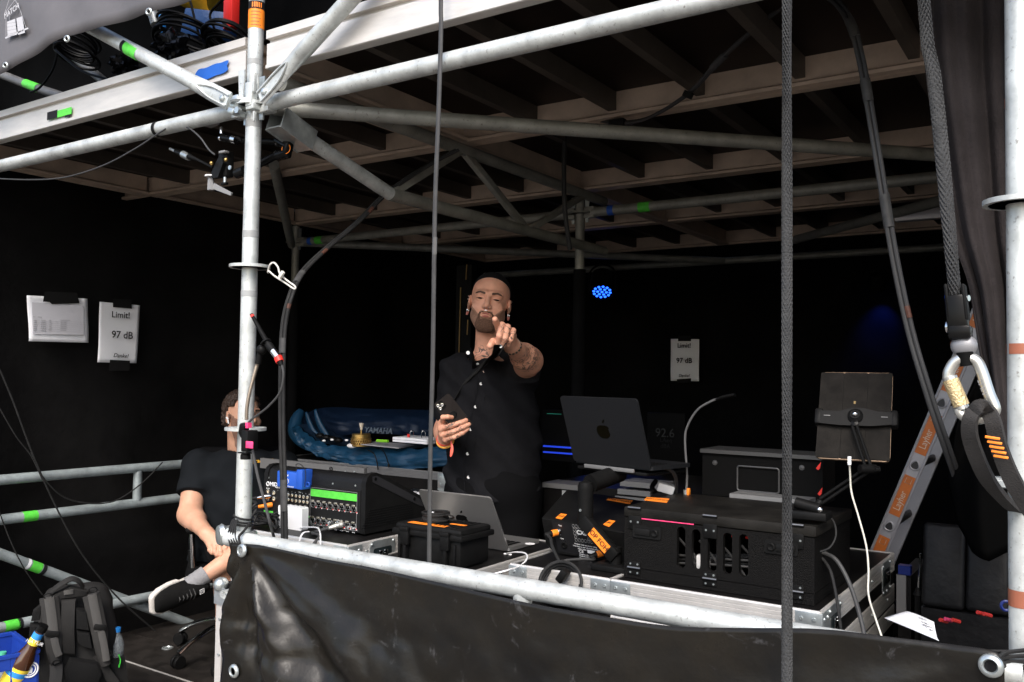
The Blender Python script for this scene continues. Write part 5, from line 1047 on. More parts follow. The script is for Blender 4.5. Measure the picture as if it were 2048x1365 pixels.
def bundle(t, path, r, off, m=RUBBER, k=6):
    c = curve(path, k)
    for s_ in (-1, 1): MB().tube([p+V(off)*s_ for p in c], r, 10).build('cord', m, t)
    return c
t = thing('cable_bundle', 'taped pair of black cables dropping beside the standard, tied back by a white cord', 'cable', at(570, 800, Y=.06))
bp_ = [at(915, 300, Y=.75), at(850, 335, Y=.68), at(772, 388, Y=.55), at(715, 445, Y=.42), at(650, 500, Y=.28), at(605, 545, Y=.16), at(582, 590, Y=.08), at(568, 650, Y=.06), at(564, 740, Y=.05), at(564, 860, Y=.045), at(567, 960, Y=.04), at(569, 1080, Y=.035), at(570, 1130, Y=.03)]
cb_ = bundle(t, bp_, .0058, (.0053, .002, 0))
for i0, i1, m_ in ((30, 33, GAFF), (38, 40, RUST), (15, 17, RUST), (24, 26, RUST), (44, 46, GAFF), (60, 63, GAFF)):
    seg_ = cb_[i0:i1+1]
    if m_ is GAFF: MB().tube(seg_, .0125, 12, flat=.75).build('tape_wrap', mat('worn_gaffer', (.04, .04, .04), .6, var=.4, vscale=60), t)
    else: MB().tube([p+V((.0056, .0012, 0)) for p in seg_[:-1]], .0063, 8).build('worn_print', mat('faded_red_print', (.10, .038, .024), .6, var=.6, vscale=40), t)
t = thing('safety_cord', 'white elastic cord looping from the ring disc to the cable pair', 'cord', at(545, 535, Y=-.0))
MB().tube(curve([at(536, 545, Y=-.04), at(540, 530, Y=-.05), at(548, 526, Y=-.045), at(556, 535, Y=-.04), at(560, 548, Y=-.04), at(575, 562, Y=-.03), at(590, 573, Y=-.02), at(588, 578, Y=-.02), at(570, 566, Y=-.03), at(550, 553, Y=-.04), at(538, 543, Y=-.045)], 5, True), .0026, 8, closed=True).build('loop', mat('white_cord', (.62, .6, .55), .8), t); MB().box(at(563, 550, Y=-.045), (.012, .01, .024), Euler((0, .7, 0)).to_matrix(), .003).build('knot', mat('white_cord', (.62, .6, .55), .8), t)
t = thing('cable_loop', 'thick black cable pair looping from the ceiling over to the right and down', 'cable', at(1650, 0, Y=.6))
lp_ = [at(1150, 252, Y=1.2), at(1142, 236, Y=1.15), at(1155, 228, Y=1.1), at(1190, 238, Y=1.05), at(1240, 246, Y=1.0), at(1300, 235, Y=.95), at(1380, 185, Y=.85), at(1450, 110, Y=.75), at(1560, 18, Y=.62), at(1610, -8, Y=.58), at(1660, -5, Y=.54), at(1698, 40, Y=.5), at(1722, 120, Y=.48), at(1745, 250, Y=.46), at(1768, 390, Y=.45), at(1790, 520, Y=.45), at(1820, 660, Y=.45), at(1855, 780, Y=.45), at(1888, 880, Y=.48), at(1930, 990, Y=.6), at(1990, 1085, Y=.7)]
bundle(t, lp_, .0058, (.0048, .002, .002), mat('mid_grey_rubber', (.034, .034, .035), .5))
for k in (62, 72, 80): pass
cl = curve(lp_, 6)
for i0, i1 in ((40, 43), (66, 70), (74, 77), (84, 88)): MB().tube(cl[i0:i1], .0125, 12, flat=.8).build('tape_wrap', mat('worn_gaffer', (.04,)*3, .6), t)
for i0, i1 in ((94, 96),): MB().tube([p+V((.005, -.001, .002)) for p in cl[i0:i1]], .0064, 8).build('worn_print', mat('faded_red_print', (.10, .038, .024)), t)
MB().box(at(1376, 190, Y=.84), (.03, .02, .02), Euler((0, .5, 0)).to_matrix(), .002).build('tie', GAFF, t); MB().box(at(1235, 248, Y=.99), (.06, .03, .03), None, .004).build('tie', GAFF, t)
tag(MB().tube(curve([at(1130, 262, Y=1.3), at(1128, 330, Y=1.3), at(1130, 420, Y=1.3), at(1140, 500, Y=1.35)], 6), .010, 8).build('hanging_cable', RUBBER), 'black cable hanging from the ceiling coil beside the rear standard', 'cable')
tag(MB().tube(curve([at(-20, 357, Y=-.02), at(60, 360, Y=-.02), at(130, 355, Y=-.02), at(205, 332, Y=-.02), at(270, 298, Y=-.02), at(325, 262, Y=-.02), at(350, 250, Y=-.01), at(375, 255, Y=-.01), at(400, 275, Y=-.01), at(418, 300, Y=-.01), at(430, 310, Y=-.01)], 6), .0028, 7).build('thin_cable', RUBBERG), 'thin grey cable sagging from the left ledger to the clamp', 'cable')
for k, (pts, r_, lab) in enumerate((([(-10, 718), (25, 800), (62, 900), (110, 1010), (165, 1110), (235, 1195), (310, 1262)], .0042, 'black cable falling to the right in front of the left railings'), ([(-10, 800), (30, 870), (62, 912), (85, 960)], .003, 'thin black cable crossing at the left edge below the papers'), ([(62, 905), (90, 960), (140, 1000), (220, 1005), (280, 970), (325, 925)], .0035, 'black cable sagging between the two tubes of the left guardrail'), ([(-10, 1000), (20, 1080), (50, 1140), (85, 1190)], .003, 'thin black cable low at the left edge behind the backpack'))):
    X_ = -1.96 if k < 2 else -2.03
    tag(MB().tube(curve([at(px, py, X=X_) for px, py in pts], 7), r_, 8).build('black_cable', RUBBER), lab, 'cable', 'cables at the left railings')
# ------------------------------------------------------------------ microphone on its clamp at the standard
mc = thing('measurement_microphone', 'slim black microphone with red rings on a flexible neck clamped at the ring disc', 'microphone', at(500, 870, Y=-.08)); my_ = -.07
P_ = lambda px, py, Y=my_: at(px, py, Y=Y)
m0, m1 = P_(503, 629), P_(537, 690); d = (m1-m0).normalized()
MB().tube([m0, m0+d*.012], .0052, 14).build('capsule', BLACKM, mc); MB().tube([m0+d*.004, m0+d*.011], .0056, 14).build('red_ring', RED, mc); MB().tube([m0+d*.012, m1], [.0055, .008], 14).build('barrel', BLACKM, mc)
m2 = P_(556, 715); MB().tube([m1, m1+(m2-m1)*.5], .0115, 16).build('grip', BLACK, mc); MB().tube([m1+(m2-m1)*.5, m2], .0105, 16).build('connector', CHROME, mc); m3 = P_(563, 731); MB().tube([m2, m2+(m3-m2)*.55], .012, 16).build('red_ring', RED, mc); MB().tube([m2+(m3-m2)*.55, m3], [.009, .006], 12).build('boot', BLACK, mc)
MB().torus(P_(532, 685), d, .0135, .003, 18, 8).build('clip_ring', BLACK, mc); MB().sphere(P_(523, 700), .015, 14).build('swivel', BLACK, mc); MB().tube([P_(520, 705), P_(516, 728)], [.008, .0095], 12).build('clip_stem', BLACK, mc)
nk = curve([P_(515, 728), P_(508, 752), P_(499, 786), P_(494, 815), P_(493, 840)], 10)
MB().tube(nk, .0045, 10).build('flexible_neck', mat('nickel', (.36, .31, .25), .4, .7), mc); mb = MB()
for i in range(0, len(nk)-1):
    for q in range(2): p = nk[i].lerp(nk[i+1], q/2); mb.torus(p, nk[min(i+1, len(nk)-1)]-nk[i], .0048, .0012, 10, 4)
mb.build('neck_coil', mat('nickel', (.55, .48, .40)), mc)
MB().box(P_(488, 858), (.024, .024, .034), Euler((.2, .3, .2)).to_matrix(), .006).build('cable_clip', BLACK, mc); MB().torus(P_(484, 866), (.2, 1, .2), .014, .0035, 16, 6).build('clip_loop', BLACK, mc)
cl_ = thing('clamp', 'black screw clamp with pink tape holding the microphone neck on the ring disc', 'clamp', P_(498, 885)); MB().box(P_(499, 882), (.028, .04, .062), None, .003).build('jaw', BLACK, cl_); MB().box(P_(492, 906), (.042, .03, .004), None, .001).build('foot', BLACK, cl_); MB().lathe([(.015, 0), (.015, .014), (.012, .016)], P_(491, 919), Z1, 18).build('screw_knob', BLACK, cl_); MB().cyl(P_(491, 912), P_(491, 904), .005).build('screw', ZINC, cl_)
MB().box(P_(499, 890, my_-.0205), (.031, .002, .020), None, .0005).build('pink_tape', PINK, cl_); MB().box(P_(497, 851), (.012, .014, .016)).build('pink_tape', PINK, cl_)
tag(MB().tube(curve([P_(563, 729), P_(567, 750), P_(560, 785), P_(535, 815), P_(505, 838), P_(488, 855)], 8), .0034, 8).build('microphone_cable', RUBBERG), 'black cable looping from the microphone back to its clamp', 'cable')
tag(MB().tube(curve([P_(505, 900), P_(515, 950), P_(528, 1000), P_(541, 1050), P_(548, 1075, .0)], 8), .0044, 8).build('microphone_cable', RUBBERG), 'black cable hanging from the clamp down to the handrail', 'cable')
mb = MB()
for k, z in enumerate((.935, .945, .957)): mb.torus((0, 0, z), (.12+.05*k, .1, 1), TR+.004, .0032, 24, 6)
for k in range(4): mb.tube(curve([at(466+3*k, 1040, Y=-.04), at(458+4*k, 1062, Y=-.06), at(460+5*k, 1090, Y=-.08), at(466+4*k, 1106+3*k, Y=-.09)], 5), .0032, 6)
mb.tube(curve([at(500, 1046, Y=-.05), at(488, 1062, Y=-.06), at(478, 1075, Y=-.09), at(483, 1098, Y=-.105)], 6), .004, 7)
tag(mb.build('lashing', RUBBER), 'black cords lashed round the standard at the handrail corner', 'cord')
mb = MB()
for k in range(4): mb.tube(curve([at(1982, 1330, Y=-.10), at(1995, 1318+4*k, Y=-.09), at(2012, 1306+9*k, Y=-.045), at(2060, 1300+12*k, Y=-.04)], 5), .004, 6)
tag(mb.build('lashing', RUBBER), 'black cord tying the right banner eyelet to the right standard', 'cord')
# ------------------------------------------------------------------ jointed clamp arm under the left ledger
ca = thing('magic_arm', 'black jointed clamp arm with silver joints hanging behind the standard', 'clamp arm', at(430, 340, Y=.04)); C = lambda px, py, Y=.04: at(px, py, Y=Y)
MB().box(C(423, 243), (.045, .03, .03), Euler((0, -.15, 0)).to_matrix(), .002).build('ledger_block', mat('grey_block', (.2, .2, .2), .4), ca); MB().cyl(C(443, 255), C(443, 268), .006).build('stud', CHROME, ca); MB().sphere(C(441, 277), .009, 12).build('ball', CHROME, ca)
MB().tube([C(445, 276), C(468, 280)], .012, 14).build('grip', BLACKG, ca); MB().tube([C(466, 279), C(474, 281)], .0145, 16).build('collar', CHROME, ca); MB().tube([C(474, 281, .06), C(560, 285, .1)], .011, 12).build('upper_arm', BLACKG, ca)
MB().tube([C(556, 282, .1), C(578, 292, .1), C(574, 308, .1), C(556, 312, .1)], .017, 14).build('elbow', BLACKG, ca); MB().torus(C(572, 298, .09), (.2, -1, .1), .016, .0012, 20, 5).build('orange_ring', ORANGE, ca)
for p_ in ((557, 285), (556, 309)): MB().torus(C(*p_, .1), (1, 0, .2), .0135, .002, 16, 6).build('joint_ring', CHROME, ca)
MB().tube([C(560, 308, .1), C(490, 342, .05)], .0125, 14).build('lower_arm', BLACKG, ca); MB().sphere(C(477, 348), .011, 12).build('ball', CHROME, ca); MB().tube([C(474, 348), C(490, 342)], .017, 14).build('socket', BLACKG, ca)
sc_ = thing('super_clamp', 'black clamp jaw with a grey lever and brass pins hanging left of the standard', 'clamp', C(430, 335)); M = Euler((0, .5, 0)).to_matrix()
mb = MB(); mb.prism([(-.028, -.022), (-.02, -.034), (.01, -.034), (.034, .01), (.03, .03), (.014, .034), (-.004, .014)], C(432, 335, .03), X1, Z1, -.016); mb.prism([(-.028, -.022), (-.02, -.034), (.01, -.034), (.03, .01), (.026, .028), (.012, .03), (-.004, .012)], C(444, 331, .055), X1, Z1, -.016); mb.box(C(452, 330, .06), (.045, .03, .085), None, .004); mb.build('jaw', BLACK, sc_)
MB().box(C(448, 305, .04), (.03, .02, .008), None, .002).build('top_plate', mat('grey_block', (.2, .2, .2)), sc_)
for p_ in ((452, 320), (423, 327)): MB().sphere(C(*p_, .02), .0065, 10).build('pin', BRASS, sc_)
MB().lathe([(.007, 0), (.007, .004), (0, .004)], C(461, 336, .02), (0, -1, 0), 14).build('screw', ZINC, sc_); MB().lathe([(.02, 0), (.02, .004), (.01, .006)], C(422, 354), Z1, 20).build('washer', PRINTW, sc_)
MB().tube([C(422, 357), C(422, 381)], [.010, .012], 6).build('lever_hub', mat('grey_block', (.2, .2, .2)), sc_); a, b = C(426, 372), C(462, 388); dd = (b-a).normalized(); MB().prism([(0, .010), (0, -.010), ((b-a).length, -.004), ((b-a).length, .006)], a, dd, dd.cross(Y1)*-1, .006).build('lever', mat('grey_block', (.2, .2, .2)), sc_)
MB().tube([C(425, 335), C(395, 320), C(375, 312)], [.004, .005, .011], 12).build('rod', BLACKM, sc_); MB().tube([C(378, 315), C(366, 309)], .0125, 14).build('rod_collar', ZINC, sc_); MB().tube([C(371, 311), C(352, 304)], .010, 12).build('rod_grip', BLACKG, sc_); MB().tube([C(352, 304), C(340, 298)], .005, 10).build('rod_tip', ZINC, sc_)
MB().cyl(C(450, 355), C(450, 368), .005).build('stud', ZINC, sc_); MB().box(C(449, 368), (.026, .012, .008), None, .002).build('foot_nut', BLACKM, sc_)
# ------------------------------------------------------------------ ladder, curtain, carabiner and sling
LAL = mat('ladder_aluminium', (.28, .28, .30), .45, .4, var=.12, vscale=8); OL = mat('orange_brown_label', (.36, .095, .012), .5, var=.15, vscale=20)
ld = thing('ladder', 'aluminium ladder leaning to the right with orange maker labels on its stile', 'ladder', (1.3, 1.42, 0)); yl = 1.42
l0, l1 = at(1762, 1092, Y=yl), at(1966, 612, Y=yl); dl = (l1-l0).normalized(); sl_ = dl.cross(Y1); sl_ = sl_ if sl_.x > 0 else -sl_
full0 = l0-dl*(l0.z/dl.z); full1 = l1+dl*.5
wd = .046
def stile(y, nm):
    mb = MB(); L_ = (full1-full0).length; mb.prism([(-.0, -wd/2), (.024, -wd/2), (.024, -wd/2+.006), (.004, -wd/2+.008), (.004, wd/2-.008), (.024, wd/2-.006), (.024, wd/2), (0, wd/2)], full0+V((0, y-yl, 0)), Y1, sl_, L_ if Y1.cross(sl_).dot(dl) > 0 else -L_); return mb.build(nm, LAL, ld, smooth=False)
stile(yl, 'stile'); stile(yl+.36, 'stile')
for e_ in (-1, 1): MB().tube([full0+sl_*(e_*wd/2)+V((0, .0, 0)), full1+sl_*(e_*wd/2)], .0045, 8).build('stile_bead', LAL, ld)
sp = .226; s00 = (l0-full0).length+.02; k = 0
for i in range(-4, 7):
    s = s00+.055+i*sp; p = full0+dl*s
    if p.z < .05 or s > (full1-full0).length: continue
    MB().prism([(.0125*math.sin(2*math.pi*q/18)*(1-.35*math.cos(2*math.pi*q/18)), .0145*math.cos(2*math.pi*q/18)) for q in range(18)], p+V((0, -.002, 0)), sl_, dl, .365 if sl_.cross(dl).y > 0 else -.365).build('rung', mat('rung_dark', (.02, .02, .022), .5, .2), ld)
    MB().tube([p+V((0, -.003, 0))+sl_*(.0133*math.sin(2*math.pi*q/18)*(1-.35*math.cos(2*math.pi*q/18)))+dl*(.0155*math.cos(2*math.pi*q/18)) for q in range(18)], .0028, 6, closed=True).build('rung_collar', LAL, ld)
    c = p+dl*sp*.5+V((0, -.0008, 0)); MB().box(c, (.036, .0012, .145), Matrix((sl_, Y1, dl)).transposed()).build('label', OL, ld)
    text('Layher', .031, c+V((0, -.0012, 0))-dl*.018, dl, -sl_, mat('label_grey', (.42, .36, .30), .6), ld, 'label_print', sx=.82); bx0 = c+V((0, -.0014, 0))+dl*.055
    MB().tube([bx0+sl_*a_*.009+dl*b_*.009 for a_, b_ in ((-1, -1), (1, -1), (1, 1), (-1, 1))], .0009, 4, closed=True).build('label_print', mat('label_grey', (.42, .36, .30)), ld)
# curtain gathered at the right standard
cu = [(1842, -40, 2060), (1848, 130, 2055), (1872, 300, 2050), (1900, 460, 2045), (1935, 570, 2045), (1955, 680, 2040), (1975, 800, 2040), (1990, 900, 2040)]
yc = .28
cl0 = curve([at(a, b, Y=yc) for a, b, c in cu], 6); cl1 = curve([at(c, b, Y=yc+.05) for a, b, c in cu], 6)
ct_ = drape(lambda u, v: samp(cl1, 1-v).lerp(samp(cl0, 1-v), 1-u)+V((0, .02*math.sin(u*11+v*1.5)+.008*math.sin(u*29+v*5), 0)), 60, 40, .005, 'curtain', CURT); tag(ct_, 'greyish black curtain hanging gathered beside the right standard', 'curtain')
lc = thing('leather_chair', 'black leather chair back with stitched seams low beside the right standard', 'chair', at(1930, 1180, Y=.75)); LEA = mat('black_leather', (.006, .006, .0065), .42, spec=.35, var=.3, vscale=30, bump=.35, bscale=22, rvar=.08)
p0, p1 = at(1850, 1190, Y=.8), at(2040, 1085, Y=.8)
for k in range(3):
    w = (p1.x-p0.x)/2.2; MB().box((p0.x+w*(k+.5), .8+.01*k, (p0.z+p1.z)/2-.0), (w*.995, .10, p1.z-p0.z+.05), Euler((R(-12), 0, 0)).to_matrix(), .012, 3).build('back_panel', LEA, lc)
MB().b2((p0.x, .74, .0), (p0.x+.6, 1.2, p0.z-.02)).build('seat_base', LEA, lc)
bg_ = thing('black_drape', 'black drape with a rounded lower hem hanging over the leather chair', 'drape', at(1950, 1000, Y=.5))
def hem(u): return float(np.interp(u, [0, .12, .3, .5, .7, .88, 1], [960, 1060, 1105, 1120, 1108, 1075, 1000]))
def drp(u, v):
    y = hem(u)+(585-hem(u))*v; xl = float(np.interp(y, [585, 700, 850, 960, 1120], [1995, 1968, 1915, 1888, 1886]))
    return at(xl+(2075-xl)*u, y, Y=.52)+V((0, .03*math.sin(u*11)+.06*(u-.5)**2*4-.05*math.sin(math.pi*min(1, v*2)), 0))
MB().grid(drp, 40, 24).build('cloth', BLACKD, bg_, ang=180).modifiers.new('t', 'SOLIDIFY').thickness = .004
cbn = thing('carabiner', 'steel carabiner with a gold screw gate hanging under the rope clamp', 'carabiner', at(1945, 790, Y=-.2)); yk = -.2; K = lambda px, py, Y=yk: at(px, py, Y=Y)
CST = mat('polished_steel', (.62, .62, .58), .28, .8, var=.1, vscale=30)
MB().tube(curve([K(1921, 718), K(1908, 727), K(1898, 745), K(1897, 762)], 6), .0092, 14).build('nose', CST, cbn)
MB().tube(curve([K(1921, 718), K(1938, 716), K(1954, 724), K(1964, 745), K(1977, 785), K(1988, 812), K(1988, 824), K(1980, 832), K(1960, 838), K(1940, 838)], 6), .0092, 14).build('spine', CST, cbn)
MB().tube(curve([K(1943, 838), K(1930, 834), K(1920, 826), K(1918, 818)], 6), .0085, 14).build('hook', CST, cbn)
g0, g1 = K(1901, 760), K(1923, 812); MB().tube([g0, g1], .0125, 18).build('gate_sleeve', mat('knurled_brass', (.62, .48, .26), .45, .6, bump=.5, bscale=260), cbn); MB().tube([g1, K(1926, 819)], .0105, 14).build('gate_collar', CST, cbn); MB().tube([K(1899, 754), g0], .0115, 14).build('gate_top', CST, cbn)
text('25 kN', .010, K(1971, 775)+V((-.004, -.010, 0)), K(1980, 800)-K(1971, 775), K(1990, 770)-K(1971, 775), PRINTG, cbn)
rc = thing('rope_clamp', 'black rope clamp and grey swivel between the rope end and the carabiner', 'rope clamp', K(1915, 650)); 
for s_ in (-1, 1): MB().box(K(1914+17*s_, 605), (.006, .03, .06), Euler((0, -.1, 0)).to_matrix(), .003).build('side_plate', BLACKM, rc); MB().lathe([(.006, 0), (.005, .005), (0, .005)], K(1914+18*s_, 597), (s_, -.4, 0), 12).build('bolt', CHROME, rc)
MB().box(K(1915, 635), (.032, .03, .075), Euler((0, -.07, 0)).to_matrix(), .006).build('sleeve', BLACKG, rc); MB().box(K(1921, 665), (.033, .036, .022), None, .004).build('block', BLACKG, rc); MB().torus(K(1900, 655), (1, -.4, 0), .009, .0035, 16, 6).build('shackle', CHROME, rc)
MB().sphere(K(1928, 692), .0185, 18, (1.1, .7, 1)).build('swivel', mat('swivel_grey', (.22, .22, .23), .4, .3), rc); MB().lathe([(.005, 0), (.004, .004), (0, .004)], K(1907, 688), (-1, -.6, 0), 10).build('rivet', CHROME, rc); MB().tube([K(1930, 705), K(1932, 722), K(1934, 732)], [.014, .011, .010], 14).build('neck', BLACKM, rc)
sg = thing('webbing_sling', 'dark webbing sling with orange bar tacks looped through the carabiner', 'sling', K(1960, 850)); SLG = mat('dark_webbing', (.030, .028, .027), .85, var=.3, vscale=30, bump=.3, bscale=400)
def webb(pts, w, m, name='webbing', parent=sg, tx=X1, th=.004):
    c = curve(pts, 6); mb = MB(); vs = []
    for i, p in enumerate(c):
        T = (c[min(i+1, len(c)-1)]-c[max(0, i-1)]).normalized(); s_ = T.cross(V((.3, 1, 0))).normalized(); n_ = T.cross(s_)
        ww = w if isinstance(w, float) else float(np.interp(i, np.linspace(0, len(c)-1, len(w)), w)); vs += [p-s_*ww-n_*th, p+s_*ww-n_*th, p+s_*ww+n_*th, p-s_*ww+n_*th]
    fs = []
    for i in range(len(c)-1):
        for k in range(4): fs.append((i*4+k, i*4+(k+1) % 4, i*4+4+(k+1) % 4, i*4+4+k))
    fs += [(0, 1, 2, 3), tuple(range(len(vs)-4, len(vs)))]; return mb.add(vs, fs).build(name, m, parent, ang=50)
webb([K(1968, 812, -.2), K(1985, 840, -.215), K(2000, 900, -.2), (K(2030, 970, -.18)), K(2075, 1040, -.15)], [.011, .012, .013, .014], SLG)
webb([K(1955, 815, -.215), K(1940, 840, -.22), K(1943, 885, -.2), K(1975, 960, -.15), K(2018, 1010, -.05), K(2040, 1025, 0)], [.010, .012, .013, .013], SLG); webb([K(1950, 822, -.22), K(1962, 812, -.225), K(1975, 822, -.215)], .011, SLG)
for k in range(5):
    c = K(1985+4.2*k, 876+9.5*k, -.232+.004*k); MB().box(c, (.021, .003, .0042), Euler((0, .12, 0)).to_matrix(), .001).build('bar_tack', ORANGE, sg)
t = thing('ring_bar', 'pale tube end poking out left of the right standard', 'scaffold tube', at(2000, 970, Y=.02)); MB().tube([at(1995, 968, Y=.12), at(2040, 968, Y=.02)], .009, 10).build('tube', STEEL, t)
# low clutter at the right
t = thing('set_list', 'crumpled printed sheet lying on dark gear above the banner at the right', 'paper', at(1820, 1250, Y=.55)); q = [at(1768, 1236, Y=.55), at(1878, 1282, Y=.42), at(1868, 1243, Y=.52), at(1812, 1222, Y=.62)]
MB().grid(lambda u, v: q[0].lerp(q[1], u).lerp(q[3].lerp(q[2], u), v)+V((0, 0, .012*math.sin(u*4)*math.sin(v*3))), 10, 8).build('sheet', PAPER, t, ang=180).modifiers.new('t', 'SOLIDIFY').thickness = .0006
for k, (px, py, s_) in enumerate(((1846, 1247, 'SETLIST'), (1851, 1255, 'INTRO'), (1856, 1261, 'SONG 2'), (1858, 1267, 'OUTRO'))): text(s_, .008, at(px, py, Y=.50)+V((0, -.012, .012)), q[1]-q[0], q[3]-q[0], INK, t)
t = thing('gear_bag', 'open black bag with cables and red plugs behind the banner at the right', 'bag', at(1900, 1260, Y=.7)); p0, p1 = at(1845, 1300, Y=.5), at(2030, 1225, Y=.5)
MB().box(((p0.x+p1.x)/2, .62, .38), (p1.x-p0.x+.05, .34, .66), None, .05, 4).build('bag_body', mat('black_fabric', (.012, .012, .013), .8, bump=.2, bscale=200), t)
mb = MB()
for k in range(12): z = .715+.02*rr.random(); mb.tube(curve([(p0.x+.02+rr.random()*.1, .5+rr.random()*.2, z), (p0.x+.1+rr.random()*.1, .5+rr.random()*.2, z+.03*rr.random()), (p1.x-.1+rr.random()*.1, .5+rr.random()*.2, z)], 6), .004, 6)
mb.build('cable_heap', RUBBER, t)
for k, (px, py, m_) in enumerate(((1880, 1240, RED), (1955, 1225, RED), (1968, 1228, RED), (1890, 1238, PINK), (1905, 1240, RED))): MB().tube([at(px, py, Y=.5), at(px+14, py+4, Y=.52)], .0045, 8).build('plug', mat('dark_plug%d' % k, tuple(c_*.35 for c_ in m_.node_tree.nodes['Principled BSDF'].inputs['Base Color'].default_value[:3]), .5), t)
t = thing('blue_tape_roll', 'blue ringed object at the right standard low down', 'tape roll', at(2008, 1210, Y=.2)); MB().torus(at(2012, 1212, Y=.25), (.3, -1, .1),   .009, .003, 18, 6).build('roll', mat('dark_blue', (.005, .015, .12), .3), t)
t = thing('stand_rod', 'thin chrome stand rod rising from dark gear right of the cases', 'stand', at(1840, 1190, Y=.9)); MB().tube([at(1841, 1107, Y=.9), at(1838, 1185, Y=.9)], [.003, .0045], 10).build('rod', CHROME, t); MB().lathe([(.014, 0), (.008, .012), (.005, .02)], at(1836, 1190, Y=.9), Z1, 14).build('collar', BLACKM, t); MB().tube([at(1836, 1188, Y=.9), V((at(1836, 1188, Y=.9).x, .9, 0))], .009, 8).build('base_tube', BLACKM, t)
t = thing('small_case', 'narrow flight case end with blue reflections right of the big cases', 'case', at(1800, 1170, Y=1.0)); a, b = at(1796, 1150, Y=1.0), at(1822, 1250, Y=1.0); MB().b2((a.x, 1.0, 0), (b.x, 1.3, a.z)).build('body', LAMI, t); MB().b2((a.x-.003, .992, b.z), (b.x-.012, .999, a.z+.002)).build('edge_profile', mat('dull_alu', (.22,)*3), t); MB().b2((a.x+.002, .99, a.z+.004), (b.x, 1.02, a.z+.03)).build('blue_reflection', mat('dark_blue', (.005, .015, .12), .3), t)  # blue light on the case end is put into a blue box
# ================================================================== people
def skin(name, base, tatt=()):
    m = mat(name, base, .48, var=.16, vscale=18, bump=.08, bscale=260, spec=.4, rvar=.08); nt = m.node_tree; n = nt.nodes; L = nt.links; b = n['Principled BSDF']
    b.inputs['Subsurface Weight'].default_value = .12; b.inputs['Subsurface Radius'].default_value = (1, .35, .2); b.inputs['Subsurface Scale'].default_value = .006
    if tatt:
        src = b.inputs['Base Color'].links[0].from_socket; tc = n.new('ShaderNodeTexCoord')
        z = n.new('ShaderNodeTexNoise'); z.inputs['Scale'].default_value = 34; z.inputs['Detail'].default_value = 2.5; z.inputs['Distortion'].default_value = 1.2; L.new(tc.outputs['Object'], z.inputs['Vector'])
        s_ = n.new('ShaderNodeMath'); s_.operation = 'SUBTRACT'; L.new(z.outputs['Fac'], s_.inputs[0]); s_.inputs[1].default_value = .5
        a_ = n.new('ShaderNodeMath'); a_.operation = 'ABSOLUTE'; L.new(s_.outputs[0], a_.inputs[0])
        mr = n.new('ShaderNodeMapRange'); mr.inputs['From Min'].default_value = .018; mr.inputs['From Max'].default_value = .045; mr.inputs['To Min'].default_value = .85; mr.inputs['To Max'].default_value = 0; L.new(a_.outputs[0], mr.inputs[0])
        acc = None
        for c, r in tatt:
            d = n.new('ShaderNodeVectorMath'); d.operation = 'DISTANCE'; L.new(tc.outputs['Object'], d.inputs[0]); d.inputs[1].default_value = c
            q = n.new('ShaderNodeMapRange'); q.inputs['From Min'].default_value = r*.75; q.inputs['From Max'].default_value = r; q.inputs['To Min'].default_value = 1; q.inputs['To Max'].default_value = 0; L.new(d.outputs['Value'], q.inputs[0])
            if acc is None: acc = q.outputs[0]
            else:
                mx_ = n.new('ShaderNodeMath'); mx_.operation = 'MAXIMUM'; L.new(acc, mx_.inputs[0]); L.new(q.outputs[0], mx_.inputs[1]); acc = mx_.outputs[0]
        mu = n.new('ShaderNodeMath'); mu.operation = 'MULTIPLY'; L.new(mr.outputs[0], mu.inputs[0]); L.new(acc, mu.inputs[1])
        mx = n.new('ShaderNodeMix'); mx.data_type = 'RGBA'; L.new(mu.outputs[0], mx.inputs[0]); L.new(src, mx.inputs[6]); mx.inputs[7].default_value = (.035, .04, .04, 1); L.new(mx.outputs[2], b.inputs['Base Color'])
    return m
class Fig:
    def __init__(s, px, py, Y):
        s.O = at(px, py, Y=Y); d = CAM-s.O; s.F = V((d.x, d.y, 0)).normalized(); s.R = V((-s.F.y, s.F.x, 0))
    def p(s, px, py, b=0.):
        v = at(px, py, d=1)-CAM; return CAM+v*((s.O+s.F*b-CAM).dot(s.F)/v.dot(s.F))
def npv(v): return np.array(v, float)
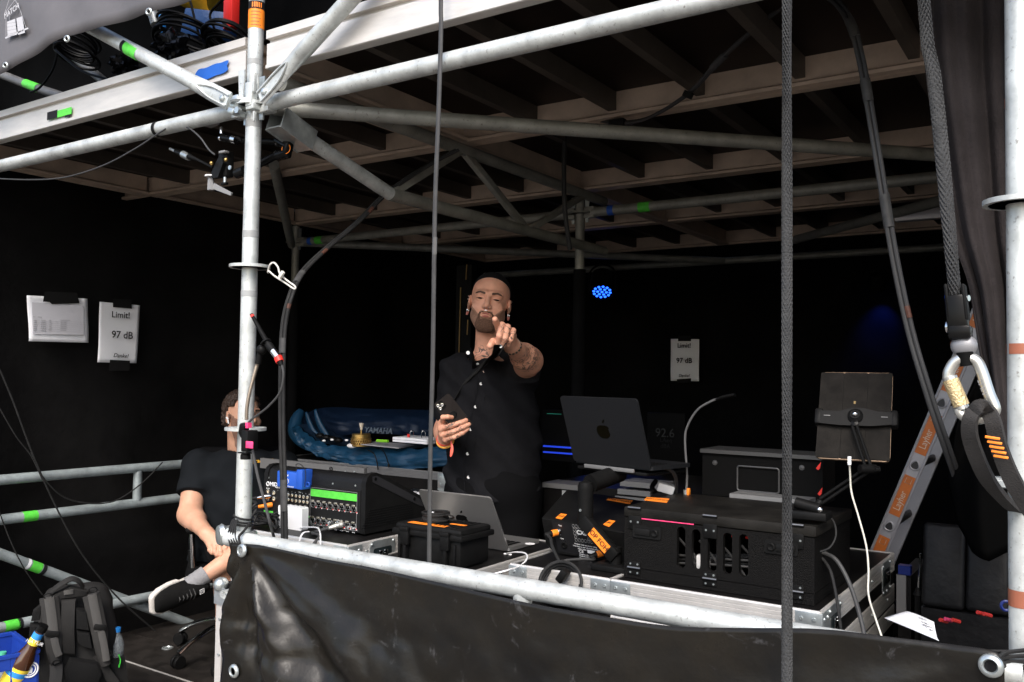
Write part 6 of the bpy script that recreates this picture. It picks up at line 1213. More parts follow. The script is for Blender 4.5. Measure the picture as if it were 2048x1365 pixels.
def head_sdf(P, H, A, neck_to, nr=(.056, .062), beardy=0, wide=1., squint=1.):
    q = (P-npv(H)) @ np.array(A)            # columns of A: right, face, up
    X = np.abs(q[..., 0]); Qs = np.stack([X, q[..., 1], q[..., 2]], -1)
    d = ell(q, (0, -.022, .034), (.077*wide, .095, .088))
    d = smin(d, ell(q, (0, .012, -.035), (.063*wide, .072, .086)), .03)
    d = smin(d, ell(q, (0, .054, -.103), (.027, .020, .018)), .03)
    d = smin(d, rcone(Qs, (.050*wide, -.005, -.058), (.016, .055, -.104), .017, .014), .025)
    d = smin(d, ell(Qs, (.040*wide, .056, -.030), (.022, .018, .020)), .02)
    d = smin(d, rcone(Qs, (.012, .078, .026), (.046, .062, .026), .0105, .010), .014)
    d = smin(d, rcone(q, (0, .080, .018), (0, .104, -.024), .0085, .0125), .012)
    d = smin(d, ell(Qs, (.0125, .093, -.030), (.0085, .010, .0075)), .007)
    d = smax(d, -ell(Qs, (.033, .090, .006), (.018, .014, .0105)), .010)
    lid = ell(Qs, (.033, .066, .004), (.0165, .0145, .0115)); lid = smax(lid, -ell(Qs, (.033, .082, .002), (.0145, .012, .0022*squint)), .002)
    d = smin(d, lid, .004)
    d = smax(d, -ell(q, (0, .100, -.0625), (.026, .010, .0016)), .003)
    d = smin(d, ell(q, (0, .080, -.0675), (.021, .0115, .0062)), .006); d = smin(d, ell(q, (0, .082, -.0565), (.023, .0105, .0050)), .005)
    ear = ell(Qs, (.081*wide, -.012, -.008), (.008, .021, .031)); ear = smax(ear, -ell(Qs, (.089*wide, -.006, -.004), (.005, .011, .018)), .004); d = smin(d, ear, .006)
    d = smin(d, rcone(q, (0, -.030, -.080), neck_to, *nr), .03)
    return d
def shell_part(name, fn, lo, hi, h, m, parent): return sdf_obj(name, [(fn, lo, hi, h)], m, parent)
def bounds(pts, pad):
    a = np.array([list(p) for p in pts]); return a.min(0)-pad, a.max(0)+pad
def chainsdf(P, chains, k=.004):
    d = None
    for ch, rs in chains:
        for i in range(len(ch)-1):
            c = rcone(P, ch[i], ch[i+1], rs[i], rs[i+1]); d = c if d is None else smin(d, c, k)
    return d
HAIRM = mat('short_dark_hair', (.030, .018, .012), .7, var=.5, vscale=90, bump=.6, bscale=220)
BEARD = mat('brown_beard', (.20, .10, .06), .8, vscale=330, bump=.7, bscale=420, col2=(.055, .028, .017))
SHIRT = mat('black_shirt', (.010, .010, .0115), .85, var=.25, vscale=30, bump=.25, bscale=500, spec=.25)
TEE = mat('black_tshirt', (.0075, .009, .011), .85, var=.2, vscale=10, bump=.15, bscale=500, spec=.25)
TROU = mat('black_trousers', (.005, .005, .0055), .9, spec=.15)
# ---------------------------------------------------------------- standing man
A_ = Fig(985, 1000, 1.10)
p = A_.p
# head frame: tilted to his right, chin slightly raised, looking at the camera
H = p(979, 606, -.0)
def headframe(F, Rg, yaw, pitch, roll):
    M = Matrix((Rg, F, Z1)).transposed(); Rr = Matrix.Rotation(yaw, 3, 'Z') @ Matrix.Rotation(pitch, 3, 'X') @ Matrix.Rotation(roll, 3, 'Y'); return M @ Rr
Ah = headframe(A_.F, A_.R, R(4), R(4), R(7)); HS = 1.0
nk_ = tuple((Ah.transposed() @ (p(972, 708, -.055)-H)))
torso0 = p(978, 905, -.02)
sl, sr_s = p(912, 738, -.01), p(1050, 738, -.03)
elb, wri = p(1057, 722, .20), p(1024, 692, .42)
MC = {'i': p(1001, 668, .50), 'm': p(1008, 664, .505), 'r': p(1017, 667, .50), 'l': p(1025, 672, .49)}
rel, rwr = p(892, 862, -.06), p(890, 880, .17)
handL = [  # pointing hand: index out towards the viewer, three fingers curled, thumb below
    ([MC['i'], p(996, 653, .545), p(992, 645, .575), p(990, 639, .600)], [.0135, .0118, .0110, .0098]),
    ([MC['m'], p(1004, 651, .555), p(999, 672, .575), p(996, 688, .555)], [.0130, .0124, .0110, .0095]),
    ([MC['r'], p(1015, 655, .550), p(1010, 677, .570), p(1006, 690, .550)], [.0126, .0120, .0107, .0093]),
    ([MC['l'], p(1026, 662, .535), p(1021, 680, .555), p(1017, 690, .540)], [.0114, .0107, .0098, .0086]),
    ([p(1012, 690, .45), p(997, 682, .51), p(986, 684, .55), p(980, 692, .575)], [.0165, .0142, .0126, .0112]),
]
palmL = [(wri, MC['i'], .024, .015), (wri, MC['m'], .024, .0155), (wri, MC['r'], .023, .0145), (wri, MC['l'], .022, .0135), (MC['i'], MC['l'], .0125, .0115), (wri, p(1006, 688, .49), .022, .016)]
KN = [p(884, 846, .235), p(883, 858, .235), p(886, 870, .23), p(892, 879, .225)]
handR = [
    ([KN[0], p(886, 835, .275), p(896, 834, .285), p(904, 835, .275)], [.0100, .0095, .0088, .0076]),
    ([KN[1], p(902, 852, .278), p(920, 846, .285), p(932, 841, .278)], [.0108, .0100, .0093, .0082]),
    ([KN[2], p(906, 864, .276), p(924, 856, .284), p(938, 849, .276)], [.0106, .0098, .0092, .0080]),
    ([KN[3], p(908, 875, .270), p(924, 867, .278), p(936, 858, .270)], [.0098, .0090, .0084, .0074]),
    ([rwr+V((0, 0, .012)), p(893, 850, .205), p(907, 838, .22), p(918, 830, .222)], [.017, .0135, .0112, .0095]),
]
palmR = [(rwr, KN[0], .024, .0135), (rwr, KN[1], .024, .0145), (rwr, KN[2], .023, .014), (rwr, KN[3], .022, .0125), (KN[0], KN[3], .0125, .0115)]
def arm_fn(sh, el, wr, ra, palm, fingers):
    def fn(P):
        P = P.astype(np.float32); d = rcone(P, sh, el, ra[0], ra[1]); d = smin(d, rcone(P, el, wr, ra[2], ra[3]), .02)
        mid = V(el).lerp(V(wr), .3); d = smin(d, rcone(P, el, mid, ra[1], ra[2]*1.08), .02)
        if palm:
            pd = None
            for a, b, r1, r2 in palm: c = rcone(P, a, b, r1, r2); pd = c if pd is None else smin(pd, c, .008)
            d = smin(d, pd, .012); f = None
            for ch in fingers: c = chainsdf(P, [ch], .003); f = c if f is None else np.minimum(f, c)
            d = smin(d, f, .0035)
        return d
    return fn
def part_of(fn, pts, pad, h): lo, hi = bounds(pts, pad); return (fn, lo, hi, h)
man = thing('person', 'bald bearded person in black shirt, pointing at the camera, phone in other hand', 'person', (A_.O.x, A_.O.y, 0))
L0 = WL[man.name]
tt = [(tuple(p(1048, 712, .3)-L0), .085), (tuple(p(958, 712, .02)-L0), .055), (tuple(p(1014, 668, .55)-L0), .042), (tuple(p(905, 866, .28)-L0), .05)]
SK1 = skin('skin_standing', (.68, .34, .225), tt)
hfn = lambda P: head_sdf(P.astype(np.float32), H, Ah, nk_, nr=(.044, .047))
chest = lambda P: smin(ell(P, p(975, 790, -.05), (.16, .12, .16)), rcone(P, p(964, 740, -.05), p(968, 770, -.03), .07, .09), .03)
hl = fn_l = arm_fn(sr_s, elb, wri, (.055, .050, .047, .029), palmL, handL); hr_ = arm_fn(sl, rel, rwr, (.052, .045, .043, .028), palmR, handR)
legs = lambda P: np.minimum(rcone(P, p(940, 1010, 0), V((p(938, 1010, 0).x, A_.O.y, .08)), .085, .05), rcone(P, p(1020, 1010, 0), V((p(1024, 1010, 0).x, A_.O.y, .08)), .085, .05))
lo, hi = bounds([H], .16); lo[2] -= .12
body = sdf_obj('body', [(lambda P: smin(hfn(P), chest(P), .03), lo-np.array([.03, .03, .06]), hi, .0028), part_of(hl, [sr_s, elb, wri]+[q for c in handL for q in c[0]], .065, .0028), part_of(hr_, [rel, rwr]+[q for c in handR for q in c[0]], .055, .0026),
    (legs, *bounds([p(940, 1010, 0), p(1024, 1010, 0), V((A_.O.x, A_.O.y, .02))], .12), .014)], SK1, man)
HP_ = lambda P: (P-npv(H)) @ np.array(Ah)
def beard_fn(P):
    P = P.astype(np.float32); q = HP_(P); X = np.abs(q[..., 0]); z = q[..., 2]; y = q[..., 1]
    d = head_sdf(P, H, Ah, (0, -.035, -.13), nr=(.044, .044))-.0008
    top = np.where(X > .027, -.062+(X-.027)*.95, -.0445)
    reg = smax(z-top, -(z+.124), .006); reg = smax(reg, -(y-.0-.0), .004); reg = smax(reg, -ell(q, (0, .088, -.062), (.0265, .03, .0105)), .003)
    return smax(d, reg, .002)
def goatee_fn(P):
    P = P.astype(np.float32); q = HP_(P); X = np.abs(q[..., 0]); z = q[..., 2]; y = q[..., 1]
    d = head_sdf(P, H, Ah, (0, -.035, -.13), nr=(.048, .048))-.0022-.0008*np.sin(P[..., 0]*900+P[..., 2]*700)*np.sin(P[..., 2]*800)
    g = ell(np.stack([X, y, z], -1), (.0, .06, -.103), (.040, .05, .030)); g = smin(g, rcone(np.stack([X, y, z], -1), (.029, .075, -.062), (.030, .062, -.095), .0055, .010), .008); g = smin(g, rcone(np.stack([X, y, z], -1), (.0, .093, -.0465), (.026, .080, -.055), .0042, .0042), .004)
    g = smax(g, -ell(q, (0, .088, -.0625), (.0225, .03, .0100)), .003); return smax(d, g, .002)
lo, hi = bounds([H], .135); top_z = H.z+.02
sdf_obj('stubble', [(beard_fn, lo-np.array([0, 0, .03]), np.array([hi[0], hi[1], top_z]), .0026)], mat('cheek_stubble', (.40, .22, .145), .75, vscale=300, col2=(.20, .105, .068), bump=.3, bscale=420), man)
sdf_obj('beard', [(goatee_fn, lo-np.array([0, 0, .03]), np.array([hi[0], hi[1], top_z]), .0022)], BEARD, man)
def brow_fn(P):
    P = P.astype(np.float32); q = HP_(P); Qs = np.stack([np.abs(q[..., 0]), q[..., 1], q[..., 2]], -1)
    return smax(head_sdf(P, H, Ah, (0, -.035, -.13))-.002, smin(rcone(Qs, (.017, .088, .0235), (.036, .082, .0290), .0048, .005), rcone(Qs, (.036, .082, .029), (.052, .066, .023), .005, .003), .003), .001)
lo, hi = bounds([H], .11); lo[2] = H.z-.0; hi[2] = H.z+.06; sdf_obj('eyebrows', [(brow_fn, lo, hi, .002)], mat('dark_brows', (.075, .040, .026), .8), man)
hw = lambda x, y, z: H+Ah @ V((x, y, z))
EYED = mat('dark_eye', (.02, .012, .01), .15)
for s_ in (-1, 1): MB().sphere(hw(s_*.033, .0695, .0035), .011, 14, (1.2, .92, .55), Ah).build('eye', EYED, man)
for s_ in (-1, 1): MB().tube([hw(s_*x, y, z) for x, y, z in ((.019, .0765, .0030), (.026, .0803, .0042), (.033, .0815, .0045), (.040, .0803, .0038), (.0475, .0755, .0022))], [.0007, .0014, .0016, .0014, .0007], 6).build('eyelashes', EYED, man)
lipm = mat('lips', (.40, .125, .095), .4, var=.1)
def lip_fn(P):
    q = HP_(P.astype(np.float32)); return smin(ell(q, (0, .0815, -.0672), (.017, .0115, .0054)), smax(ell(q, (0, .0835, -.0568), (.018, .0105, .0040)), -ell(q, (0, .100, -.0625), (.026, .012, .0014)), .001), .0015)
lo, hi = bounds([hw(0, .082, -.062)], .03); sdf_obj('lips', [(lip_fn, lo, hi, .0016)], lipm, man)
def cap_fn(P):
    q = HP_(P.astype(np.float32)); d = ell(q, (0, -.026, .038), (.0815, .099, .092)); return smax(d, -(q[..., 2]-.070-q[..., 1]*.50), .006)
lo, hi = bounds([H], .15); sdf_obj('cap', [(cap_fn, lo, hi, .004)], mat('black_knit', (.006, .006, .006), .9), man)
ns = MB(); ns.tube([hw(.0085*math.sin(a), .101+.004*math.cos(a), -.039-.0075*math.cos(a)) for a in [(-2.5+5.0*i/14) for i in range(15)]], .0014, 8); ns.sphere(hw(-.0075, .103, -.034), .0024, 8); ns.sphere(hw(.0075, .103, -.034), .0024, 8); ns.build('nose_ring', CHROME, man)
for s_ in (-1, 1):
    MB().torus(hw(s_*.083, -.006, -.040), Ah @ V((1, .3, 0)), .008, .0028, 18, 8).build('ear_tunnel', CHROME, man); MB().tube([hw(s_*.083, -.006, -.046), hw(s_*.084, -.006, -.060)], [.006, .004], 10).build('ear_lobe', lipm, man)
    for k in range(2): MB().sphere(hw(s_*.088, -.0, .016-.012*k), .0036, 8).build('ear_stud', CHROME, man)
# shirt: torso, sleeves, folds, open collar
SH0, SH1 = p(915, 742, -.03), p(1044, 742, -.045)
def shirt_fn(P):
    P = P.astype(np.float32); F, Rg = npv(A_.F), npv(A_.R); q = P-npv(A_.O); a = q @ Rg; b = q @ F; z = P[..., 2]
    # superelliptic trunk whose half widths follow the outline in the photograph
    zs = [p(0+985, y, 0).z for y in (1040, 1000, 900, 820, 760, 725, 705)]; mid = [(p(x, 900, 0)-A_.O).dot(A_.R) for x in (985, 986, 988, 986, 982, 974, 966)]; hw_ = [.205, .205, .197, .190, .175, .125, .07]; hd = [.135, .135, .14, .138, .125, .10, .075]
    c = np.interp(z, zs, mid); w = np.interp(z, zs, hw_); dp = np.interp(z, zs, hd)
    fold_ = .005*np.sin(a*38+z*22)*np.sin(z*9+1)+.006*np.sin(z*46-a*14+2*np.sin(a*9))*np.clip((1.12-z)*2.5, 0, 1)+.004*np.sin((a+z)*60)
    k = np.sqrt(((a-c)/w)**2+((b+.02)/dp)**2); d = (k-1)*np.minimum(w, dp)
    d = smax(d, z-p(985, 716, -.03).z, .03)
    hemz = p(985, 1004, .1).z+.045*np.clip(np.abs(a-c)/.2, 0, 1)**2; d = smax(d, hemz-z, .004)
    s1 = rcone(P, SH0, V(rel).lerp(V(SH0), .12), .078, .066); s1 = smax(s1, -(((P-npv(rel)) @ npv((V(SH0)-V(rel)).normalized()))-.035), .004)
    s2 = rcone(P, SH1, V(elb), .080, .078); s2 = smax(s2, ((P-npv(SH1)) @ npv((V(elb)-V(SH1)).normalized()))-.135, .004)
    d = smin(d, s1, .03); d = smin(d, s2, .035)
    d = smin(d, rcone(P, p(930, 728, -.05), p(1010, 722, -.06), .05, .05), .03)
    rg = lambda t_: 1-np.abs(np.sin(t_)); d = d+fold_-.007*rg(a*13+z*9+1.2*np.sin(z*7))*np.clip((1.45-z)*3, 0, 1)*np.clip((z-.95)*6, 0, 1)-.006*rg(z*17-a*10+np.sin(a*11)*1.5)*np.clip((1.25-z)*4, 0, 1)+.007
    inner = smin(rcone(P, p(962, 690, -.04), p(962, 740, .02), .070, .040), rcone(P, p(958, 715, .10), p(956, 728, .16), .036, .018), .02)
    d = smax(d, -inner, .006)
    return d
pts_ = [p(880, 700, -.2), p(1095, 700, -.2), p(880, 1030, .2), p(1095, 1030, .2), rel]; lo, hi = bounds(pts_, .06)
sdf_obj('shirt', [(shirt_fn, lo, hi, .006)], SHIRT, man)
def trou(P):
    d = np.minimum(rcone(P, p(945, 985, -.02), V((p(940, 1010, 0).x, A_.O.y, .06)), .115, .085), rcone(P, p(1028, 985, -.02), V((p(1026, 1010, 0).x, A_.O.y, .06)), .115, .085)); return smin(d, ell(P, p(985, 970, -.02), (.17, .13, .13)), .05)
lo, hi = bounds([p(900, 940, 0), p(1080, 940, 0), V((A_.O.x, A_.O.y, .02))], .16); sdf_obj('trousers', [(trou, lo, hi, .012)], TROU, man)
for q in (940, 1026): o = V((p(q, 1010, 0).x, A_.O.y, 0)); MB().sphere(o+A_.F*.05+Z1*.035, .05, 12, (1, 1, .7)).build('shoe', BLACK, man)
def on_shirt(px, py, off=.0):                          # first point of the shirt along the sight line
    v = (at(px, py, d=1)-CAM).normalized(); t0 = (A_.O-CAM).length-.6; ts = np.arange(t0, t0+.9, .003); Pp = npv(CAM)+ts[:, None]*npv(v); d = shirt_fn(Pp[None])[0]; i = int(np.argmax(d < 0)); return CAM+v*float(ts[i]-off)
BTN = mat('pearl_button', (.75, .74, .72), .3)
for px, py in ((955, 729), (962, 768), (951, 814), (941, 859), (935, 908), (937, 955), (1001, 693), (936, 706)):
    q = on_shirt(px, py, .001); nrm = (CAM-q).normalized(); MB().lathe([(.0062, 0), (.0062, .002), (.005, .0028), (.0035, .0018), (0, .0018)], q, nrm, 14).build('button', BTN, man)
pl = [on_shirt(px, py, .0015) for px, py in ((962, 742), (964, 775), (955, 815), (946, 860), (938, 905), (937, 950), (940, 990))]
for s_ in (-.018, .018): MB().tube(curve([q+A_.R*s_ for q in pl], 5), .0016, 6).build('placket_seam', SHIRT, man)
# collar leaves and cross-body strap
def patch(name, pts, m, th=.004):
    q = [on_shirt(px, py, .006) if isinstance(px, (int, float)) else px for px, py in pts]; c = sum(q, V((0, 0, 0)))/len(q); n_ = (CAM-c).normalized()*th
    MB().add(q+[v+n_ for v in q]+[c+n_*1.6], [tuple(range(len(q)))]+[(len(q)+i, len(q)+(i+1) % len(q), 2*len(q)) for i in range(len(q))]+[(i, (i+1) % len(q), len(q)+(i+1) % len(q), len(q)+i) for i in range(len(q))]).build(name, m, man, ang=60)
patch('collar', [(942, 694), (936, 712), (944, 738), (955, 734), (950, 716)], SHIRT); patch('collar', [(988, 690), (1004, 690), (1000, 708), (976, 726), (966, 735), (984, 708)], SHIRT)
STR = mat('strap_webbing', (.014, .0135, .013), .7, bump=.3, bscale=500)
ss = [on_shirt(px, py, .007) for px, py in ((1004, 698), (988, 712), (970, 728), (950, 744), (934, 760), (920, 778), (910, 796))]; cs = curve(ss, 5)
vs = [];
for q in cs: vs += [q+Z1*.021+A_.R*.012, q-Z1*.021-A_.R*.012]
MB().add(vs, [(2*i, 2*i+1, 2*i+3, 2*i+2) for i in range(len(cs)-1)]).build('cross_strap', STR, man, ang=180).modifiers.new('t', 'SOLIDIFY').thickness = .003
mb = MB(); q = on_shirt(967, 744, .010); mb.box(q, (.002, .002, .008), Euler((0, -.6, 0)).to_matrix()); mb.build('strap_stitch', mat('pale_thread', (.5, .35, .3), .7), man)
# bracelets
ax = (MC['m']-wri).normalized(); mb = MB(); F2 = frame(ax)
for k in range(16): a = 2*math.pi*k/16; mb.sphere(wri-ax*.004+F2 @ V((.031*math.cos(a), .031*math.sin(a), 0)), .0048, 8)
mb.build('bead_bracelet', mat('dark_beads', (.05, .045, .03), .25), man)
ax = (KN[1]-rwr).normalized(); MB().torus(rwr-ax*.006, ax, .0300, .0055, 24, 8).build('wristband', mat('yellow_band', (.9, .42, .06), .5), man); MB().torus(rwr+ax*.008, ax, .0285, .0035, 24, 8).build('wristband', RED, man)
MB().tube(curve([p(902, 883, .23), p(904, 895, .235), p(903, 905, .235), p(901, 914, .235)], 4), [.004, .004, .005, .006, .006, .0065, .007, .007, .007, .006, .005, .004, .002], 8, flat=.4).build('band_tail', mat('coral_band', (.9, .15, .10), .5), man)
PH = thing('phone', 'black phone held by the standing person in front of his shirt', 'phone', p(905, 828, .25))
q0, q1, q2, q3 = p(871, 806, .262), p(900, 800, .262), p(943, 850, .256), p(912, 862, .256)
c = (q0+q1+q2+q3)/4; uy_ = ((q0+q1)-(q2+q3)).normalized(); ux_ = (q1-q0); ux_ = (ux_-uy_*ux_.dot(uy_)).normalized(); nn = ux_.cross(uy_)
if nn.dot(CAM-c) < 0: nn = -nn
ux_ = uy_.cross(nn); MB().prism(rrect(.072, .148, .009, 5), c-nn*.008-nn*.002, ux_, uy_, .008).build('body', mat('phone_back', (.012, .009, .008), .15, coat=.5), PH, ang=50)
MB().prism(rrect(.032, .032, .008), c-nn*.0018+ux_*-.017+uy_*.054, ux_, uy_, .0025).build('camera_bump', BLACKG, PH, ang=50)
for dx, dy in ((-.007, .007), (-.007, -.007), (.007, 0)): MB().lathe([(.006, 0), (.006, .002), (.0045, .0022), (.004, .001), (0, .001)], c+nn*.0005+ux_*(-.017+dx)+uy_*(.054+dy), nn, 14).build('lens', CHROME, PH)
MB().lathe([(.013, 0), (.013, .005), (.011, .007), (0, .007)], c-nn*.0018+uy_*-.0, nn, 18).build('grip_button', BLACKM, PH)
# ---------------------------------------------------------------- seated man
B_ = Fig(480, 1000, 1.16); p = B_.p
chair = thing('office_chair', 'black office chair with chrome five star base under the seated person', 'chair', V((B_.O.x, B_.O.y, 0)))
sit = thing('person', 'seated person in a black tee and shorts half hidden by the standard, legs crossed', 'person', V((B_.O.x, B_.O.y, .45)))
SK2 = skin('skin_seated', (.56, .31, .21))
H = p(487, 832, .02); Ah = headframe(B_.F, B_.R, R(-30), R(2), R(2)); nk2 = tuple(Ah.transposed() @ (p(482, 908, -.04)-H))
sl2, el2, wr2 = p(392, 945, .0), p(380, 1030, .13), p(414, 1068, .36)
HB = .11
K2 = [p(421, 1091, .30+HB), p(430, 1091, .315+HB), p(440, 1089, .32+HB), p(449, 1084, .315+HB)]
hand2 = [([K2[0], p(420, 1100, .32+HB), p(424, 1105, .325+HB), p(430, 1107, .325+HB)], [0.0123, 0.0114, 0.0103, 0.0091]), ([K2[1], p(430, 1103, .335+HB), p(434, 1109, .34+HB), p(437, 1112, .337+HB)], [0.0128, 0.0120, 0.0108, 0.0093]), ([K2[2], p(441, 1103, .34+HB), p(443, 1110, .345+HB), p(444, 1114, .343+HB)], [0.0128, 0.0120, 0.0108, 0.0093]), ([K2[3], p(451, 1097, .335+HB), p(452, 1105, .34+HB), p(452, 1110, .34+HB)], [0.0123, 0.0114, 0.0103, 0.0091]), ([p(428, 1072, .27+HB), p(445, 1078, .30+HB), p(452, 1090, .315+HB), p(455, 1100, .32+HB)], [0.0182, 0.0142, 0.0123, 0.0108])]
palm2 = [(wr2, K, .029, .0165) for K in K2]+[(K2[0], K2[3], .0145, .0145)]
knee1, ank1 = p(512, 1082, .42), p(398, 1160, .46)
hip1, hip2 = p(500, 1095, .0), p(455, 1095, .0); knee2, ank2 = p(452, 1105, .38), p(446, 1305, .33)
def legs2(P):
    P = P.astype(np.float32); d = rcone(P, knee1, ank1, .052, .031); m_ = V(knee1).lerp(V(ank1), .35); d = smin(d, ell(P, m_-Z1*.012, (.085, .055, .05)), .03)
    m2 = V(knee2).lerp(V(ank2), .3); e = rcone(P, knee2, ank2, .050, .032); e = smin(e, ell(P, m2-V(B_.F)*.02, (.048, .05, .10)), .03)
    e = np.minimum(e, rcone(P, hip1, knee1, .075, .055)); e = np.minimum(e, rcone(P, hip2, knee2, .075, .055)); return np.minimum(d, e)
h2 = lambda P: head_sdf(P.astype(np.float32), H, Ah, nk2, nr=(.060, .066), wide=1.03, squint=3.5)
lo, hi = bounds([H], .16); lo[2] -= .10
sdf_obj('body', [(h2, lo, hi, .003), part_of(arm_fn(sl2, el2, wr2, (.058, .055, .050, .032), palm2, hand2), [sl2, el2, wr2]+[q for c in hand2 for q in c[0]], .065, .003),
    part_of(legs2, [knee1, ank1, knee2, ank2, hip1, hip2], .09, .006)], SK2, sit)
HQ = lambda P: (P-npv(H)) @ np.array(Ah)
def hair2(P):
    P = P.astype(np.float32); q = HQ(P); X = np.abs(q[..., 0]); y, z = q[..., 1], q[..., 2]
    curl = .005*np.sin(P[..., 0]*230+np.sin(P[..., 2]*170)*1.5)*np.sin(P[..., 2]*210+P[..., 1]*150)
    d = head_sdf(P, H, Ah, (0, -.035, -.13), wide=1.0)-.013-curl
    line = .062-.0*y; reg = np.minimum(z-.0, 0)*0
    keep = smax(-(z-np.where(y > .030, .078, np.where(y > -.012, .045, -.055))), y-.082, .006)   # hair keeps above this line
    return smax(d, keep, .004)
lo, hi = bounds([H], .15); sdf_obj('hair', [(hair2, lo, hi, .003)], mat('curly_brown_hair', (.035, .020, .013), .6, var=.4, vscale=60), sit)
def stub(P):
    P = P.astype(np.float32); q = HQ(P); X = np.abs(q[..., 0]); y, z = q[..., 1], q[..., 2]
    d = head_sdf(P, H, Ah, (0, -.035, -.13), wide=1.03)-.0016; reg = smax(z-np.where(X > .045, -.05+(X-.045)*2.0, -.045), -(y-.005), .004); reg = smax(reg, -ell(q, (0, .088, -.062), (.026, .03, .011)), .003); return smax(d, reg, .002)
sdf_obj('stubble', [(stub, lo-np.array([0, 0, .02]), np.array([hi[0], hi[1], H.z+.02]), .003)], mat('stubble', (.22, .12, .085), .7, var=.5, vscale=250), sit)
def brow2(P):
    P = P.astype(np.float32); q = HQ(P); Qs = np.stack([np.abs(q[..., 0]), q[..., 1], q[..., 2]], -1); return smax(head_sdf(P, H, Ah, (0, -.035, -.13), wide=1.03)-.0022, rcone(Qs, (.017, .088, .026), (.05, .068, .028), .005, .0035), .001)
sdf_obj('eyebrows', [(brow2, np.array([lo[0], lo[1], H.z]), np.array([hi[0], hi[1], H.z+.06]), .0025)], HAIRM, sit)
hw = lambda x, y, z: H+Ah @ V((x, y, z))
for s_ in (-1, 1): MB().sphere(hw(s_*.033, .0695, .004), .0115, 14, (1.1, .95, .8), Ah).build('eye', mat('eye_white', (.5, .45, .42), .25), sit); MB().sphere(hw(s_*.030, .0785, .004), .0045, 10).build('iris', EYED, sit)
MB().sphere(hw(-.0885, -.002, -.012), .007, 12, (.8, 1, 1)).build('earbud', WHITE, sit); MB().tube([hw(-.089, .004, -.012), hw(-.087, .012, -.040)], .0035, 8).build('earbud', WHITE, sit)
# tee, shorts, sock, shoe
def tee(P):
    P = P.astype(np.float32); q = P-npv(B_.O); a = q @ npv(B_.R); b = q @ npv(B_.F); z = P[..., 2]
    zs = [p(480, y, 0).z for y in (1120, 1060, 1000, 950, 915, 893)]; w = np.interp(z, zs, [.235, .235, .225, .215, .17, .08]); dp = np.interp(z, zs, [.17, .175, .165, .14, .11, .08])
    k = np.sqrt((a/w)**2+((b-.03*np.clip((p(480, 1000, 0).z-z)*4, 0, 1))/dp)**2); d = (k-1)*np.minimum(w, dp); d = smax(d, z-p(480, 897, 0).z, .03); d = smax(d, p(480, 1115, 0).z-z, .02)
    s1 = rcone(P, p(400, 932, -.01), V(sl2).lerp(V(el2), .72), .085, .082); s1 = smax(s1, ((P-npv(sl2)) @ npv((V(el2)-V(sl2)).normalized()))-.125, .004)
    s2 = rcone(P, p(565, 932, -.01), p(588, 1010, .02), .085, .08); d = smin(smin(d, s1, .03), s2, .03)
    d = d+.004*np.sin(z*52+a*20+2*np.sin(a*8))*np.clip((1.05-z)*4, 0, 1)+.004*np.sin(a*33-z*25)
    inn = rcone(P, p(482, 870, 0), p(480, 895, .01), .075, .072); return smax(d, -inn, .005)
lo, hi = bounds([p(350, 880, -.2), p(620, 880, -.2), p(350, 1130, .2), p(620, 1130, .2)], .05); sdf_obj('tee', [(tee, lo, hi, .007)], TEE, sit)
q = p(525, 922, .145); text('grandPIT', .026, q, B_.R, Z1, mat('yellow_print', (.8, .42, .02), .6), sit, 'shirt_print', bold=.02, shear=.2)
mb = MB(); c = p(541, 922, .145); mb.tube([c+B_.R*(.013*math.cos(a))+Z1*(.011*math.sin(a)-.004) for a in [math.pi*i/8 for i in range(9)]], .002, 6, flat=.5); mb.tube([c+B_.R*-.016-Z1*.004, c+B_.R*.016-Z1*.004], .0018, 6); mb.build('shirt_print', mat('orange_print', (.8, .3, .02)), sit)
def shorts(P):
    P = P.astype(np.float32); d = np.minimum(rcone(P, hip1, V(hip1).lerp(V(knee1), .62), .105, .095), rcone(P, hip2, V(hip2).lerp(V(knee2), .88), .105, .088)); return d+.005*np.sin(P[..., 0]*60+P[..., 2]*40)
lo, hi = bounds([hip1, hip2, knee1, knee2], .13); sdf_obj('shorts', [(shorts, lo, hi, .009)], TROU, sit)
SOCK_ = mat('grey_sock', (.22, .22, .23), .9, bump=.4, bscale=200, streak=(1, 1, 1)); s0 = p(376, 1172, .475); s1 = p(409, 1151, .455)
d_ = (s1-s0).normalized(); sf = frame(d_); ring = []
n_, m_ = 40, 14; vs = []
for j in range(m_+1):
    t_ = j/m_; rr_ = .036+.004*t_+.0035*math.sin(t_*22)*.25
    for k in range(n_): a = 2*math.pi*k/n_; r_ = rr_*(1+.025*math.sin(k*math.pi)); r_ = rr_+(.0012 if k % 2 else 0); vs.append(s0+(s1-s0)*(t_*1.08)+sf @ V((r_*math.cos(a), r_*math.sin(a), 0)))
MB().add(vs, [(j*n_+k, j*n_+(k+1) % n_, (j+1)*n_+(k+1) % n_, (j+1)*n_+k) for j in range(m_) for k in range(n_)]+[tuple(range(n_)), tuple(range(m_*n_, (m_+1)*n_))]).build('sock', SOCK_, sit, ang=80)
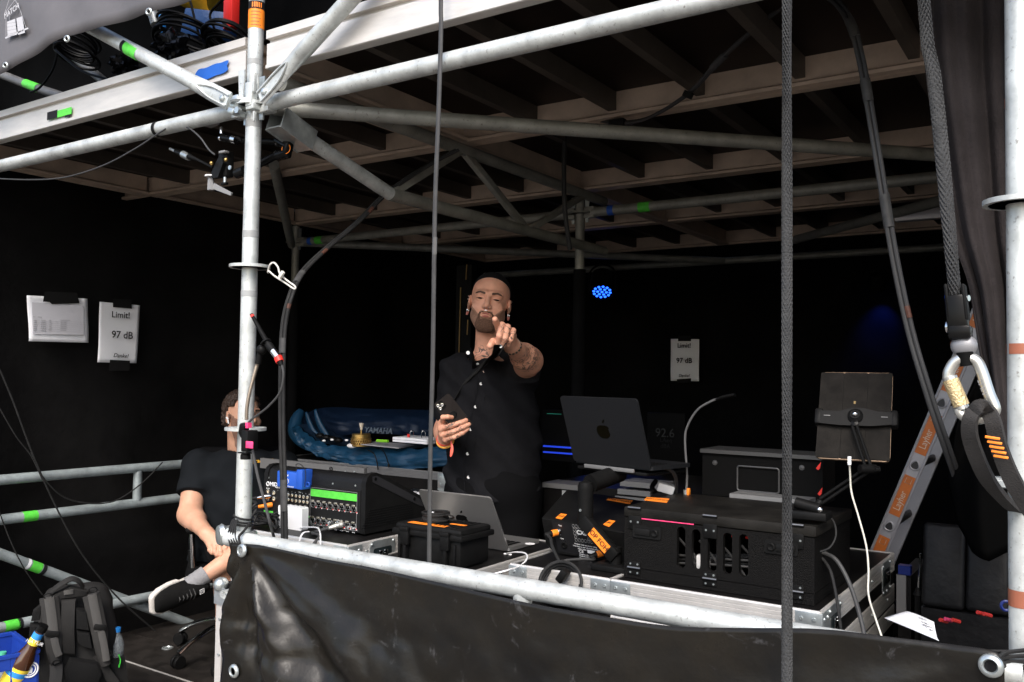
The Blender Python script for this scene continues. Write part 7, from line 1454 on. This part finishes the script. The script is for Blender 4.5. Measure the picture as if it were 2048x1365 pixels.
# shoe: heel at the ankle, toe hanging down to the left, white sole on its far side
hl_, toe = p(386, 1178, .47), p(330, 1207, .585); dd = (toe-hl_).normalized(); tn_ = (B_.F*1.0+B_.R*.16-Z1*.20); tn_ = (tn_-dd*tn_.dot(dd)).normalized(); nl = dd.cross(tn_).normalized()
Ms = np.array(Matrix((dd, nl, tn_)).transposed()); Lg = (toe-hl_).length; sd_ = -tn_
def shoe_fn(P, sole):
    q = (P-npv(hl_)) @ Ms; x, y, s_ = q[..., 0], q[..., 1], q[..., 2]
    xs_ = [-.07, -.04, .03, .10, Lg, Lg+.055]; w = np.interp(x, xs_, [.031, .044, .047, .054, .050, .028])
    if sole:
        w = w+np.where(x > .05, .008, -.002); d = (np.abs(y)/w-1)*.035; d = smax(d, np.abs(s_+.038)-.014, .006); d = smax(d, np.abs(x-(Lg/2))-(Lg/2+.050), .02); return d
    h_ = np.interp(x, xs_, [.07, .085, .080, .058, .040, .02]); k = np.sqrt((y/w)**2+((s_+.03)/h_)**2); d = (k-1)*np.minimum(w, h_)*.9; d = smax(d, -(s_+.03), .006); d = smax(d, -(x+.065), .01); d = smax(d, x-(Lg+.040), .02); return d
lo, hi = bounds([hl_-dd*.06, toe+dd*.06], .08)
sdf_obj('shoe', [(lambda P: shoe_fn(P.astype(np.float32), False), lo, hi, .0035)], mat('black_suede', (.009, .009, .009), .9, spec=.15, bump=.2, bscale=400), sit)
sdf_obj('shoe_sole', [(lambda P: shoe_fn(P.astype(np.float32), True), lo, hi, .0035)], mat('white_rubber', (.6, .57, .53), .6, var=.25, vscale=20), sit)
top_ = lambda x: hl_+dd*x+tn_*(float(np.interp(x, [-.07, -.04, .03, .10, Lg, Lg+.055], [.07, .085, .080, .058, .040, .02]))-.029)
for k in range(5):
    c = top_(.035+.017*k); MB().tube([c-nl*.024-tn_*.012, c+tn_*.002, c+nl*.024-tn_*.012], .0026, 6).build('lace', mat('grey_lace', (.05, .05, .05), .8), sit)
c = top_(.0)+tn_*.001
for a_ in ([(-.012, -.010), (.012, -.010), (.012, .010), (-.012, .010), (-.012, -.010)], [(-.012, -.003), (.006, -.003)], [(-.012, .003), (.006, .003)]): MB().tube([c+dd*x+nl*y for x, y in a_], .0013, 5).build('shoe_logo', PRINTW, sit)
s2_ = V((ank2.x, ank2.y, 0)); MB().sphere(s2_+B_.F*.07+Z1*.04, .055, 14, (.9, 1, .72)).build('shoe', BLACK, sit)
# office chair
q = V((B_.O.x, B_.O.y, 0)); MB().box(q+V((0, .0, .43)), (.48, .46, .08), Matrix.Rotation(math.atan2(B_.R.y, B_.R.x), 3, 'Z'), .03, 4).build('seat', TROU, chair); MB().box(q-B_.F*.26+V((0, 0, .75)), (.44, .07, .5), Matrix.Rotation(math.atan2(B_.R.y, B_.R.x), 3, 'Z'), .03, 4).build('backrest', TROU, chair)
MB().cyl(q+Z1*.1, q+Z1*.4, .025).build('gas_column', CHROME, chair)
hb = q+B_.F*.05
for k in range(5):
    a = math.atan2(B_.F.y, B_.F.x)+R(-52+72*k); e = V((math.cos(a), math.sin(a), 0)); lg = MB().tube(curve([q+Z1*.15, q+e*.12+Z1*.15, q+e*.24+Z1*.115, q+e*.33+Z1*.07], 5), [.020]*6+[.018]*5+[.015]*5, 12, flat=.7).build('leg', CHROME, chair)
    MB().cyl(q+e*.33+Z1*.07, q+e*.33+Z1*.045, .008).build('stem', BLACKM, chair)
    s_ = e.cross(Z1); 
    for w_ in (-.014, .014): MB().lathe([(.028, -.009), (.031, -.004), (.031, .004), (.028, .009)], q+e*.33+Z1*.031+s_*w_, s_, 18).build('caster', BLACK, chair)
a0, a1 = p(384, 1060, .2), p(389, 1180, .2); MB().tube([a0-Z1*.02, a1], .0135, 14).build('arm_post', CHROME, chair); MB().tube([a0-Z1*.10+B_.F*-.03, a1+B_.F*-.03], .018, 12).build('arm_sleeve', BLACK, chair); MB().box(a0+Z1*.005-B_.F*.08, (.055, .24, .03), Matrix.Rotation(math.atan2(B_.R.y, B_.R.x), 3, 'Z'), .012, 3).build('arm_pad', BLACK, chair); MB().tube([a1+Z1*.03, V((q.x, q.y, .40))], .014, 10).build('arm_bracket', CHROME, chair)
# ================================================================== backpack, crate and bottles at the lower left
K_ = Fig(150, 1300, .19); p = K_.p
BPS = mat('strap_nylon', (.030, .029, .028), .75, var=.25, vscale=12, bump=.25, bscale=350, spec=.25); BPM = mat('grey_black_nylon', (.018, .0175, .017), .75, var=.25, vscale=12, bump=.25, bscale=350); BPW = mat('webbing_strap', (.062, .060, .057), .8, bump=.4, bscale=350); MESH = mat('spacer_mesh', (.012, .012, .012), .9, bump=.9, bscale=500)
bp = thing('backpack', 'dark grey backpack standing with its padded back and shoulder straps facing out', 'backpack', V((K_.O.x, K_.O.y, 0)))
Mk = np.array(Matrix((K_.R, K_.F, Z1)).transposed()); c0 = V((K_.O.x, K_.O.y, 0))
zt_ = p(150, 1178, 0).z
def pack(P):
    q = (P.astype(np.float32)-npv(c0)) @ Mk; a, b, z = q[..., 0], q[..., 1], q[..., 2]
    w = np.interp(z, [0, .05, .2, .38, .46, .52, .56], [.135, .152, .158, .150, .132, .10, .03]); dp = np.interp(z, [0, .1, .35, .5], [.11, .115, .10, .06])
    cx = .0; k = ((np.abs((a-cx)/w))**3.2+(np.abs((b+.07)/dp))**3)**(1/3); d = (k-1)*np.minimum(w, dp); d = smax(d, z-zt_, .03); d = smax(d, -z, .02); return d+.003*np.sin(z*40+a*30)
lo, hi = bounds([c0+K_.R*-.17-K_.F*.2, c0+K_.R*.17+K_.F*.06+Z1*.58], .03); lo2, hi2 = np.minimum(lo, hi), np.maximum(lo, hi)
lo, hi = bounds([c0+K_.R*a+K_.F*b for a in (-.18, .18) for b in (-.2, .07)]+[c0+Z1*.58], .03)
sdf_obj('body', [(pack, lo, hi, .007)], BPM, bp)
def padp(name, pts, m, b=.052, th=.016):
    b += .018
    q = [p(px, py, b) for px, py in pts]; c = sum(q, V((0, 0, 0)))/len(q); n_ = K_.F*th; N = len(q); mid = [v.lerp(c, .12)+n_ for v in q]; back = [v-K_.F*.02 for v in q]
    MB().add(back+q+mid+[c+n_*1.2], [(i, (i+1) % N, N+(i+1) % N, N+i) for i in range(N)]+[(N+i, N+(i+1) % N, 2*N+(i+1) % N, 2*N+i) for i in range(N)]+[(2*N+i, 2*N+(i+1) % N, 3*N) for i in range(N)]).build(name, m, bp, ang=60)
padp('back_pad', [(84, 1207), (80, 1240), (62, 1243), (66, 1222)], MESH, .035); padp('back_pad', [(152, 1216), (172, 1220), (180, 1262), (153, 1258)], MESH, .04); padp('back_pad', [(153, 1261), (180, 1265), (186, 1297), (165, 1293), (155, 1284)], MESH, .04)
padp('back_pad', [(76, 1246), (60, 1248), (55, 1310), (82, 1322)], MESH, .035); padp('lumbar_pad', [(140, 1317), (196, 1325), (206, 1350), (196, 1372), (135, 1372), (128, 1340)], MESH, .045); padp('back_channel', [(122, 1200), (152, 1198), (150, 1260), (152, 1312), (125, 1310), (120, 1250)], BPM, .038, .01)
padp('top_panel', [(92, 1196), (140, 1172), (178, 1182), (176, 1190), (145, 1194), (100, 1200)], BPM, .03, .012); padp('name_patch', [(127, 1182), (147, 1179), (148, 1188), (128, 1191)], BPW, .046, .004)
def ribbon(name, pts, w, m, b=.062, th=.004, parent=None):
    c = curve([p(px, py, b) for px, py in pts], 6); vs = []; n_ = K_.F
    for i, q in enumerate(c):
        T = (c[min(i+1, len(c)-1)]-c[max(0, i-1)]).normalized(); s_ = T.cross(n_).normalized(); ww = w if isinstance(w, float) else float(np.interp(i, np.linspace(0, len(c)-1, len(w)), w)); vs += [q-s_*ww-n_*.02, q-s_*ww+n_*th*.4, q-s_*ww*.5+n_*th*1.3, q+s_*ww*.5+n_*th*1.3, q+s_*ww+n_*th*.4, q+s_*ww-n_*.02]
    fs = [(i*6+k, i*6+k+1, i*6+7+k, i*6+6+k) for i in range(len(c)-1) for k in range(5)]; fs += [tuple(range(6)), tuple(range(len(vs)-6, len(vs)))]
    return MB().add(vs, fs).build(name, m, parent or bp, ang=50)
sa = ribbon('shoulder_strap', [(98, 1196), (102, 1230), (106, 1270), (108, 1300), (112, 1325)], [.033, .032, .031, .027, .02], BPS, .062, .012); sb = ribbon('shoulder_strap', [(182, 1190), (190, 1225), (199, 1265), (204, 1300), (213, 1330)], [.031, .031, .029, .025, .018], BPS, .062, .012)
ribbon('strap_webbing', [(98, 1196), (104, 1240), (107, 1270)], .017, BPW, .078, .004); ribbon('strap_webbing', [(184, 1190), (192, 1230), (198, 1262)], .016, BPW, .078, .004)
ribbon('strap_tail', [(108, 1276), (113, 1298), (118, 1312)], .013, BPW, .082, .004); ribbon('strap_tail', [(202, 1262), (208, 1290), (213, 1322)], .013, BPW, .082, .004); ribbon('side_strap', [(196, 1310), (210, 1340), (228, 1365), (240, 1385)], .018, BPM, .05); ribbon('side_strap', [(112, 1330), (112, 1350), (108, 1385)], .022, BPW, .06)
for q4 in ((105, 1268, .05, .022), (200, 1255, .045, .022)): MB().box(p(q4[0], q4[1], .082), (q4[2], .012, q4[3]), Matrix.Rotation(math.atan2(K_.R.y, K_.R.x), 3, 'Z') @ Matrix.Rotation(R(12), 3, 'Y'), .003).build('buckle', BLACK, bp)
for px, py in ((96, 1193), (186, 1180), (114, 1326), (216, 1308)): MB().torus(p(px, py, .078), K_.F, .0145, .0025, 18, 6, e=.7).build('d_ring', BLACKM, bp)
MB().tube(curve([p(92, 1196, .04), p(105, 1182, .05), p(125, 1167, .06), p(143, 1158, .06), p(158, 1163, .055), p(166, 1174, .04)], 6), .0145, 10, flat=.45).build('grab_handle', BPM, bp)
wb = thing('water_bottle', 'clear water bottle with blue cap in the backpack side pocket', 'bottle', p(232, 1310, -.03)); o = p(232, 1330, -.03); GL = mat('clear_plastic', (.62, .68, .70), .16, trans=.72, ior=1.33, spec=.9, bump=.3, bscale=60)
hz_ = [p(232, y, -.03).z-o.z for y in (1330, 1300, 1290, 1275, 1268, 1263)]; MB().lathe([(.0, 0), (.027, 0), (.0285, hz_[1]), (.0285, hz_[2]), (.020, hz_[3]), (.0125, hz_[4]), (.012, hz_[5])], o, Z1, 22).build('bottle', GL, wb); MB().lathe([(.0142, 0), (.0142, .016), (.012, .018), (0, .018)], o+Z1*(hz_[5]-.002), Z1, 20).build('cap', mat('sky_blue_cap', (.02, .22, .62), .4), wb)
MB().lathe([(0, .002), (.0262, .002), (.0272, hz_[1]*.8), (0, hz_[1]*.8)], o, Z1, 20).build('water', mat('water', (.9, .95, .95), .0, trans=1., ior=1.33), wb)
ribbon('bottle_pocket', [(228, 1318), (232, 1345), (236, 1385)], .04, BPM, -.0, .012); ribbon('pocket_trim', [(238, 1312), (241, 1322), (238, 1335)], .0022, mat('green_trim', (.05, .6, .05), .5), .03)
# crate
CRB = mat('crate_blue', (.012, .045, .30), .35, var=.12, vscale=10); C_ = Fig(40, 1330, -.10); p = C_.p
cr = thing('beer_crate', 'blue bottle crate cut by the lower left corner of the picture', 'crate', C_.O)
Rz = math.atan2(C_.R.y, C_.R.x); cR = (C_.R*math.cos(R(-16))+C_.F*math.sin(R(-16))).normalized(); cF = Z1.cross(cR)*-1
co = p(75, 1318, .0)                                  # upper right front corner
zt0 = p(75, 1300, 0).z; W_, D_, H_ = .40, .30, .27
def cpt(a, b, z): return co+cR*(-W_+a)+(-cF if cF.dot(C_.F) > 0 else cF)*b+Z1*(zt0-co.z-H_+z)
def wall(a0, b0, a1, b1, name, hole):
    A, B_2 = cpt(a0, b0, 0), cpt(a1, b1, 0); ux = (B_2-A).normalized(); L_ = (B_2-A).length; mb = MB(); nrm_ = ux.cross(Z1)
    def bx_(x0, x1, z0, z1, t=.008): c = A+ux*((x0+x1)/2)+Z1*((z0+z1)/2); mb.box(c, (x1-x0, t, z1-z0), Matrix((ux, -nrm_, Z1)).transposed(), .002)
    h0, h1, s = (H_*.52, H_*.80, L_*.22) if hole else (H_*.5, H_*.8, L_*.3)
    bx_(0, L_, 0, h0); bx_(0, s, h0, H_); bx_(L_-s, L_, h0, H_); bx_(s, L_-s, h1, H_); bx_(-.004, L_+.004, H_-.012, H_+.002, .016)
    for k in range(3): bx_(s*.3*k, s*.3*k+.006, .01, H_-.02, .013)
    mb.build(name, CRB, cr, smooth=False)
wall(0, 0, W_, 0, 'front_wall', True); wall(W_, 0, W_, D_, 'side_wall', False); wall(0, D_, W_, D_, 'back_wall', True); wall(0, 0, 0, D_, 'side_wall', False)
mb = MB(); mb.add([cpt(0, 0, .004), cpt(W_, 0, .004), cpt(W_, D_, .004), cpt(0, D_, .004), cpt(0, 0, -.004), cpt(W_, 0, -.004), cpt(W_, D_, -.004), cpt(0, D_, -.004)], [(0, 1, 2, 3), (4, 5, 6, 7), (0, 1, 5, 4), (1, 2, 6, 5), (2, 3, 7, 6), (3, 0, 4, 7)]); mb.build('floor', CRB, cr, smooth=False)
for k in range(1, 4): MB().box((cpt(W_*k/4, 0, .07)+cpt(W_*k/4, D_, .07))/2, (.004, D_-.02, .14), Matrix((cR, cF, Z1)).transposed()).build('divider', CRB, cr)
MB().torus(cpt(W_-.025, -.006, H_-.065), cF, .026, .003, 24, 6).build('emblem', PRINTW, cr); MB().torus(cpt(W_-.025, -.006, H_-.065), cF, .018, .0022, 24, 6).build('emblem', PRINTW, cr)
MB().prism([(0, .012), (-.008, .004), (-.006, -.012), (.006, -.012), (.008, .004)], cpt(W_-.025, -.006, H_-.065), cR, Z1, .002).build('emblem', PRINTW, cr)
MB().torus(cpt(W_-.05, -.006, H_-.16), cF, .016, .0028, 24, 6).build('ring_mark', mat('light_blue_print', (.15, .45, .8), .4), cr)
BRG = mat('brown_glass', (.045, .014, .004), .06, spec=.8, coat=.4); LBY = mat('yellow_label', (.85, .62, .05), .5); LBB = mat('blue_label', (.03, .25, .65), .5)
def bottle(base, ax, label, cap, glass=BRG, neck=(LBB, LBY), body=LBY, s=1.0, nm_='beer_bottle'):
    t = thing(nm_, label, 'bottle', base); ax = V(ax).normalized()
    MB().lathe([(0, 0), (.028*s, 0), (.030*s, .005), (.030*s, .115*s), (.027*s, .135*s), (.0165*s, .165*s), (.0135*s, .185*s), (.0125*s, .222*s), (.0145*s, .224*s), (.0145*s, .23*s), (0, .23*s)], base, ax, 22).build('glass', glass, t)
    MB().lathe([(.0142*s, .218*s), (.0158*s, .22*s), (.0150*s, .236*s), (0, .237*s)], base, ax, 18).build('cap', cap, t)
    if neck: MB().lathe([(.0150*s, .178*s), (.0138*s, .196*s)], base, ax, 20).build('neck_label', neck[1], t); MB().lathe([(.0139*s, .1955*s), (.0134*s, .213*s)], base, ax, 20).build('neck_label', neck[0], t)
    if body: MB().lathe([(.0304*s, .05*s), (.0304*s, .11*s)], base, ax, 24).build('body_label', body, t); MB().lathe([(.0306*s, .085*s), (.0306*s, .10*s)], base, ax, 24).build('body_label', LBB, t)
    return t
ta, tb_ = p(86, 1252, .03), p(45, 1325, -.0); axb = (ta-tb_).normalized(); b0 = ta-axb*.30
b_ = bottle(b0, axb, 'brown beer bottle with blue and yellow neck label leaning out of the crate', BLACKG, s=1.28)
q = ta-axb*.062+C_.F*.018; text('NATUR', .018, q, axb.cross(C_.F), axb, PRINTW, b_, 'label_print', shear=.2)
bottle(p(30, 1350, -.04)-Z1*.16, (0, 0, 1), 'upright brown bottle with a yellow neck label inside the crate', BLACKG, neck=(LBY, LBY), s=1.0); q = p(29, 1338, -.02); 
bottle(p(48, 1340, -.01)-Z1*.235, (.0, 0, 1), 'clear bottle with red cap inside the crate', RED, glass=GL, neck=None, body=None); bottle(p(4, 1305, -.10)-Z1*.235, (0, 0, 1), 'green capped bottle inside the crate at the picture edge', mat('mint_cap', (.08, .45, .28), .4), glass=GL, neck=None, body=None)
# ================================================================== stored gear on the upper level
def U(px, py, Y): return at(px, py, Y=Y)
DKT = galv('dark_tube_steel', (.13, .13, .13), (.05, .04, .03), rough=.5, metal=.2)  # darker steel tone for the stored tubes
for k, (cx, cy, rr0, n0, lab) in enumerate(((378, 92, .135, 9, 'big black cable coil on the upper level left of the orange label'), (150, 92, .10, 7, 'black cable coil hanging under the grey banner'), (455, 78, .09, 6, 'black cable coil behind the orange label on the upper level'))):
    c = U(cx, cy, .4); t = thing('cable_coil', lab, 'cable coil', c, 'cable coils on the upper level'); mb = MB()
    for q in range(n0): mb.torus(c+V((.006*math.sin(q*2.1), .012*math.cos(q), -.045+.013*q)), (.12*math.sin(q), .35, 1), rr0-.004*(q % 3), .0062, 40, 6)
    mb.build('loops', mat('coil_black', (.009, .009, .0095), .5, spec=.3), t)
PLB = mat('black_film', (.008, .008, .009), .12, bump=.9, bscale=26)
for k, (px, py, s_, lab) in enumerate(((250, 132, .075, 'crumpled glossy black bag on the deck edge beside the brace'), (345, 100, .09, 'crumpled black film round the big cable coil'))): 
    mb = MB(); c_ = U(px, py, .2); mb.sphere((0, 0, 0), 1, 28); mb.v = [tuple(c_+V(v)*s_*(.72+.28*math.sin(v[0]*7+v[1]*5+k)*math.sin(v[2]*8+v[0]*4)+.14*math.sin(v[0]*17+v[2]*13))*(.9 if True else 1)) for v in mb.v]
    tag(mb.build('plastic_bag', PLB, ang=40), lab, 'bag', 'glossy black bags')
yel = thing('yellow_case', 'yellow fabric bundle hanging at the top of the upper level', 'bag', U(420, 0, .6)); MB().grid(lambda u, v: U(365+95*u, -30+ (40+22*math.sin(u*4))*v+ -14*u, .6)+V((0, .05*math.sin(u*8+v*5), .0)), 20, 10).build('cloth', mat('yellow_fabric', (.62, .38, .02), .8), yel, ang=180)
tag(MB().box(U(463, 20, .5), (.055, .04, .16), None, .004).build('red_bracket', mat('red_paint', (.6, .02, .015), .45)), 'red painted metal bracket left of the orange label', 'bracket')
tag(MB().box(U(420, 55, .62), (.22, .1, .12), Euler((0, .2, .3)).to_matrix(), .01).build('blue_bag', mat('blue_tarp', (.006, .035, .12), .5, bump=.6, bscale=20)), 'blue tarpaulin bundle behind the cables on the upper level', 'tarpaulin')
t = thing('upright_tube', 'black upright tube with blue stripes on the upper level', 'tube', U(322, 120, .45)); MB().tube([U(322, 130, .45), U(322, 20, .45)], .02, 14).build('tube', BLACK, t)
for k in range(5): a_, b_2 = U(322, 104-16*k, .45), U(322, 97-16*k, .45); MB().tube([a_, b_2], .0207, 14, caps=False).build('blue_stripe', mat('stripe_blue', (.02, .22, .6), .4), t)
tag(MB().tube([U(303, 20, .3), U(312, 50, .3)], .02, 12).build('short_tube', STEEL), 'short pale tube end hanging below the grey banner', 'tube')
tag(MB().tube([U(-20, 140, .5), U(60, 172, .5), U(160, 205, .5)], .022, 12).build('dark_tube', DKT), 'dark tube lying behind the deck edge at the left, green label on it', 'scaffold tube'); tag(MB().tube([U(52, 168, .5), U(78, 178, .5)], .0235, 14, caps=False).build('green_label', GREEN), 'green label wrapped on the dark tube at the upper left', 'label')
tag(MB().tube([U(150, 115, .55), U(210, 165, .55)], .022, 12).build('dark_tube', DKT), 'dark tube end between the cable coils under the grey banner', 'scaffold tube')
for k, (pts, lab) in enumerate((([(110, 100), (160, 140), (200, 155), (260, 170)], 'thin black cable trailing along the deck edge at the left'), ([(115, 105), (105, 140), (80, 175), (60, 185)], 'black cable looping down to the green label'), ([(430, 60), (420, 30), (440, 5), (470, -20)], 'black cable arching up beside the red bracket'), ([(380, 0), (395, 60), (410, 100), (430, 115)], 'black cable dropping in front of the yellow bundle'), ([(440, 40), (470, 65), (498, 78)], 'pale edged cable running to the orange label'))):
    tag(MB().tube(curve([U(a, b, .25+.04*k) for a, b in pts], 7), .005, 7).build('black_cable', mat('coil_black', (.012,)*3)), lab, 'cable', 'cables on the upper level')

gp = thing('glint_stand', 'thin dark stand with gilt edges behind the standing man, left of his head', 'stand', (at(923, 640, Y=2.3).x, 2.3, 0))
q = at(923, 640, Y=2.3); MB().b2((q.x-.05, 2.31, 0), (q.x+.06, 2.36, at(930, 530, Y=2.3).z)).build('post', BLACKM, gp)
for dx, y0, y1 in ((-.012, 575, 705), (.03, 530, 560), (.045, 640, 670)): MB().tube([V((q.x+dx, 2.303, at(925, y0, Y=2.3).z)), V((q.x+dx-.004, 2.303, at(925, y1, Y=2.3).z))], .004, 8).build('glint_edge', mat('glint', (.16, .10, .03), .5, .3), gp)  # gold reflections on the stand, put into the colour of thin tubes
